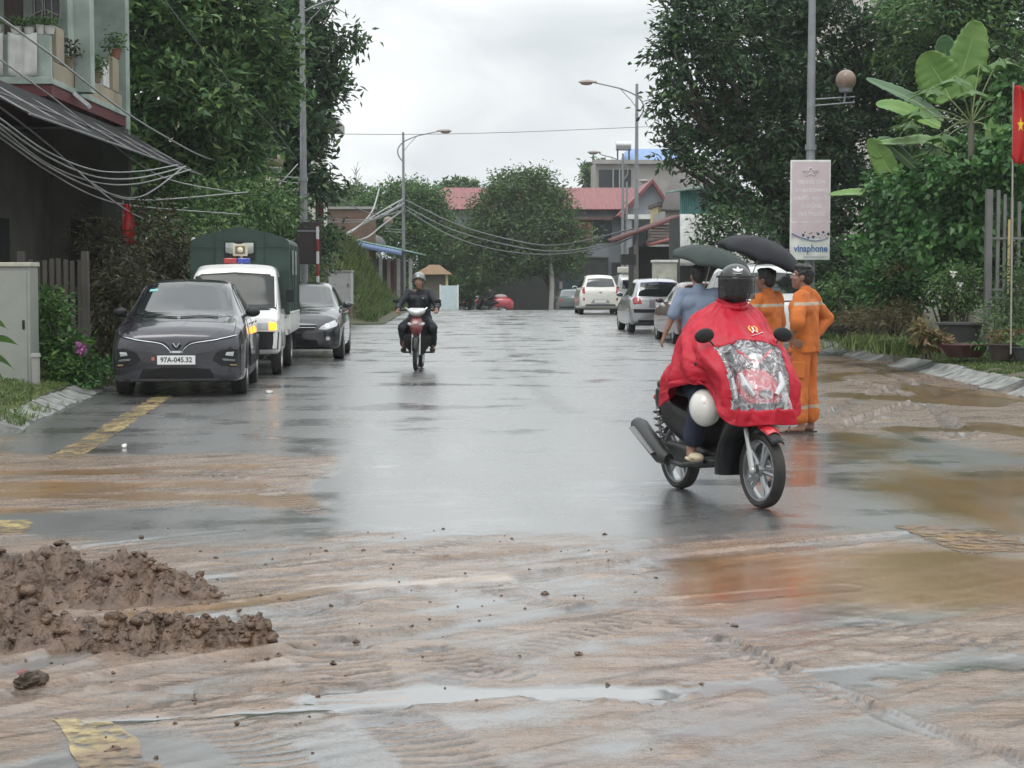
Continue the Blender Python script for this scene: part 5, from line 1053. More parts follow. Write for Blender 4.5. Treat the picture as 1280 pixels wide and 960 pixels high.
# ---------------------------------------------------------------- black motorbike and rider
def underbone(label, loc, rz, body, accent, grp=None, detail=True):
    t = thing('motorbike', label, 'motorbike', loc, rz, grp); mwheel(t, (.62, 0, .28), .28, .075, 5, True); mwheel(t, (-.61, 0, .28), .28, .085, 5, True)
    for sg in (1, -1): MB().tube([(.62, sg*.06, .28), (.58, sg*.062, .46), (.46, sg*.062, .80)], [.022, .02, .016], 8).build('fork', mat('fork_alloy', (), 0), t)
    fender(t, (.62, 0, .28), .305, .055, R(15), R(160), body, 'front_fender')
    s = MB()
    for sg in (1, -1):
        s.loft([[(.50-.02*k, sg*.05, z), (.34-.05*k, sg*(w), z), (.31-.05*k, sg*(w-.01), z), (.47-.02*k, sg*.04, z)] for k, (z, w) in enumerate([(.30, .12), (.42, .21), (.58, .25), (.74, .24), (.88, .16)])])
    s.build('leg_shield', body, t, smooth=50)
    c = MB().loft(zlof(rs([(.62, .46, .56, .06), (.72, .44, .60, .11), (.82, .42, .58, .12), (.92, .38, .50, .07)]))).build('front_cowl', accent, t, smooth=50)
    for sg in (1, -1): MB().ell((.545, sg*.105, .80), (.04, .05, .03), (R(25*sg), 0, 0)).build('indicator', mat('smoky_lens', (.5, .5, .5), .15, coat=1), c)
    MB().ell((.60, 0, .58), (.03, .035, .04)).build('horn', ALU, t)
    h = MB().loft(zlof(rs([(.93, .40, .50, .06), (.98, .37, .54, .13), (1.04, .37, .525, .16), (1.08, .38, .46, .12)]))).build('handlebar_cover', mat('silver_cowl', (.42, .43, .42), .25, .3, coat=1), t, smooth=50)
    MB().ell((.525, 0, 1.0), (.03, .07, .045), (0, -.2, 0), 18, 10).build('headlight', LENS, h)
    for sg in (1, -1):
        MB().tube([(.50, sg*.06, .96), (.50, sg*.12, 1.03), (.47, sg*.19, 1.09)], [.01, .02, .008], 6).build('silver_wing', LENS, h)
        MB().capsule((.38, sg*.14, 1.05), (.30, sg*.36, 1.03), .017, .02, 10).build('grip', BLK, t)
        if detail:
            q = MB().tube([(.37, sg*.22, 1.06), (.38, sg*.30, 1.17), (.37, sg*.34, 1.19)], .006, 6); q.ell((.37, sg*.36, 1.20), (.016, .06, .04), None, 16, 8); q.build('mirror', BLK, t, smooth=60)
    MB().loft(lof(rs([(.10, .05, .55, .68), (-.15, .10, .50, .74), (-.5, .12, .54, .76), (-.85, .06, .66, .77)]))).build('rear_body', body, t, smooth=50)
    MB().loft(lof(rs([(.02, .09, .70, .77), (-.25, .12, .74, .80), (-.72, .10, .76, .82)]))).build('seat', mat('seat_vinyl', (), 0), t, smooth=50)
    MB().span((-.2, -.12, .26), (.22, .12, .48)).build('engine', GRY, t, bevel=.04); MB().tube([(.1, -.13, .3), (-.2, -.15, .25), (-.35, -.16, .3), (-.9, -.17, .38)], [.016, .018, .045, .05], 10).build('exhaust', CHR, t)
    MB().tube([(.02, -.28, .30), (.02, .28, .30)], .016, 8).build('foot_pegs', BLK, t); MB().ell((-.88, 0, .72), (.03, .07, .04)).build('tail_light', RED, t)
    return t
g = gnd(520, 464); BL = Vector((g.x+.02, g.y+.63, 0)); BRZ = -PI/2+R(-2)
ub = underbone('black motorbike with silver headlight cowl coming down the middle of the wet road', BL, BRZ, BKB, paint('dull_red_cowl', (.16, .02, .022), 0, .35))
for sg in (1, -1): MB().box((.575, sg*.075, .80), (.02, .06, .045), (0, -.2, .5*sg)).build('grey_cowl_trim', mat('grey_trim', (.3, .3, .31), .4), ub, bevel=.01)
J = dict(pel=(-.22, 0, .87), chest=(-.18, 0, 1.15), neck=(-.15, 0, 1.38), head=(-.10, 0, 1.525), arm=(((-.17, .18, 1.325), (.0, .33, 1.13), (.26, .33, 1.055)), ((-.17, -.18, 1.325), (.0, -.33, 1.13), (.26, -.33, 1.055))),
         leg=(((-.2, .10, .85), (.22, .25, .72), (.02, .245, .37), (.17, .26, .32)), ((-.2, -.10, .85), (.22, -.25, .72), (.02, -.245, .37), (.17, -.26, .32))))
r2 = Man('rider in black rain jacket and silver grey helmet, on the black motorbike', BL, BRZ, J, SKIN, hands=(1.6, 1.6), hair=False, handdir=(((.5, 0, -.2), (.2, 0, 1)), ((.5, 0, -.2), (.2, 0, 1))))
BJ = mat('black_rainwear', (.010, .012, .017), .55, var=.3, scale=6, bump=.2, bscale=40, spec=.35); r2.jacket(BJ, 1.85, -.03, .020, fold=.020)
b = MB(); 
for i in (0, 1):
    hp_, kn, an, toe = [Vector(p) for p in J['leg'][i]]; b.capsule(hp_, kn, .12, .10, 14); b.capsule(kn, an+V3(0, 0, .09), .095, .075, 14)
b.capsule((-.22, .08, .87), (-.22, -.08, .87), .14, .14); remesh(b, 'trousers', BJ, r2.root, .012, 3, .016, 8)
for i in (0, 1): an, toe = Vector(J['leg'][i][2]), Vector(J['leg'][i][3]); MB().ell((an+toe)/2+V3(.02, 0, -.0), (.13, .05, .045), None, 14, 8).build('shoe', BLK, r2.root, smooth=60)
SG = mat('silver_grey_helmet', (.17, .175, .17), .3, .4, coat=1); h2 = helmet(r2.root, J['head'], r2.M, SG, 1.05)
for sg in (1, -1): MB().tube([(-.22, sg*.10, 1.425), (-.17, sg*.19, 1.40), (-.10, sg*.27, 1.32)], .007, 5, flat=.5).build('jacket_piping', mat('grey_piping', (.2, .2, .21), .5), r2.root)
MB().ell((-.02, .08, 1.24), (.008, .02, .02)).build('jacket_badge', mat('grey_piping', (), 0), r2.root)
# ---------------------------------------------------------------- far motorbikes by the junction
zf = float(gz(103))
for px, rz, lab, ac in ((606, R(160), 'red and black motorbike at the far end of the road, a person standing behind it', paint('far_red', (.35, .03, .04), 0, .3)), (571, R(120), 'black motorbike parked left of the red ones at the far end of the road', BKB)):
    p = at(px, 380, 103); underbone(lab, (p.x, 103, zf), rz, BKB, ac, 'motorbikes parked at the far junction', False)
p = at(628, 380, 104); tw = thing('covered_cart', 'red covered cart like a sidecar standing beside the far red motorbike', 'cart', (p.x, 104, zf), 0)
MB().loft(lof(rs([(-.62, .35, .3, .75), (-.4, .5, .22, .95), (0, .55, .2, 1.02), (.45, .5, .22, .95), (.66, .3, .35, .75)]), 24)).build('body', paint('cart_red', (.42, .05, .06), 0, .35), tw, smooth=50)
MB().ell((-.1, 0, 1.02), (.38, .35, .16)).build('cover', mat('cart_cover', (.4, .33, .33), .5, bump=.4), tw, smooth=60)
for sg in (1, -1): mwheel(tw, (0, sg*.55, .26), .26, .08)
X = at(614, 370, 103.8); J = std((((0, .19, 1.40), (.1, .28, 1.16), (.3, .2, 1.05)), ((0, -.19, 1.40), (.1, -.28, 1.16), (.3, -.2, 1.05))))
fp = Man('person in dark clothes standing behind the far red motorbike', (X.x, 103.8, zf-.18), R(200), J, SKIN); fp.jacket(BJ, 1.9, -.06); fp.trousers(BJ, .95)
# ---------------------------------------------------------------- buildings
def wallmat(name, c, c2=None, **k): return mat(name, c, k.pop('rough', .8), var=.18, scale=k.pop('scale', 1.3), bump=.2, bscale=25, col2=c2, **k)
PGRN = wallmat('pale_green_plaster', (.22, .27, .235), (.38, .44, .40), scale=2.2); BEI = wallmat('stained_beige', (.36, .31, .22), (.24, .21, .16)); CON = wallmat('grey_concrete', (.26, .255, .24), (.34, .33, .31))
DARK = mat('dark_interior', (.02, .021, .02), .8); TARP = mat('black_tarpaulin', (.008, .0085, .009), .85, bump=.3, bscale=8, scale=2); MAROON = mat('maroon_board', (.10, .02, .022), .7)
TERR = mat('terracotta', (.22, .10, .06), .8); WCLOTH = mat('white_cloth', (.55, .55, .53), .85, bump=.2, bscale=12); GPOST = wallmat('grey_green_post', (.14, .155, .13))
REDT = mat('red_metal_roof', (.21, .058, .058), .5, scale=1.2, var=.3, stretch=(6, 1, 1)); GLD = mat('dark_pane', (.02, .024, .026), .15)
def Z(py, Y): return CAMZ+(347-py)/FPX*Y
def X(px, Y): return (px-610)/FPX*Y
# ---- the house on the left
h = thing('house', 'two storey pale green house with a cluttered balcony and black tarpaulin awning at the left', 'house', (-8, 31, .3))
def hp(b, name, m, **k):                    # house parts are laid out in world coordinates
    par = k.pop('parent', h); o = b.build(name, m, par, **k); o.matrix_parent_inverse = Matrix.Translation(-h.location) if par is h else Matrix.Identity(4); return o
FX = -7.46
hp(MB().span((-14, 36.6, 4.66), (FX+.02, 37.0, 10)), 'wall', PGRN); hp(MB().span((-14, 34.4, 4.95), (-8.1, 36.59, 10)), 'wall', PGRN)
PORCH = wallmat('painted_porch_shade', (.09, .085, .07), (.17, .16, .13)); hp(MB().span((-14, 36.6, .2), (FX+.02, 37.0, 4.65)), 'porch_wall', PORCH); hp(MB().span((-14, 26, .2), (-9.0, 36.58, 4.4)), 'porch_wall', PORCH)  # ground floor plaster painted dark for the shade under the awning
hp(MB().span((-14, 30.45, 4.7), (FX, 36.6, 4.93)), 'balcony_slab', MAROON); hp(MB().span((-14, 30.40, 4.9), (FX+.03, 30.47, 5.02)).span((FX-.02, 30.48, 4.9), (FX+.03, 36.6, 5.0)), 'slab_edge', PGRN, bevel=.01)
hp(MB().span((-14, 30.5, 5.02), (FX-.02, 30.62, 5.75)), 'balcony_wall', PGRN, bevel=.01)
b = MB(); b.span((FX-.12, 30.7, 5.0), (FX-.02, 36.4, 5.32)); hp(b, 'balcony_parapet', BEI, bevel=.01)
rr = random.Random(4)
for y, zt, m_ in ((31.2, 5.95, BEI), (32.9, 5.7, CON), (33.6, 5.75, WCLOTH), (34.9, 5.85, WCLOTH), (35.8, 6.0, BEI)): hp(MB().span((FX-.13, y-.28, 5.33), (FX-.015, y+.28, zt)), 'parapet_panel', m_, bevel=.01)
hp(MB().span((-7.47, 32.2, 4.95), (-7.18, 32.55, 10)), 'pillar', PGRN, bevel=.01); hp(MB().span((-7.9, 36.3, .3), (-7.35, 36.58, 4.6)), 'porch_post', GPOST); hp(MB().span((-9.0, 30.6, .3), (-8.7, 30.9, 4.6)), 'porch_post', GPOST)
hp(MB().span((-14, 26, 9.0), (FX+.4, 36.9, 9.25)), 'upper_slab', PGRN)
w = hp(MB().span((-8.75, 34.32, 6.15), (-8.25, 34.40, 7.5)), 'window', GLD); b = MB()
for i in range(5): b.tube([(-8.73+.115*i, 34.28, 6.15), (-8.70+.115*i+.05*math.sin(i*2), 34.28, 6.8), (-8.73+.115*i, 34.28, 7.5)], .012, 5)
for i in range(4): b.tube([(-8.75, 34.28, 6.25+.38*i), (-8.5, 34.28, 6.36+.38*i), (-8.25, 34.28, 6.25+.38*i)], .012, 5)
b.build('window_grille', CON, w)
hp(MB().span((-9.3, 34.34, 5.1), (-8.95, 34.40, 7.2)), 'door', mat('dark_wood', (.05, .03, .025), .6))
# awning with frame
A = []
for y in np.linspace(23.5, 37.4, 40): A.append([(-7.5+1.45*t, y, 4.62-.82*t-.06*math.sin(t*PI)-.05*abs(math.sin(y*1.1))*t) for t in np.linspace(0, 1, 9)])
aw = hp(MB().grid(A), 'awning', TARP, smooth=60); k = aw.modifiers.new('s', 'SOLIDIFY'); k.thickness = .01
b = MB()
for y in np.linspace(23.8, 37.2, 7): b.tube([(-7.5, y, 4.58), (-6.05, y, 3.75)], .02, 6)
b.tube([(-6.05, 23.5, 3.76), (-6.05, 37.4, 3.76)], .02, 6); b.tube([(-6.8, 23.5, 4.17), (-6.8, 37.4, 4.17)], .015, 6); b.build('awning_frame', mat('grey_steel', (.2, .2, .2), .5, .5), aw)
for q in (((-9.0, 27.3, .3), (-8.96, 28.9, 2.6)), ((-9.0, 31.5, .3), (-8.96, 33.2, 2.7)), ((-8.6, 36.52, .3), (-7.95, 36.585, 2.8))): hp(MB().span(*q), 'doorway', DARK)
_ = 0; hp(MB().span((-9.0, 29.6, 1.2), (-8.95, 30.3, 2.4)), 'shutter', mat('drab_wood', (.10, .09, .07), .8))
hp(MB().tube([(-7.44, 32.0, 4.9), (-7.05, 31.5, 4.62)], .05, 4), 'white_bracket', mat('bracket_white', (.6, .6, .6), .5))
def wthing(name, b, m, label, cat, grp=None, **k): return tag(b.build(name, m, **k), label, cat, grp)
for i, (px0, px1, lab) in enumerate(((-4, 11, 'narrow white cloth draped over the balcony wall at the picture\'s left edge'), (18, 53, 'wide white cloth hanging over the pale green balcony wall'))):
    A = [[(X(px0+(px1-px0)*s, 30.4), 30.43-.03*math.sin(s*11+t*2)-.01*math.sin(s*23), 5.78-.72*t-.05*math.sin(s*PI)) for s in np.linspace(0, 1, 16)] for t in np.linspace(0, 1, 8)]
    o = wthing('hanging_cloth', MB().grid(A), WCLOTH, lab, 'cloth', smooth=60); k = o.modifiers.new('s', 'SOLIDIFY'); k.thickness = .008
def leafy(name, pts, n, size, m, parent=None, spread=.2, droop=.2, seed=1, up=.6): return leaves(name, np.asarray(pts), n, size, m, parent, spread, droop, seed, up)
# ---------------------------------------------------------------- leaves
def leaves(name, C, n, size, m, parent=None, sig=.25, droop=.15, seed=1, up=.5, asp=.42, out=None, flat=(1, 1, .75)):
    """n leaves round each clump centre in C (k,3); out = outward directions of the clumps"""
    g = np.random.default_rng(seed); k = len(C); N_ = k*n; P = np.repeat(C, n, 0)+g.normal(0, 1, (N_, 3))*sig*np.array(flat)
    d = g.normal(0, 1, (N_, 3)); d[:, 2] = d[:, 2]*.6-droop
    if out is not None: d += np.repeat(out, n, 0)*.9
    d /= np.linalg.norm(d, axis=1, keepdims=True); nr = g.normal(0, .55, (N_, 3)); nr[:, 2] += up
    if out is not None: nr += np.repeat(out, n, 0)*.35
    s = np.cross(d, nr); s /= np.linalg.norm(s, axis=1, keepdims=True)+1e-9; u = np.cross(s, d)
    L_ = size*g.uniform(.6, 1.3, (N_, 1)); W_ = L_*asp*g.uniform(.8, 1.2, (N_, 1)); f = L_*g.uniform(.02, .12, (N_, 1))
    V = np.stack([P, P+d*L_*.42+s*W_*.5+u*f, P+d*L_-u*f*1.6, P+d*L_*.42-s*W_*.5+u*f], 1).reshape(-1, 3)
    return npmesh(name, V, np.arange(N_*4).reshape(-1, 4), m, parent, False)
def shell(lobes, dens, seed, lo=.55):
    """clump centres on the outer part of ellipsoids given as (centre, radii)"""
    g = np.random.default_rng(seed); C, O = [], []
    for c, r in lobes:
        k = max(3, int(dens*(r[0]*r[1]+r[1]*r[2]+r[0]*r[2])/3*4)); v = g.normal(0, 1, (k, 3)); v /= np.linalg.norm(v, axis=1, keepdims=True); q = g.uniform(lo, 1.03, (k, 1))
        C.append(np.array(c)+v*q*np.array(r)); O.append(v)
    return np.concatenate(C), np.concatenate(O)
BARK = mat('bark', (.075, .06, .045), .9, var=.35, scale=8, stretch=(1, 1, .25), bump=.6, bscale=30)
LD = leafmat('leaf_dark_green', (.022, .050, .024), (.046, .098, .042), (.105, .18, .062)); LM = leafmat('leaf_mid_green', (.042, .098, .036), (.085, .18, .056), (.19, .29, .085))
LB = leafmat('leaf_bright_green', (.03, .085, .018), (.06, .14, .03), (.12, .21, .045)); LV = leafmat('leaf_vine_green', (.03, .09, .026), (.065, .17, .045), (.12, .25, .07)); LBR = leafmat('leaf_brown_green', (.045, .038, .02), (.06, .065, .028), (.11, .10, .045)); LF = leafmat('leaf_far_green', (.045, .092, .034), (.085, .155, .052), (.15, .22, .075))
GRASS = leafmat('grass_blade', (.055, .095, .026), (.10, .16, .04), (.19, .22, .08), .6, .3); LY = leafmat('leaf_yellow_red', (.16, .10, .03), (.10, .13, .03), (.22, .05, .04))
def lob(px, py, Y, rx, ry, rd=None):
    c = at(px, py, Y); k = Y/FPX; rx *= k; ry *= k; return (tuple(c), (rx, rd if rd else max(rx, ry)*.9, ry))
def tree(name, label, base, lobes, dens, n, size, m, trunk_r=.16, grp=None, sig=.25, droop=.15, seed=1, cat='tree', lo=.5, trunk_m=None, **k):
    t = thing(name, label, cat, base, 0, grp); B = Vector(base); C, O = shell(lobes, dens, seed, lo); o = leaves('crown', C-np.array(base), n, size, m, t, sig, droop, seed, out=O, **k)
    b = MB(); cs = [Vector(c)-B for c, r in lobes]; top = sum(cs, Vector())/len(cs); lowz = min(c.z-r[2]*.3 for (c_, r), c in zip(lobes, cs)); fork = Vector((top.x*.35, top.y*.35, max(.4, min(top.z*.55, lowz))))
    b.tube(cr([(0, 0, -.1), (fork.x*.3+.05, fork.y*.3, fork.z*.5), tuple(fork)], 5), np.linspace(trunk_r*1.25, trunk_r*.85, 11), 9); rr = random.Random(seed)
    for c in cs:
        md = fork*.45+c*.55+Vector((rr.uniform(-.3, .3), rr.uniform(-.3, .3), rr.uniform(-.1, .35))); p = cr([tuple(fork), tuple(md), tuple(c)], 5); b.tube(p, np.linspace(trunk_r*.6, trunk_r*.12, len(p)), 6)
        for _ in range(3): e = c+Vector((rr.uniform(-1, 1), rr.uniform(-1, 1), rr.uniform(-.6, .8)))*.8; b.tube([md*.4+c*.6, (c+e)/2+Vector((0, 0, .1)), e], [trunk_r*.2, trunk_r*.12, trunk_r*.05], 5)
    b.build('trunk', trunk_m or BARK, t, smooth=60); return t
def bush(name, label, base, lobes, dens, n, size, m, grp=None, cat='shrub', seed=1, sig=.15, stems=7, **k):
    t = thing(name, label, cat, base, 0, grp); C, O = shell(lobes, dens, seed, .3); leaves('foliage', C-np.array(base), n, size, m, t, sig, k.pop('droop', .15), seed, out=O, **k); b = MB(); rr = random.Random(seed)
    for i in range(stems):
        c, r = lobes[i % len(lobes)]; e = Vector(c)-Vector(base)+Vector((rr.uniform(-1, 1)*r[0], rr.uniform(-1, 1)*r[1], rr.uniform(-.2, .6)*r[2]))*.7; b.tube([(rr.uniform(-.1, .1), rr.uniform(-.1, .1), -.05), (e.x*.4, e.y*.4, e.z*.6), e], [.02, .014, .006], 5)
    b.build('stem', BARK, t); return t
def pot(label, px, py, Y, r, hgt, m, plant=None, square=False, z=None):
    p = at(px, py, Y); t = thing('plant_pot', label, 'plant pot', p, 0, None); n_ = 4 if square else 20
    MB().lathe([(0.001, 0), (r*.68, 0), (r*.95, hgt*.9), (r*1.06, hgt*.9), (r*1.06, hgt), (r*.92, hgt), (r*.88, hgt*.86), (0.001, hgt*.86)], n=n_).build('pot', m, t, smooth=30, bevel=.006); return t, p
def hang(py): return py
# pots on the balcony
for i, (px, y, r, hh, lab) in enumerate(((4, 30.56, .10, .16, 'white pot at the left end of the balcony wall'), (29, 30.56, .11, .13, 'long white planter with small leaves on the balcony wall'), (45, 30.56, .10, .12, 'low white planter left of the round pot on the balcony'), (59, 30.56, .09, .16, 'round white pot on the corner of the balcony wall'), (70, 30.56, .10, .14, 'white pot at the balcony corner beside the pillar'))):
    t, p = pot(lab, px, 0, y, r, hh, mat('pot_white', (.5, .49, .46), .6)); t.location = (X(px, y), y, 5.755); leaves('plant', np.array([[0, 0, hh+.06], [.05, 0, hh+.1], [-.05, 0, hh+.08]]), 40, .07, LM, t, .06, .1, i+1)
for i, (y, lab) in enumerate(((31.9, 'wiry plant in a dry basket on the balcony side beside the green pillar'), (34.2, 'small leafy plant hanging on the balcony side behind the green pillar'), (36.0, 'brown square planter at the far end of the balcony'))):
    t, p = pot(lab, 100, 0, y, .13, .2, TERR if i == 2 else mat('basket', (.2, .16, .1), .9, bump=.6)); t.location = (FX-.07, y, 5.34 if i < 2 else 6.02); t.location.z = (5.34, 5.34, 6.005)[i]; leaves('plant', np.array([[0, 0, .25], [.08, .05, .35], [-.06, -.06, .3], [0, 0, .45]]), 50, .10, LM if i != 0 else LBR, t, .10, .2, i+11)
# ---- cream house, low shop, booth, boards on the left
def bld(name, label, cat='house', grp=None): return thing(name, label, cat, (0, 0, 0), 0, grp)
ch = bld('house', 'cream house with white columns behind the second street lamp and the trees'); CRM = wallmat('cream_plaster', (.50, .48, .36), (.58, .56, .45)); WTR = mat('white_trim', (.66, .67, .63), .6)
MB().span((-11, 62, .3), (-6.3, 69, 7.2)).build('wall', CRM, ch); MB().span((-11.4, 61.2, 7.2), (-5.6, 69.4, 7.5)).build('roof', CON, ch)
for px in (362, 383, 393.5, 408): MB().span((X(px-1.6, 61.5), 61.4, .3), (X(px+1.6, 61.5), 61.7, 7.2)).build('column', WTR, ch, bevel=.01)
for z in (3.3, 5.3):
    w = MB().span((X(367, 62), 61.93, z), (X(379, 62), 61.99, z+1.4)).build('window', GLD, ch); MB().span((X(366.5, 62), 61.88, z+.66), (X(379.5, 62), 61.925, z+.74)).span((X(372.6, 62), 61.885, z), (X(373.6, 62), 61.92, z+1.4)).build('window_frame', WTR, w)
MB().span((X(396, 62), 61.9, 3.2), (X(406, 62), 61.99, 4.4)).build('door', MAROON, ch); MB().span((-8, 61.0, 4.6), (X(411, 62), 61.98, 4.75)).build('balcony_slab', CRM, ch)
bw = bld('brick_wall', 'dark brown brick wall above the low blue and green roofed shop', 'wall'); BRK = mat('old_brick', (.11, .065, .05), .85, col2=(.17, .105, .08), scale=3, bump=.4, bscale=20)
b = MB().span((X(405, 84), 84, -.2), (X(470, 84), 84.3, Z(262, 84))); b.build('bricks', BRK, bw); MB().span((X(404, 84), 83.9, Z(262, 84)), (X(471, 84), 84.4, Z(262, 84)+.12)).build('coping', CON, bw)
sp = bld('shop', 'low shop with a green and blue sheet roof and white posts on the left', 'shop'); SHG = mat('green_sheet', (.09, .20, .17), .5, bump=.15, bscale=6); SHB = mat('blue_sheet', (.16, .25, .50), .45)
Y0, Y1 = 70, 90; a = (X(402, Y0), Y0, Z(292, Y0)); c = (X(534, Y1), Y1, Z(319, Y1))
A = [[(a[0]+(c[0]-a[0])*t-2.6*s, a[1]+(c[1]-a[1])*t+.4*s, a[2]+(c[2]-a[2])*t+.62*s+.015*math.sin(t*160)) for s in (0, .5, 1)] for t in np.linspace(0, 1, 80)]
o = MB().grid(A).build('roof', SHG, sp, smooth=0); k = o.modifiers.new('s', 'SOLIDIFY'); k.thickness = .04
A = [[(a[0]+(c[0]-a[0])*t+.03, a[1]+(c[1]-a[1])*t-.03, a[2]+(c[2]-a[2])*t-.06-.22*s) for s in (0, 1)] for t in np.linspace(.03, .70, 30)]
o = MB().grid(A).build('fascia', SHB, sp); k = o.modifiers.new('s', 'SOLIDIFY'); k.thickness = .03
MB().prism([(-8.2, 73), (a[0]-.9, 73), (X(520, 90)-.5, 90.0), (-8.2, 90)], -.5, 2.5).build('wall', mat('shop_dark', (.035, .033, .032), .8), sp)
for px, Y in ((477, 84), (487, 85.5), (499, 87), (514, 89)): MB().span((X(px-2, Y), Y-.6, -.6), (X(px+2, Y), Y-.45, 2.55)).build('post', WTR if px != 487 else CON, sp)
MB().span((X(483, 86), 85.9, -.4), (X(494, 86), 86.0, 2.4)).build('door', mat('red_brown_door', (.12, .04, .035), .7), sp)
MB().lathe([(0.01, 0), (.5, 0), (.48, .3), (.3, .55), (.01, .66)], (X(470, 86), 86, Z(308, 86)-.1), n=20).build('satellite_dish', mat('dull_dome', (.16, .16, .155), .7), sp)
bd = thing('barrier_board', 'faded red board standing at the foot of the grassy bank', 'board', (X(485, 78), 78, -.05)); MB().box((0, 0, .55), (.58, .05, .75)).build('panel', mat('faded_red', (.36, .08, .06), .7), bd, bevel=.01); MB().span((-.25, -.02, -.2), (-.2, .02, .2)).build('leg', CON, bd); MB().span((.2, -.02, -.2), (.25, .02, .2)).build('leg', CON, bd)
gb = thing('gatehouse', 'little gatehouse with a brown tiled hipped roof at the far left of the road end', 'gatehouse', (X(541, 100), 101, float(gz(101)))); TAN = mat('brown_roof_tile', (.20, .125, .065), .75, bump=.4, bscale=12); YEL = wallmat('yellow_plaster', (.50, .44, .22))
g0 = Z(343, 100)-gb.location.z; b = MB(); b.add([(-1.05, -1.05, g0), (1.1, -1.05, g0), (1.1, 1.05, g0), (-1.05, 1.05, g0), (-.2, -.1, g0+.55), (.35, -.1, g0+.55), (.35, .1, g0+.55), (-.2, .1, g0+.55)], [(0, 1, 2, 3), (0, 1, 5, 4), (1, 2, 6, 5), (2, 3, 7, 6), (3, 0, 4, 7), (4, 5, 6, 7)]); b.build('roof', TAN, gb)
MB().span((-.6, -.5, 0), (.7, .8, g0)).build('wall', wallmat('drab_wall', (.12, .11, .08)), gb)
for x in (-.75, .8): MB().span((x-.07, -.75, 0), (x+.07, -.61, g0-.01)).build('column', YEL, gb)
nb = thing('notice_board', 'pale blue notice board on a brick base in front of the gatehouse', 'notice board', (X(561.5, 98), 98, float(gz(98)))); bt = Z(357, 98)-nb.location.z
MB().span((-.47, -.04, .25), (.47, .04, bt)).build('panel', mat('pale_blue_panel', (.42, .55, .6), .5, col2=(.55, .62, .62), scale=4), nb, bevel=.01); MB().span((-.55, -.15, -.1), (.55, .15, .28)).build('base', BRK, nb)
for x in (-.49, .49): MB().span((x-.04, -.05, .2), (x+.04, .05, bt+.05)).build('post', WTR, nb)
# ---- long house with a red roof at the road's end
lh = bld('house', 'long grey house with a red metal roof behind the tree ending the road'); GB = wallmat('blue_grey_plaster', (.20, .22, .25), (.27, .29, .31)); zt, ze = Z(235, 122), Z(259, 118); xa, xb = X(548, 120), X(797, 120); zb_ = -1
MB().span((xa+.3, 119, zb_), (xb, 127, ze)).build('wall', GB, lh)
b = MB(); n_ = 150; A = [[(xa+(xb-xa+.3)*i/n_, 118.2+4.3*s, ze-.15+(zt-ze+.15)*s+.03*(i % 3 == 0)) for s in (0, 1)]+[(xa+(xb-xa+.3)*i/n_, 127.6, ze-.15)] for i in range(n_+1)]; o = b.grid(A).build('roof', REDT, lh, smooth=0); k = o.modifiers.new('s', 'SOLIDIFY'); k.thickness = .05
MB().span((X(700, 118), 118.3, Z(275, 118)), (X(766, 118), 118.98, Z(271, 118))).build('canopy', mat('brown_canopy', (.12, .07, .06), .7), lh); MB().span((X(700, 118), 118.6, Z(305, 118)), (X(741, 118), 118.97, Z(276, 118))).build('brick_panel', mat('red_brick_panel', (.22, .055, .05), .8, col2=(.16, .04, .04), bump=.4), lh)
MB().span((X(742, 118), 118.85, Z(303, 118)), (X(765, 118), 118.97, Z(276, 118))).build('window', GLD, lh); MB().span((X(737, 118), 117.6, Z(326, 118)), (X(760, 118), 118.96, Z(320, 118))).build('balcony_slab', GB, lh)
b = MB()
for px in np.linspace(738, 759, 7): b.span((X(px, 117.7)-.04, 117.62, Z(320, 118)), (X(px, 117.7)+.04, 117.7, Z(307, 118)))
b.span((X(737, 118), 117.6, Z(307, 118)), (X(760, 118), 117.72, Z(305, 118))); b.build('balustrade', GB, lh); MB().span((X(738, 118), 118.9, Z(345, 118)), (X(758, 118), 118.96, Z(328, 118))).build('shade_opening', DARK, lh)
MB().span((xa-1, 112, Z(314, 112)), (X(592, 112), 112.3, Z(283, 112))).build('red_wall', mat('dark_red_wall', (.16, .03, .03), .8), lh); MB().span((xa-1.2, 111.6, Z(316, 112)), (X(592, 112), 112.4, Z(314, 112))).build('white_ledge', WTR, lh)
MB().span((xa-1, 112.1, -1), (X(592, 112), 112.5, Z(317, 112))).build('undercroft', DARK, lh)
gh = bld('house', 'grey gabled house front with pillars, right of the long red roofed house'); x0, x1, Yg = X(786, 116), X(822, 116), 115
MB().span((x0, Yg+1.6, -1), (x1+1, Yg+9, Z(270, 116))).build('wall', GB, gh); zg, zpk = Z(268, 116), Z(229, 116); xm = (x0+x1)/2+.3
b = MB(); b.prism([(x0-.5, zg), (x1+.9, zg), (xm+.2, zpk)], Yg+.5, Yg+.9, Matrix(((1, 0, 0, 0), (0, 0, 1, 0), (0, 1, 0, 0), (0, 0, 0, 1)))); b.build('gable', GB, gh)
b = MB(); b.add([(x0-.8, Yg, zg-.1), (xm+.2, Yg, zpk+.2), (x1+1.2, Yg, zg-.1), (x0-.8, Yg+10, zg-.1), (xm+.2, Yg+10, zpk+.2), (x1+1.2, Yg+10, zg-.1)], [(0, 1, 4, 3), (1, 2, 5, 4)]); o = b.build('roof', REDT, gh, smooth=0); k = o.modifiers.new('s', 'SOLIDIFY'); k.thickness = .25
MB().span((x0-.3, Yg, zg-.35), (x1+.5, Yg+1.6, zg-.05)).build('lintel', WTR, gh)
for px in (787, 815): MB().span((X(px, Yg)-.14, Yg+.1, -1), (X(px, Yg)+.14, Yg+.4, zg-.36)).build('pillar', GB, gh)
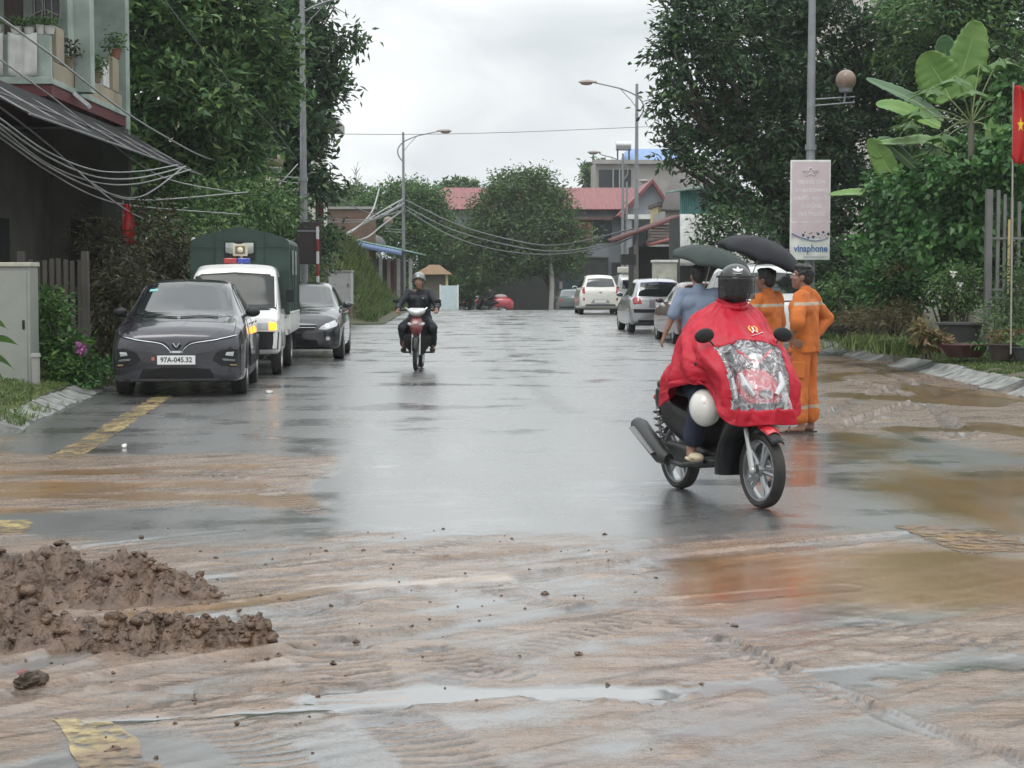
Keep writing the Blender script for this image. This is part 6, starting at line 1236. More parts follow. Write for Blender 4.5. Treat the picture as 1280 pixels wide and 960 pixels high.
MB().span((X(792, 116), Yg+1.5, Z(322, 116)), (X(810, 116), Yg+1.59, Z(283, 116))).build('window', GLD, gh); MB().span((X(765, 116), Yg+1.0, Z(345, 116)), (X(788, 116), Yg+1.58, Z(328, 116))).build('canopy', DARK, gh)
cb = bld('building', 'tall unfinished concrete block with a blue sheet rooftop behind the red roofs', 'building'); xa = X(744, 142); MB().span((xa, 142, -1), (X(900, 142), 152, Z(203, 142))).build('wall', wallmat('raw_concrete', (.24, .225, .20), (.31, .295, .27)), cb)
w = MB().span((X(748, 142), 141.9, Z(235, 142)), (X(788, 142), 141.98, Z(213, 142))).build('window', GLD, cb)
for px in (765, 773): MB().span((X(px, 142), 141.8, Z(235, 142)), (X(px+1.5, 142), 141.89, Z(213, 142))).build('window_frame', CON, w)
MB().span((xa-.3, 141.6, Z(206, 142)), (X(900, 142), 142.0, Z(201, 142))).build('cornice', CON, cb); MB().add([(X(776, 143), 143, Z(203, 143)), (X(860, 143), 143, Z(203, 143)), (X(860, 143), 149, Z(203, 143)), (X(776, 143), 149, Z(203, 143)), (X(786, 143), 144, Z(186, 143)), (X(860, 143), 144, Z(186, 143)), (X(860, 143), 148, Z(186, 143)), (X(786, 143), 148, Z(186, 143))], [(0, 1, 5, 4), (1, 2, 6, 5), (2, 3, 7, 6), (3, 0, 4, 7), (4, 5, 6, 7)]).build('rooftop_shed', mat('pale_blue_sheet', (.24, .36, .62), .5), cb, smooth=0)
wt = thing('water_tank', 'stainless steel water tank lying on the concrete block\'s roof', 'water tank', (X(778, 143), 142.6, Z(203, 143)+.02)); MB().cyl((-.6, 0, 1.25), (.6, 0, 1.25), .42, n=20).build('tank', mat('tank_steel', (.5, .5, .5), .3, .8), wt); MB().span((-.5, -.3, 0), (-.42, .3, .9)).build('stand', DARK, wt); MB().span((.42, -.3, 0), (.5, .3, .9)).build('stand', DARK, wt)
# ---- sheds on the right
gs = bld('house', 'drab grey roofed house rising behind the green shed on the right'); Yh = 78
b = MB(); b.add([(X(826, Yh), Yh, Z(262, Yh)), (X(940, Yh), Yh, Z(262, Yh)), (X(930, Yh), Yh+4, Z(196, Yh)), (X(856, Yh), Yh+4, Z(196, Yh))], [(0, 1, 2, 3)]); o = b.build('roof', mat('drab_roof', (.13, .12, .115), .8, bump=.3, bscale=12), gs); k = o.modifiers.new('s', 'SOLIDIFY'); k.thickness = .1
MB().span((X(832, Yh), Yh+.3, 0), (X(940, Yh), Yh+6, Z(263, Yh))).build('wall', CON, gs)
sh = bld('shed', 'green sheet metal shed closed with a white tarpaulin', 'shed'); Yh = 60; GS = mat('teal_sheet', (.12, .27, .26), .5, scale=2, stretch=(12, 1, 1))
b = MB(); A = [[(X(849, Yh)+1.9*i/60, Yh+.05*(i % 2), z) for z in (Z(268, Yh), Z(240, Yh)+.004*i)] for i in range(61)]; o = b.grid(A).build('sheet_wall', GS, sh, smooth=0); k = o.modifiers.new('s', 'SOLIDIFY'); k.thickness = .03
b = MB(); b.add([(X(846, Yh), Yh-.35, Z(241, Yh)), (X(930, Yh), Yh-.35, Z(228, Yh)), (X(930, Yh), Yh+4, Z(222, Yh)), (X(846, Yh), Yh+4, Z(236, Yh))], [(0, 1, 2, 3)]); o = b.build('roof', mat('pale_green_sheet', (.22, .32, .28), .5), sh); k = o.modifiers.new('s', 'SOLIDIFY'); k.thickness = .08
A = [[(X(849, Yh)+2.6*s+.05*t*math.sin(s*5), Yh-.05-.12*math.sin(s*9+t*3)*(.3+t)-.1*t, Z(268, Yh)-1.75*t) for s in np.linspace(0, 1, 30)] for t in np.linspace(0, 1, 14)]
o = MB().grid(A).build('tarpaulin', mat('white_tarpaulin', (.66, .66, .64), .6, bump=.2, bscale=4), sh, smooth=60); k = o.modifiers.new('s', 'SOLIDIFY'); k.thickness = .01
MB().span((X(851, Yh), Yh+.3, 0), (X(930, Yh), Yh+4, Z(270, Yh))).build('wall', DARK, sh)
rs_ = bld('shed', 'open timber shed with a sloping rusty red roof left of the white tarpaulin', 'shed'); Yh = 70; RR = mat('rusty_red_sheet', (.11, .026, .024), .75, col2=(.08, .035, .03), scale=3); WD = mat('grey_boards', (.17, .15, .135), .85, scale=3, stretch=(1, 1, 9), var=.35)
for nm, p0, p1, m_ in (('roof', (765, 301), (850, 270), RR), ('lower_roof', (812, 308), (852, 297), mat('pink_red_sheet', (.24, .08, .07), .6))):
    Yq = Yh if nm == 'roof' else Yh-1.2; b = MB(); b.add([(X(p0[0], Yq), Yq-.8, Z(p0[1], Yq)), (X(p1[0], Yq), Yq-.8, Z(p1[1], Yq)), (X(p1[0], Yq), Yq+3, Z(p1[1], Yq)+.12), (X(p0[0], Yq), Yq+3, Z(p0[1], Yq)+.12)], [(0, 1, 2, 3)]); o = b.build(nm, m_, rs_); k = o.modifiers.new('s', 'SOLIDIFY'); k.thickness = .08
b = MB()
for i in range(7): b.span((X(806+i*1.2, Yh), Yh-.4-.01*i, Z(306-i*3.6, Yh)), (X(849, Yh), Yh-.37-.01*i, Z(303-i*3.6, Yh)))
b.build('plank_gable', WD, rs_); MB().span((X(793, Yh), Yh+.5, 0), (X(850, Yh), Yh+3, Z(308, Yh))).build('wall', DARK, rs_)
for px in (793, 848): MB().span((X(px, Yh)-.06, Yh-.4, 0), (X(px, Yh)+.06, Yh-.28, Z(305, Yh))).build('post', WD, rs_)
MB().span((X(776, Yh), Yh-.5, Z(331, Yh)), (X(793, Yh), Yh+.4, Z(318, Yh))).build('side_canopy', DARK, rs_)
yh = bld('house', 'small yellow house front glimpsed above the rusty shed roof'); MB().span((X(822, 85), 85, 0), (X(850, 85), 89, Z(255, 85))).build('wall', wallmat('warm_yellow', (.48, .38, .2)), yh); MB().span((X(820, 85), 84.5, Z(258, 85)), (X(852, 85), 89.5, Z(253, 85))).build('roof', mat('dark_tile', (.07, .06, .06), .8), yh)
for px in (829, 841): MB().span((X(px, 85), 84.9, Z(270, 85)), (X(px+6, 85), 84.98, Z(261, 85))).build('window', GLD, yh)
cc = thing('kiosk', 'cream grey market kiosk standing behind the silver hatchback', 'kiosk', (X(832, 57), 57, .1)); MB().span((-.36, 0, 0), (.36, .9, Z(328, 57)-.1)).build('body', mat('cream_grey_panel', (.42, .42, .36), .6), cc, bevel=.01); MB().span((-.40, -.04, Z(328, 57)-.1), (.40, .95, Z(325, 57)-.1)).build('lid', WTR, cc, bevel=.01); MB().span((-.28, -.03, .9), (.28, -.002, 1.6)).build('front_panel', mat('front_cream', (.46, .46, .40), .5), cc)
pb = bld('building', 'pale tall building hidden behind the right hand trees', 'building'); MB().span((14.5, 84, 0), (24, 92, 15.8)).build('wall', wallmat('pale_wall', (.5, .47, .44)), pb)
for z in (13.2, 10): MB().span((18.4, 83.9, z), (19.2, 83.98, z+1.5)).build('window', GLD, pb)
gt = bld('gate_screen', 'teal sheet gate at the end of the road left of the white hatchback', 'gate'); MB().span((X(697, 108), 108, -.7), (X(724, 108), 108.1, Z(350, 108))).build('panel', mat('teal_gate', (.07, .14, .15), .5), gt); MB().span((X(699, 108), 107.9, Z(361, 108)), (X(703, 108), 107.99, Z(352, 108))).build('notice', WTR, gt)
dw = bld('shade_filler_wall', 'dark filler wall added for the shade under the tree at the end of the road', 'wall'); MB().span((X(560, 114), 114, -.7), (X(760, 114), 114.3, Z(322, 114))).build('bricks', mat('painted_tree_shade', (.035, .04, .035), .9, bump=.4), dw); MB().span((X(559, 114), 113.9, Z(322, 114)), (X(761, 114), 114.4, Z(320, 114))).build('coping', GPOST, dw)  # shade beneath the crown painted as a near-black filler wall
# ---------------------------------------------------------------- street furniture
POLE = mat('galvanised_pole', (.24, .25, .26), .5, .4, var=.12, scale=6); LAMPH = mat('lamp_housing', (.30, .26, .24), .5, .1); FROST = mat('frosted_globe', (.19, .13, .10), .3, col2=(.26, .19, .15))
def lamp(label, px, Y, ztop, side, reach=1.9, zb=None, globe=None, r=.085, head=True):
    z0 = float(gz(Y))+.1 if zb is None else zb; t = thing('street_lamp', label, 'street lamp', (X(px, Y), Y, z0), 0, 'street lamps'); H = ztop-z0
    MB().tube([(0, 0, 0), (0, 0, H*.5), (0, 0, H)], [r*1.15, r*.9, r*.62], 12).cyl((0, 0, 0), (0, 0, .5), r*1.7, r*1.5, 12).cyl((0, 0, H*.45), (0, 0, H*.45+.12), r*1.2, n=12).build('pole', POLE, t, smooth=50)
    p = cr([(.02*side, 0, H-1.45), (-.22*side, 0, H-1.15), (-.25*side, 0, H-.8), (0, 0, H-.48), (.55*side, 0, H-.22), (1.1*side, 0, H-.08), (reach*side, 0, H+.05)], 6)
    MB().tube(p, np.linspace(.035, .025, len(p)), 7).tube([(0, 0, H-.95), (.25*side, 0, H-.62), (.65*side, 0, H-.2)], .016, 6).build('arm', POLE, t, smooth=60)
    hx = reach*side; o = MB().loft([[(hx+side*x, w*math.cos(a), H+.06+.03*side*0+(hh*math.sin(a) if math.sin(a) > 0 else .5*hh*math.sin(a))) for a in np.linspace(0, 2*PI, 13)[:-1]] for x, w, hh in ((-.12, .05, .04), (0, .10, .07), (.25, .15, .10), (.5, .12, .08), (.62, .03, .02))]).build('lamp_head', LAMPH, t, smooth=50)
    MB().ell((hx+side*.3, 0, H+.01), (.24, .11, .07)).build('lamp_glass', FROST, o)
    if globe:
        zg, sd = globe; zg -= z0; a = MB().tube([(0, 0, zg-.42), (sd*.95, 0, zg-.36)], .018, 6).tube([(0, 0, zg-.56), (sd*.95, 0, zg-.48)], .018, 6).tube([(sd*.72, 0, zg-.5), (sd*.75, 0, zg-.2)], .022, 6).build('bracket', POLE, t)
        MB().ell((sd*.75, 0, zg), (.225, .225, .225), None, 18, 12).build('globe', FROST, a); MB().cyl((sd*.75, 0, zg-.26), (sd*.75, 0, zg-.17), .13, .15, 14).build('globe_collar', POLE, a)
    return t
lamp('tall grey street lamp rising past the trees behind the parked truck', 381, 47, 9.05, 1, 1.9, globe=(Z(204, 47), -1), r=.10)
lamp('street lamp with a round globe on its left, near the low shop', 505, 86, Z(167, 86), 1, 1.75, globe=(Z(277, 86), -1))
lamp('street lamp whose arm reaches left over the road, behind the silver hatchback', 795, 70, Z(107, 70), -1, 1.7, r=.09)
lamp('far street lamp with an orange brown head in front of the red roof', 778, 95, Z(193, 95), -1, 1.3, r=.09)
lamp('farthest street lamp, its pale head in front of the gable', 783, 112, Z(228, 112), 1, .8, r=.09)
rp_ = lamp('tall grey street lamp carrying the advertising panel and a brown globe on the right', 1012, 38.5, 9.6, -1, 1.9, globe=(Z(102, 38.5), 1), r=.105)
# advertising panel hung on that pole
sg = thing('advertising_panel', 'tall pink and white advertising panel hung on the lamp pole behind the orange suited man', 'sign', (X(1012, 38.3), 38.3, (Z(201, 38.3)+Z(325, 38.3))/2), R(-4)); sw, shh = .86, 2.16
MB().box((0, 0, 0), (sw, .10, shh)).build('box', WTR, sg, bevel=.012); MB().box((0, -.053, .22), (sw-.06, .006, shh-.52)).build('pink_sheet', mat('faded_pink_print', (.56, .45, .475), .5, col2=(.61, .52, .54), scale=5), sg)
PT = Matrix(((1, 0, 0, 0), (0, 0, -1, -.0575), (0, 1, 0, 0), (0, 0, 0, 1))); PALE = mat('pale_print', (.70, .65, .66), .6); BLP = mat('blue_print', (.05, .15, .36), .5)
for i, (s_, sz) in enumerate((('TRUNG TÂM', .085), ('KINH DOANH', .085), ('KHUYẾN MẠI LỚN', .075), ('DI ĐỘNG', .085), ('TRẢ TRƯỚC', .085), ('HOÀ MẠNG MỚI HÔM NAY', .055))):
    text_mesh('faint_line', s_, sz*1.25, PALE, sg, Matrix.Translation((.02, 0, .60-.172*i)) @ PT, .001, bold=.003)
MB().tube([(.0+.2*math.cos(a)*(.6+.3*math.sin(5*a)), -.058, .82+.09*math.sin(a)*(.7+.3*math.sin(5*a))) for a in np.linspace(0, 2*PI, 40)], .018, 5, flat=.3).build('faint_emblem', PALE, sg)
text_mesh('lettering', 'vinaphone', .205, BLP, sg, Matrix.Translation((.015, 0, -.835)) @ PT, .002, bold=.004, sx=.86); text_mesh('small_print', 'www.vinaphone.com.vn', .055, mat('grey_print', (.3, .32, .34), .6), sg, Matrix.Translation((.12, 0, -1.01)) @ PT, .001)
A = [(-.40+.8*t, -.058, -.50-.17*math.sin(min(1, t*1.05)*PI*.72)+.02*t) for t in np.linspace(0, 1, 20)]; MB().tube(A, np.linspace(.035, .006, 20), 6, flat=.25).build('blue_wave', BLP, sg)
b = MB(); rr = random.Random(2)
for i in range(16): x = -.15+.036*i; b.cyl((x, -.056, -.50+.06*math.sin(i*1.7)-.04), (x, -.060, -.50+.06*math.sin(i*1.7)-.04), .008+.016*(i % 3 == 0)+.008*rr.random(), n=10)
o = b.build('splash_dots', mat('dark_print', (.03, .05, .08), .6), sg)
# signs and cabinets on the left
bs = thing('road_sign', 'back of a dark rectangular sign on a red and white striped post', 'road sign', (X(398, 46), 46, .2)); STR, nt, N, L, P = _nt('red_white_stripes')
tc = N.new('ShaderNodeTexCoord'); s3 = N.new('ShaderNodeSeparateXYZ'); L.new(tc.outputs['Object'], s3.inputs[0]); wv = N.new('ShaderNodeMath'); wv.operation = 'PINGPONG'; wv.inputs[1].default_value = .32; L.new(s3.outputs[2], wv.inputs[0]); gt_ = N.new('ShaderNodeMath'); gt_.operation = 'GREATER_THAN'; gt_.inputs[1].default_value = .16; L.new(wv.outputs[0], gt_.inputs[0])
mxx = N.new('ShaderNodeMix'); mxx.data_type = 'RGBA'; mxx.inputs[6].default_value = (.6, .6, .58, 1); mxx.inputs[7].default_value = (.22, .02, .025, 1); L.new(gt_.outputs[0], mxx.inputs[0]); L.new(mxx.outputs[2], P.inputs['Base Color'])
MB().cyl((0, 0, 0), (0, 0, 2.75), .04, n=12).build('post', STR, bs); MB().box((-.27, .08, Z(304, 46)-.2), (.71, .03, 1.1)).build('panel', mat('sign_back', (.035, .026, .026), .6), bs, bevel=.006); MB().span((-.6, .05, Z(290, 46)-.2), (.06, .064, Z(288, 46)-.2)).build('bracket', POLE, bs)
def cabinet(label, px0, px1, pt, pb, Y, m, lid, rz=0):
    xa, xb = X(px0, Y), X(px1, Y); zt_, zb2 = Z(pt, Y), Z(pb, Y); t = thing('utility_cabinet', label, 'utility cabinet', ((xa+xb)/2, Y+.2, zb2), rz); w = xb-xa; hh = zt_-zb2
    MB().span((-w/2, -.2, 0), (w/2, .25, hh-.06)).build('body', m, t, bevel=.008); MB().span((-w/2-.02, -.23, hh-.06), (w/2+.02, .28, hh)).build('lid', lid, t, bevel=.01); MB().span((-w/2+.03, -.16, -.35), (w/2-.03, .2, -.005)).build('plinth', BRK, t)
    d = MB().span((-w/2+.04, -.212, .06), (w/2-.04, -.202, hh-.12)).build('door', m, t, bevel=.004); MB().span((w/2-.10, -.225, hh*.5), (w/2-.07, -.213, hh*.5+.12)).build('handle', BLK, d); return t
cabinet('large grey green utility cabinet at the picture\'s left edge beside the shrub', -42, 40, 328, 494, 23.7, mat('grey_green_enamel', (.27, .28, .25), .5, var=.06), mat('cream_lid', (.42, .40, .33), .5)); cabinet('pale grey utility cabinet below the grassy bank behind the black hatchback', 412, 440, 338, 380, 55, mat('pale_grey_enamel', (.42, .42, .41), .5, var=.1), CON, R(-6))
g = gnd(47, 492); MB_ = MB().cyl((0, 0, 0), (0, 0, .45), .055, n=10).cyl((0, 0, .45), (0, 0, .5), .07, .06, n=10); tag(MB_.build('marker_post', CON, None, (X(46, 23.4), 23.4, .10)), 'short stained concrete marker post beside the large grey green cabinet', 'post')
# picket fence
pf = thing('picket_fence', 'weathered dark wooden picket fence behind the bright shrub', 'fence', (X(72, 27), 27, .35)); WDK = mat('weathered_pickets', (.075, .066, .055), .85, var=.3, scale=5, stretch=(1, 1, .3)); b = MB()
for i in range(8): x = X(42+i*8.6, 27)-X(72, 27); b.box((x, 0, .80+.02*math.sin(i*5)), (.065, .03, 1.45), (0, .01*math.sin(i*3), 0))
b.build('pickets', WDK, pf, bevel=.004); MB().span((-.45, .016, .95), (.5, .06, 1.10)).build('rail', WDK, pf); MB().span((-.45, .016, .4), (.5, .06, .5)).build('rail', WDK, pf)
for x in (X(40, 27)-X(72, 27)-.12, X(105, 27)-X(72, 27)+.05): MB().span((x-.05, -.05, -.2), (x+.05, .08, 1.65)).build('post', WDK, pf, bevel=.005)
# flags
def flag(label, px0, py0, px1, py1, Y, w, zb, star, lean=0):
    c = at((px0+px1)/2, py0, Y); t = thing('flag', label, 'flag', (c.x, Y, zb)); H = c.z-zb; FR = mat('flag_red', (.42, .012, .012), .7, var=.1, bump=.1); hh = (py1-py0)*Y/FPX
    MB().tube([(-.02, 0.03, 0), (-.02-lean, .03, H+.06)], .014, 8).build('pole', mat('flag_pole', (.3, .28, .25), .6), t)
    A = [[((s-.12)*w*(.35+.65*math.sin(min(1, q*1.15+.06)*PI*.62))-lean, .03*math.sin(s*9+q*2)-.02+.02*math.sin(q*7), H-hh*q-.05*s*math.sin(q*3)) for s in np.linspace(0, 1, 22)] for q in np.linspace(0, 1, 26)]
    for i in range(24, 26):
        for j in range(22): x, y, z = A[i][j]; A[i][j] = (x*.6, y, z+.04*abs(j-11)/11)
    o = MB().grid(A).build('cloth', FR, t, smooth=60); k = o.modifiers.new('s', 'SOLIDIFY'); k.thickness = .004
    if star:
        pts = [(.05*(1 if i % 2 == 0 else .42)*2.0*math.sin(2*PI*i/10)*.55, .05*(1 if i % 2 == 0 else .42)*2.4*math.cos(2*PI*i/10)) for i in range(10)]
        M = Matrix.Translation((w*.28-lean, -.062, H-hh*.50)) @ Matrix(((1, 0, 0, 0), (0, 0, 1, 0), (0, 1, 0, 0), (0, 0, 0, 1))); MB().prism(pts, -.004, .004, M).build('star', mat('flag_yellow', (.75, .5, .03), .6), t)
    return t
flag('red flag hanging limp in the shade under the black awning', 147, 255, 162, 308, 31, .24, .35, False); flag('red flag with a yellow star on a thin pole at the right edge', 1262, 107, 1281, 205, 27.5, .27, .4, True, .03)
# metal gate on the right
mg = thing('metal_gate', 'tall grey gate of vertical bars behind the plant pots at the right', 'gate', (X(1232, 31), 31, .32)); BAR = mat('grey_bars', (.15, .15, .145), .6, .2)
for px, top, w in ((1236, 237, .11), (1247.5, 238, .06), (1256, 243, .05), (1265, 247, .05), (1274, 252, .05), (1284, 240, .06), (1296, 240, .06)): x = X(px, 31)-mg.location.x; MB().span((x-w/2, -w/2, 0), (x+w/2, w/2, Z(top, 31)-.32)).build('bar' if w < .1 else 'post', BAR, mg)
for z in (.9, 1.05, 1.95): MB().span((.08, -.045, z), (.95, -.03, z+.04)).build('rail', BAR, mg)
MB().span((X(1259, 31)-mg.location.x, -.07, 1.0), (X(1262, 31)-mg.location.x, -.05, 2.3)).build('bamboo_stake', mat('bamboo', (.4, .33, .14), .6), mg)
# ---------------------------------------------------------------- overhead cables
CAB = mat('black_cable', (.03, .03, .03), .5); CABG = mat('grey_cable', (.30, .31, .30), .45); CABM = mat('mid_cable', (.12, .125, .125), .5)
def cable(label, pts, Y0, Y1, r, m, grp=None):
    n = len(pts); P = [at(px, py, Y0+(Y1-Y0)*i/(n-1)) for i, (px, py) in enumerate(pts)]
    return tag(MB().tube(cr([tuple(p) for p in P], 7), r, 6).build('overhead_cable', m, smooth=60), label, 'cable', grp)
cable('thick pale cable slanting down from the top left corner across the balcony to the trees', [(-20, 8), (70, 73), (140, 128), (200, 167), (270, 201), (352, 210)], 21, 45, .017, CABG)
cable('cable slanting from the left edge below the balcony cloths to the awning corner', [(-20, 60), (30, 96), (70, 125), (115, 160), (200, 220), (290, 240)], 22, 36, .012, CABG)
cable('thin line coming down steeply through the left tree from the top edge', [(200, -8), (240, 45), (290, 105), (345, 165), (372, 200)], 28, 47, .010, CABM)
SL = 'one of the pale cables sagging together in a bundle across the dark porch'
for i, (a0, a1, a2, a3, e) in enumerate(((148, 190, 213, 214, (222, 206)), (155, 196, 221, 222, (232, 208)), (160, 205, 228, 229, (238, 212)), (166, 208, 236, 246, (228, 210)), (172, 214, 246, 258, (300, 268)), (134, 180, 232, 250, (310, 240)))):
    cable(SL, [(-25, a0-16), (0, a0), (60, a1), (120, a2), (175, a3), e], 20+.3*i, 33+.4*i, .012+.002*(i % 2), CABG, 'cables sagging across the porch')
cable('lowest cable, looping under the bundle in front of the red flag', [(95, 212), (140, 250), (185, 275), (230, 273), (290, 262), (340, 238), (372, 205)], 26, 46, .012, CABG)
for i, pts in enumerate(([(505, 248), (470, 268), (440, 288), (405, 302)], [(505, 254), (478, 268), (450, 282), (425, 300)], [(505, 262), (480, 280), (460, 296), (440, 302)], [(474, 236), (466, 262), (452, 280), (430, 296)])): cable('one of the pale cables fanning down from the globe lamp to the low shop roof', pts, 86, 72, .035, CABG, 'cables fanning to the shop roof')
for i, pts in enumerate(([(412, 240), (450, 262), (480, 269), (505, 262)], [(395, 268), (430, 275), (470, 272), (505, 256)], [(395, 275), (440, 278), (480, 270), (505, 248)])): cable('one of the dark cables strung from the left trees to the globe lamp', pts, 62, 86, .022, CABM, 'cables strung to the globe lamp')
for i, pts in enumerate(([(507, 258), (560, 285), (620, 303), (690, 314), (760, 305), (795, 290)], [(507, 262), (560, 293), (620, 312), (690, 318), (760, 308), (795, 294)], [(507, 250), (570, 280), (640, 300), (700, 306), (795, 285)])): cable('one of the cables crossing the road end in front of the big tree', pts, 86, 70, .026, CABM, 'cables crossing at the road end')
cable('single hair thin line crossing the sky between the two sides', [(330, 166), (500, 168), (650, 165), (840, 157)], 52, 62, .010, CABM)
# ---------------------------------------------------------------- trees
tree('broadleaf_tree', 'big dense broadleaf tree hanging over the green house at the left', (-8.6, 41, .4), [lob(*q) for q in ((195, 50, 40, 80, 75), (275, 30, 41, 85, 65), (318, 95, 42, 60, 70), (240, 130, 40, 85, 70), (185, 190, 40, 50, 60), (300, 185, 42, 60, 55), (245, 225, 41, 80, 45), (170, -30, 40, 80, 60), (275, -45, 41, 70, 60), (230, 60, 43, 80, 80))], 9, 44, .26, LM, .28, 'trees beside the road', .22, .25, 2, up=.9, lo=.3)
tree('broadleaf_tree', 'darker loose crowned tree behind the tall lamp pole, its outline against the sky', (-6.2, 52, .3), [lob(*q) for q in ((385, 30, 51, 34, 26), (352, 60, 51, 40, 60), (400, 8, 51, 14, 9), (405, 60, 51, 22, 16), (436, 52, 51, 14, 14), (398, 105, 51, 28, 26), (418, 112, 51, 16, 20), (378, 145, 51, 34, 26), (362, 190, 51, 40, 30), (396, 170, 51, 18, 18), (388, 222, 51, 32, 20), (345, 120, 52, 30, 50), (350, 20, 52, 40, 40))], 11, 46, .26, LD, .2, 'trees beside the road', .26, .35, 5, lo=.3)
tree('broadleaf_tree', 'very large dark leaved tree behind the advertising panel', (9.2, 46, .4), [lob(*q) for q in ((900, 55, 44, 70, 60), (870, 20, 44, 55, 40), (838, 60, 44, 28, 34), (845, 125, 44, 36, 34), (838, 185, 44, 30, 24), (862, 215, 44, 22, 20), (890, 150, 45, 55, 45), (930, 170, 45, 70, 60), (960, 60, 46, 90, 80), (1040, 60, 47, 90, 80), (1000, 160, 46, 80, 80), (950, 245, 45, 60, 42), (915, 255, 44, 34, 28), (1000, 280, 46, 60, 50), (1060, 200, 47, 80, 80), (1075, 290, 46, 60, 60), (1110, 110, 47, 60, 80), (960, -20, 46, 120, 50))], 8, 50, .20, LD, .32, 'trees beside the road', .21, .1, 8, up=.8, lo=.35)
leaves_lo = tree('young_tree', 'thin leafy sapling with gaps against the white tarpaulin', (7.9, 42.5, .3), [lob(*q) for q in ((900, 288, 42, 38, 22), (930, 300, 42, 34, 20), (880, 300, 42, 16, 18), (945, 280, 43, 30, 30))], 14, 26, .16, LD, .07, None, .2, .1, 9)
tree('broadleaf_tree', 'mid green tree filling the top right corner behind the banana', (13.5, 44, .5), [lob(*q) for q in ((1180, 10, 43, 70, 50), (1250, 20, 43, 60, 60), (1290, 80, 42, 50, 70), (1200, 80, 45, 70, 50), (1140, 40, 45, 50, 50), (1250, 130, 44, 60, 60), (1230, -40, 43, 100, 50), (1180, 150, 46, 70, 70))], 9, 50, .2, LM, .25, 'trees beside the road', .28, .2, 12)
# far trees
def far(label, base, lobs, seed, m=None, dens=8, n=46, size=.25, tr=.2, **k): return tree('broadleaf_tree', label, base, [lob(*q) for q in lobs], dens, n, size, m or LF, tr, 'trees at the end of the road', k.pop('sig', .34), .1, seed, **k)
far('rounded dark tree behind the globe lamp at the road end', (-5.3, 108, -.5), ((480, 262, 108, 38, 26), (520, 258, 108, 38, 28), (545, 280, 108, 22, 28), (505, 240, 108, 30, 14), (450, 275, 108, 30, 24), (500, 295, 108, 55, 24), (530, 305, 107, 30, 22)), 21, LM)
far('lower tree left of the rounded dark one, above the brick wall', (-9, 112, 0), ((430, 250, 112, 26, 20), (450, 245, 113, 24, 14), (415, 270, 112, 24, 30), (440, 280, 112, 30, 30)), 22)
far('tallest tree standing in the middle of the road end', (4.1, 106, -.5), ((622, 238, 106, 12, 10), (664, 222, 106, 14, 10), (702, 246, 106, 14, 9), (590, 290, 106, 14, 12), (728, 300, 106, 16, 12), (640, 232, 106, 26, 20), (675, 230, 106, 22, 18), (655, 250, 106, 48, 26), (618, 262, 106, 32, 24), (690, 262, 106, 32, 26), (650, 285, 106, 60, 32), (605, 300, 106, 34, 32), (695, 300, 106, 36, 30), (650, 325, 106, 60, 26), (712, 325, 106, 24, 24), (600, 335, 106, 30, 30)), 23, dens=6.5, n=46, lo=.45)
far('small distant tree top above the red roof', (-2, 150, 0), ((566, 238, 150, 14, 9), (582, 236, 150, 12, 8), (574, 232, 150, 10, 6)), 24, size=.5)
far('distant tree left of the concrete block', (9.5, 150, 0), ((742, 218, 150, 12, 14), (748, 228, 150, 10, 12)), 25, size=.5)
far('dark bushy tree filling the gap beside the gatehouse', (-1.9, 111, -.5), ((575, 330, 110, 24, 26), (560, 350, 110, 26, 24), (590, 360, 109, 22, 20), (545, 335, 111, 22, 26)), 26, LM, lo=.2)
# bare twig tree far left
t = thing('bare_tree', 'leafless thin tree top poking above the left trees', 'tree', (X(446, 118), 118, 0)); b = MB(); rr = random.Random(6); top = Z(212, 118)
b.tube([(0, 0, 0), (.1, 0, top*.6), (0, 0, top)], [.12, .08, .02], 6)
for i in range(18): z = top-.2-rr.random()*2.2; b.tube([(0, 0, z), (rr.uniform(-.5, .5), rr.uniform(-.3, .3), z+rr.uniform(.3, .8))], [.025, .01], 4)
b.build('trunk', mat('pale_twig', (.2, .18, .16), .9), t)
t = thing('whitewashed_trunk', 'slim whitewashed tree trunk at the right of the road end tree', 'tree', (X(689, 105), 105, -.55)); MB().tube([(0, 0, 0), (.05, 0, 1.8), (-.1, 0, 4)], [.17, .14, .1], 10).build('trunk', mat('lime_bark', (.34, .34, .32), .9, bump=.4), t)
# left hedge, thickets and shrubs
bush('creeper_thicket', 'brownish creeper thicket with dry stems behind the grey crossover', (-6.6, 30, .3), [lob(*q) for q in ((150, 330, 30, 40, 40), (190, 300, 31, 40, 45), (130, 400, 29, 26, 70), (165, 380, 29, 40, 60), (120, 300, 31, 30, 30), (215, 330, 32, 30, 50))], 20, 40, .13, LBR, sig=.16, seed=31, stems=14, droop=.7, asp=.3)
bush('creeper_thicket', 'dark green creepers climbing between the brown thicket and the truck', (-6.6, 34.5, .3), [lob(*q) for q in ((215, 290, 34, 30, 40), (190, 350, 33, 40, 60), (245, 275, 36, 50, 30), (300, 260, 38, 60, 40), (200, 420, 31, 30, 40), (215, 240, 36, 30, 20), (345, 255, 40, 30, 40))], 14, 45, .14, LM, sig=.2, seed=32, droop=.4)
bush('hedge', 'dark hedge mass behind the truck and the sign post', (-7.4, 48, .3), [lob(*q) for q in ((330, 280, 48, 60, 50), (390, 300, 52, 30, 40), (260, 260, 46, 60, 40), (200, 280, 44, 50, 50), (360, 330, 50, 40, 40), (140, 260, 42, 50, 50))], 8, 45, .2, LD, sig=.3, seed=33)
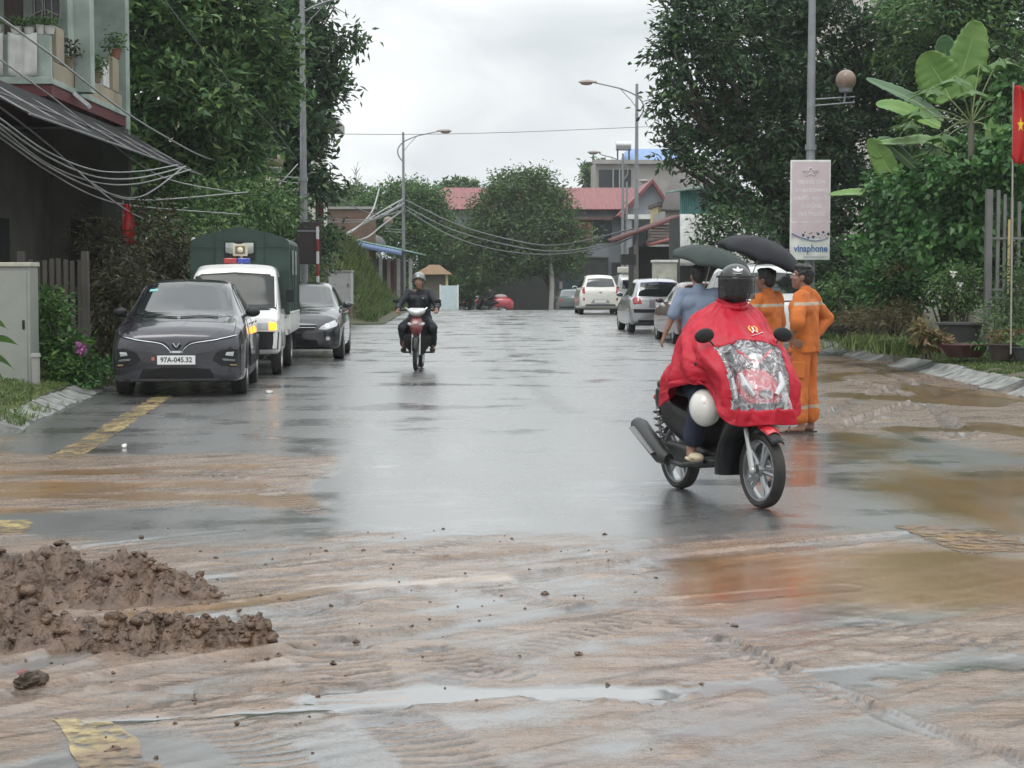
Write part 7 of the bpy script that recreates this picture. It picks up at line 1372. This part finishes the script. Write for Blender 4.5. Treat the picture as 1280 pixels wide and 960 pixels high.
bush('shrub', 'bright green leafy shrub beside the large grey green cabinet', (-6.05, 24.7, .2), [lob(*q) for q in ((62, 400, 24.8, 24, 34), (78, 435, 24.6, 30, 30), (60, 460, 24.5, 26, 26), (90, 465, 24.4, 24, 18), (55, 380, 25, 16, 20))], 80, 22, .11, LB, sig=.10, seed=34, droop=.3)
bush('shrub', 'low spreading shrub at the left front wheel of the grey crossover', (-5.75, 24.9, .15), [lob(*q) for q in ((110, 462, 24.8, 22, 12), (95, 478, 24.3, 16, 10), (125, 455, 25.5, 12, 12))], 90, 22, .10, LV, sig=.08, seed=35, droop=.3)
fl = thing('flower', 'small pink purple flower cluster on the bright green shrub', 'flower', at(100, 436, 24.3)); leaves('petals', np.array([[0, 0, 0], [.02, 0, .05], [.0, 0, -.06]]), 16, .06, mat('pink_petal', (.40, .12, .32), .6), fl, .03, .1, 3, asp=.8)
bl = thing('leaf_spray', 'large drooping leaves reaching in at the left edge in front of the cabinet', 'plant', (X(-14, 22), 22, .15)); b = MB()
for (x0, y0, x1, y1) in ((-12, 425, 24, 428), (-12, 404, 10, 408), (-10, 460, 8, 480), (-14, 445, 18, 458)):
    p, q = at(x0, y0, 22)-bl.location, at(x1, y1, 22)-bl.location; d = q-p; rows = []
    for t_ in np.linspace(0, 1, 9): w = .045*math.sin(PI*min(1, t_*.9+.1)); c = p+d*t_+V3(0, 0, .05*math.sin(PI*t_)-.04*t_); rows.append([c+V3(0, -.03, w), c+V3(0, 0, 0), c+V3(0, .03, -w)])
    b.grid(rows)
b.build('leaf', LM, bl, smooth=60); MB().tube([(0, 0, 0), (.02, 0, .5), (0, 0, 1.0)], .012, 6).build('stem', BARK, bl)
# grassy bank far left
A = []
def bankz(x, y): return gz(y)+.02+(.12+2.75*ss(-3.7, -6.0, x)*(.8+.4*fbm(x*.8, y*.3)))*ss(-3.3, -3.7, x)*ss(56, 60, y)*ss(86, 73, y)
for Y in np.linspace(56, 86, 40): A.append([(X_, Y, float(bankz(X_, Y))) for X_ in np.linspace(-3.3, -14, 46)])
bank = struct(MB().grid(A).build('bank', soil, smooth=60))
def blades(name, P, L_, w, m, seed=1, lean=.5):
    g = np.random.default_rng(seed); n = len(P); a = g.uniform(0, 2*PI, n); d = np.column_stack([np.cos(a)*lean, np.sin(a)*lean, np.ones(n)]); s = np.column_stack([-np.sin(a+g.normal(0, .8, n)), np.cos(a), np.zeros(n)]); l = L_*g.uniform(.5, 1.3, (n, 1)); w = w*g.uniform(.7, 1.3, (n, 1))
    bend = np.column_stack([np.cos(a), np.sin(a), -np.ones(n)*.6])*l*.45; V = np.stack([P-s*w/2, P+s*w/2, P+d*l*.55+s*w*.4, P+d*l*.55-s*w*.4, P+d*l*.8+bend], 1).reshape(-1, 3); i = np.arange(n)[:, None]*5
    F_ = np.concatenate([i+np.array([[0, 1, 2, 3]]), i+np.array([[3, 2, 4, 4]])]); me = npmesh(name, V, np.concatenate([i+np.array([[0, 1, 2]]), i+np.array([[0, 2, 3]]), i+np.array([[3, 2, 4]])]), m, None, False); return tag(me, kind='stuff')
g_ = np.random.default_rng(4)
def strew(n, fx, y0, y1, zf): Y = g_.uniform(y0, y1, n); Xx = fx(Y, g_.random(n)); return np.column_stack([Xx, Y, zf(Xx, Y)])
blades('bank_grass', strew(16000, lambda Y, u: -3.6-5*u, 57, 83, bankz), .55, .03, GRASS, 3, .7)
bush('hedge', 'low dark hedge between the low shop and the gatehouse at the road end', (-5, 108, -.5), [lob(*q) for q in ((500, 345, 108, 34, 30), (470, 350, 109, 34, 30), (520, 360, 108, 20, 24), (445, 340, 110, 34, 34))], 8, 46, .22, LM, sig=.3, seed=51)
def vz(edge, side, rise, w): return lambda x, y: gz(y)+.12+rise*np.clip((x-edge(y))*side/w, 0, 1)
P1 = strew(30000, lambda Y, u: el(Y)-.03-2.4*u, 18.6, 30, vz(el, -1, .35, 3.0)); P1 = P1[fbm(P1[:, 0]*2, P1[:, 1]*2, 0, 5) > .43]
P2 = strew(52000, lambda Y, u: er(Y)+.05+2.1*u**1.2, 20, 44, vz(er, 1, .22, 2.4)); P2 = P2[fbm(P2[:, 0]*1.6, P2[:, 1]*1.2, 0, 6) > .46]
P3 = strew(9000, lambda Y, u: el(Y)-.03-1.5*u, 30, 60, vz(el, -1, .35, 3.0))
P5 = strew(5000, lambda Y, u: xl(Y)-.02-.36*u, 18.5, 40, lambda x, y: .02+.11*np.clip((xl(y)-x)/.34, 0, 1)); P5 = P5[(fbm(P5[:, 0]*2, P5[:, 1]*1.2, 0, 15) > .5) | (P5[:, 1] > 24.5)]
blades('verge_grass', np.concatenate([P1, P2, P3, P5]), .10, .011, GRASS, 5, .7)
P4 = np.concatenate([g_.normal((X(1120, 30)+.1, 30, .3), (.22, .25, .01), (700, 3)), g_.normal((X(1090, 32), 32, .3), (.35, .3, .02), (500, 3))]); o = blades('grass_tuft', P4, .38, .02, GRASS, 8, .5); del o['kind']; tag(o, 'tuft of long grass left of the crinkled yellow leaf plant', 'grass tuft')
# right: banana
bp_ = (X(1185, 37), 37, .4); bn = thing('banana_plant', 'banana plant with big upright pale green blades at the right', 'banana plant', bp_); BAN = mat('banana_leaf', (.09, .19, .035), .42, col2=(.15, .26, .06), scale=2, stretch=(1, 1, 1), bump=.2, bscale=14); BAN2 = mat('banana_leaf_dark', (.035, .085, .03), .38, col2=(.06, .13, .05), scale=2, bump=.2, bscale=14)
def blade(pts, w, m, Y, face=0, dy=0, cup=.18):
    P = [at(px, py, Y+dy*i/(len(pts)-1))-Vector(bp_) for i, (px, py) in enumerate(pts)]; C = cr([tuple(p) for p in P], 8); n = len(C); rows = []; rib = []
    for i, c in enumerate(C):
        t_ = i/(n-1); d = Vector(C[min(i+1, n-1)]-C[max(i-1, 0)]).normalized(); vdir = Vector((0, -1, 0)); s = d.cross(vdir).normalized(); s = (Matrix.Rotation(face, 3, d) @ s); nn = s.cross(d)
        ww = 1.55*w*Y/FPX*(max(0, math.sin(PI*min(1, .06+t_*.93)))**.55)*(1-.15*t_); rag = 1+.07*math.sin(i*2.7)
        rows.append([tuple(Vector(c)+s*(u*ww*rag)+nn*(-cup*ww*(1-abs(u))+.03*ww*math.sin(i*1.9)*abs(u))) for u in np.linspace(-1, 1, 9)]); rib.append(tuple(Vector(c)-nn*(cup*ww+.01)))
    o = MB().grid(rows).build('leaf', m, bn, smooth=50, fix=False); k = o.modifiers.new('s', 'SOLIDIFY'); k.thickness = .004
    MB().tube(rib, np.linspace(.03, .006, n), 6).build('midrib', mat('banana_rib', (.22, .30, .10), .5), o)
blade([(1192, 120), (1205, 90), (1216, 55), (1222, 26)], 19, BAN, 37, .3); blade([(1188, 125), (1178, 105), (1166, 85), (1156, 66)], 19, BAN, 36.6, -.3); blade([(1190, 118), (1188, 90), (1183, 66), (1180, 44)], 13, BAN2, 37.6, .1)
blade([(1180, 150), (1150, 128), (1118, 112), (1083, 98)], 10, BAN2, 36.8, .9); blade([(1176, 158), (1145, 142), (1118, 132), (1095, 130)], 9, BAN, 36.4, .7); blade([(1150, 215), (1110, 180), (1096, 190), (1090, 178)], 8, BAN2, 33.6, .5)
blade([(1122, 232), (1108, 208), (1098, 190), (1086, 174)], 10, BAN, 33.5, -.2); blade([(1190, 190), (1160, 174), (1130, 176), (1096, 178)], 8, BAN, 33.5, 1.0); blade([(1140, 250), (1128, 220), (1126, 200), (1130, 184)], 12, BAN2, 33.8, .3); blade([(1240, 200), (1250, 175), (1256, 150), (1260, 125)], 14, BAN, 37.5, -.2); blade([(1120, 245), (1085, 240), (1060, 240), (1036, 243)], 6, BAN, 36.6, 1.0); blade([(1128, 300), (1104, 298), (1082, 302), (1064, 312)], 9, BAN, 36.6, .6)
MB().tube([(0, 0, -.2), (.05, 0, 1.5), (.1, 0, 3.9)], [.16, .13, .07], 10).tube([(-.9, -.4, -.2), (-.95, -.4, 1.2), (-1.0, -.5, 2.4)], [.11, .09, .05], 10).build('stem', mat('banana_stem', (.14, .15, .07), .6), bn)
# papaya
pp = (X(1212, 33), 33, .4); pa = thing('papaya_tree', 'papaya tree with a rosette of lobed leaves in front of the banana', 'papaya tree', pp); MB().tube([(0, 0, -.1), (.03, 0, 1.8), (0, 0, Z(152, 33)-.4)], [.09, .075, .055], 10).build('trunk', mat('papaya_bark', (.2, .19, .14), .8, bump=.3), pa)
ctr = Vector((0, 0, Z(155, 33)-.4)); PAP = leafmat('papaya_leaf', (.05, .12, .025), (.075, .16, .035), (.11, .20, .05), .5, .3)
for i, (px, py, dy) in enumerate(((1150, 135, -.3), (1165, 108, .1), (1195, 95, -.5), (1225, 80, .2), (1250, 72, -.2), (1255, 105, .3), (1268, 145, -.1), (1240, 165, -.5), (1180, 165, -.6), (1140, 150, .3), (1215, 110, -.8), (1170, 185, -.3))):
    e = at(px, py, 33+dy)-Vector(pp); md = (ctr+e)/2+V3(0, 0, .08); pe = MB().tube(cr([tuple(ctr), tuple(md), tuple(e)], 4), .013, 5).build('petiole', mat('papaya_petiole', (.2, .26, .1), .5), pa)
    b = MB(); az = math.atan2(e.y-ctr.y, e.x-ctr.x)
    for k in range(7):
        a = az+(k-3)*.62; d = Vector((math.cos(a), math.sin(a), -.35-.1*abs(k-3))); d.normalize(); s = d.cross(V3(0, 0, 1)).normalized(); ln = .62-.05*abs(k-3)
        b.add([e, e+d*ln*.3+s*.03, e+d*ln*.55+s*.15-V3(0, 0, .02), e+d*ln*.7+s*.045, e+d*ln, e+d*ln*.7-s*.045, e+d*ln*.55-s*.15-V3(0, 0, .02), e+d*ln*.3-s*.03], [(0, 1, 7), (1, 2, 3, 5, 6, 7), (3, 4, 5)])
    b.build('leaf', PAP, pa, smooth=0)
# vine wall and shrubs on the right
bush('vine_hedge', 'tall tangle of heart leaved vines behind the gate and potted plants', (X(1180, 36), 36, .4), [lob(*q) for q in ((1130, 270, 36, 40, 50), (1180, 250, 36, 50, 50), (1230, 240, 35.5, 50, 60), (1160, 320, 35.5, 60, 40), (1215, 310, 35.5, 50, 40), (1265, 270, 35, 40, 70), (1120, 225, 36.5, 30, 30), (1280, 330, 35, 40, 50), (1100, 310, 36.5, 30, 40), (1200, 222, 32.3, 34, 26), (1155, 235, 33, 34, 30), (1245, 222, 32.3, 30, 34), (1210, 270, 32.6, 50, 36), (1180, 310, 32.6, 40, 30), (1265, 190, 32, 26, 40), (1275, 120, 33, 24, 50), (1225, 195, 33.6, 40, 26))], 17, 42, .17, LV, sig=.17, seed=41, asp=.72, droop=.7, up=.2)
bush('hedge', 'dark undergrowth below the large dark tree behind the advertising panel', (X(1060, 44), 44, .35), [lob(*q) for q in ((1060, 330, 43, 50, 40), (1010, 360, 44, 40, 40), (960, 350, 46, 40, 40), (1110, 350, 42, 50, 40), (1060, 380, 41, 50, 26))], 12, 42, .16, LD, sig=.25, seed=42)
bush('shrub', 'dark green shrub nearest the orange suited man on the right verge', (X(1055, 36.5), 36.5, .3), [lob(*q) for q in ((1055, 370, 36.5, 30, 26), (1045, 395, 36.5, 20, 16), (1075, 360, 36.5, 22, 20))], 45, 26, .12, LM, sig=.13, seed=43)
bush('shrub', 'mixed shrub with some yellow and red leaves in the middle of the right verge', (X(1120, 34.5), 34.5, .35), [lob(*q) for q in ((1110, 345, 34.5, 34, 22), (1140, 365, 34.5, 36, 26), (1100, 370, 34.5, 26, 24), (1125, 335, 34.5, 20, 10))], 45, 26, .11, LV, sig=.12, seed=44, asp=.5)
yl = thing('shrub', 'yellowing and reddish twig tips on top of the mixed shrub', 'shrub', at(1118, 335, 34.2)); leaves('foliage', np.array([[0, 0, 0], [.15, 0, .03], [-.15, 0, -.1], [.3, 0, -.1]]), 26, .10, LY, yl, .08, 0, 45); MB().tube([(0, 0, -.4), (0, 0, 0)], .008, 5).build('stem', BARK, yl)
bush('potted_tree', 'bushy small leaved tree with bare stems growing in the large grey pot', (X(1205, 31.5), 31.5, .85), [lob(*q) for q in ((1200, 345, 31.5, 34, 18), (1225, 360, 31.5, 26, 18), (1180, 355, 31.5, 20, 14), (1205, 372, 31.5, 30, 16))], 60, 28, .075, LM, cat='potted tree', sig=.10, seed=46, stems=12)
bush('shrub', 'small leaved shrub pressed against the grey gate bars', (X(1262, 30), 30, .35), [lob(*q) for q in ((1260, 390, 30, 26, 26), (1275, 350, 30, 16, 40), (1250, 410, 29.5, 22, 16), (1285, 400, 29.5, 20, 30))], 60, 24, .08, LF, sig=.10, seed=47)
bush('croton', 'low crinkled plant with yellow and pinkish leaves on the right verge', (X(1160, 29.5), 29.5, .28), [lob(*q) for q in ((1153, 418, 29.5, 14, 12), (1168, 422, 29.5, 14, 10))], 110, 22, .13, leafmat('croton_leaf', (.22, .15, .06), (.16, .17, .06), (.25, .13, .10)), cat='plant', sig=.07, seed=48, asp=.6)
bush('shrub', 'dry straw coloured undergrowth beside the long grass tuft', (X(1090, 34), 34, .3), [lob(*q) for q in ((1085, 400, 34, 36, 12), (1120, 395, 34, 30, 12))], 60, 26, .14, leafmat('straw', (.10, .085, .03), (.14, .12, .05), (.2, .16, .08)), sig=.12, seed=49, asp=.16)
PG_ = mat('grey_pot', (.06, .06, .055), .7, bump=.3); PR_ = mat('maroon_pot', (.07, .022, .02), .6, bump=.2)
pot('large grey pot at the back of the right hand group', 1200, 433, 30.5, .40, .42, PG_); pot('low maroon bowl in front of the large grey pot', 1205, 446, 29.3, .42, .22, PR_)
t, p = pot('brown trough with yellowing leaves below the gate', 1252, 449, 28.5, .24, .25, mat('brown_pot', (.05, .035, .03), .7)); leaves('plant', np.array([[0, 0, .32], [.1, 0, .4], [-.1, 0, .36]]), 40, .12, LY, t, .09, .4, 61, asp=.35)
t, p = pot('dark trough at the right edge below the gate', 1284, 452, 28.3, .28, .24, PG_); leaves('plant', np.array([[0, 0, .3], [.15, 0, .36], [-.15, 0, .33]]), 40, .12, LM, t, .1, .4, 62, asp=.35)
t, p = pot('shallow dark bonsai tray left of the dry undergrowth', 1052, 414, 36, .42, .14, mat('tray', (.03, .03, .03), .6)); MB().tube([(0, 0, .12), (.05, 0, .4), (-.05, 0, .7)], [.05, .04, .03], 7).build('bonsai_stem', BARK, t)
for i, (px, py) in enumerate(((1192, 342), (1201, 354))):
    f_ = thing('flower', ('upper white blossom on the potted tree', 'lower white blossom on the potted tree')[i], 'flower', at(px, py, 31.0)); leaves('petals', np.array([[0, 0, 0]]), 12, .07, mat('white_petal', (.75, .74, .7), .6), f_, .02, .2, i+70, asp=.7)
st = thing('strap_plant', 'plant with long arching strap leaves right of the maroon bowl', 'plant', at(1228, 442, 29)); rr = random.Random(3); b = MB()
for i in range(14):
    a = rr.uniform(0, 2*PI); l = rr.uniform(.3, .55); rows = []
    for t_ in np.linspace(0, 1, 8): c = V3(math.cos(a)*l*t_*.8, math.sin(a)*l*t_*.6, l*1.5*t_-l*1.35*t_*t_); s = V3(-math.sin(a), math.cos(a), 0)*.025*math.sin(PI*min(1, .2+.8*t_)); rows.append([c-s, c+V3(0, 0, -.008), c+s])
    b.grid(rows)
b.build('leaf', LV, st, smooth=60)
bush('garden_hedge', 'mid green garden hedge running on behind the gate past the right edge', (12, 33, .4), [((11.2, 35, 1.5), (1.3, 1.2, 1.3)), ((12.6, 33.5, 1.6), (1.5, 1.3, 1.4)), ((14.4, 32.5, 1.7), (1.6, 1.3, 1.5)), ((16.5, 32, 1.8), (1.8, 1.4, 1.6))], 8, 46, .18, LV, sig=.22, seed=61, asp=.6)
tree('broadleaf_tree', 'mid green tree standing in the garden past the right edge', (16, 40, .4), [((15.5, 40, 4.5), (2.6, 2.4, 2.0)), ((17.5, 39, 5.5), (2.4, 2.4, 2.0)), ((14.5, 39, 6.3), (2.0, 2.0, 1.6)), ((17, 41, 3.2), (2.4, 2, 1.6))], 7, 48, .22, LM, .2, 'trees beside the road', .26, .2, 62)
bpy.context.view_layer.update()
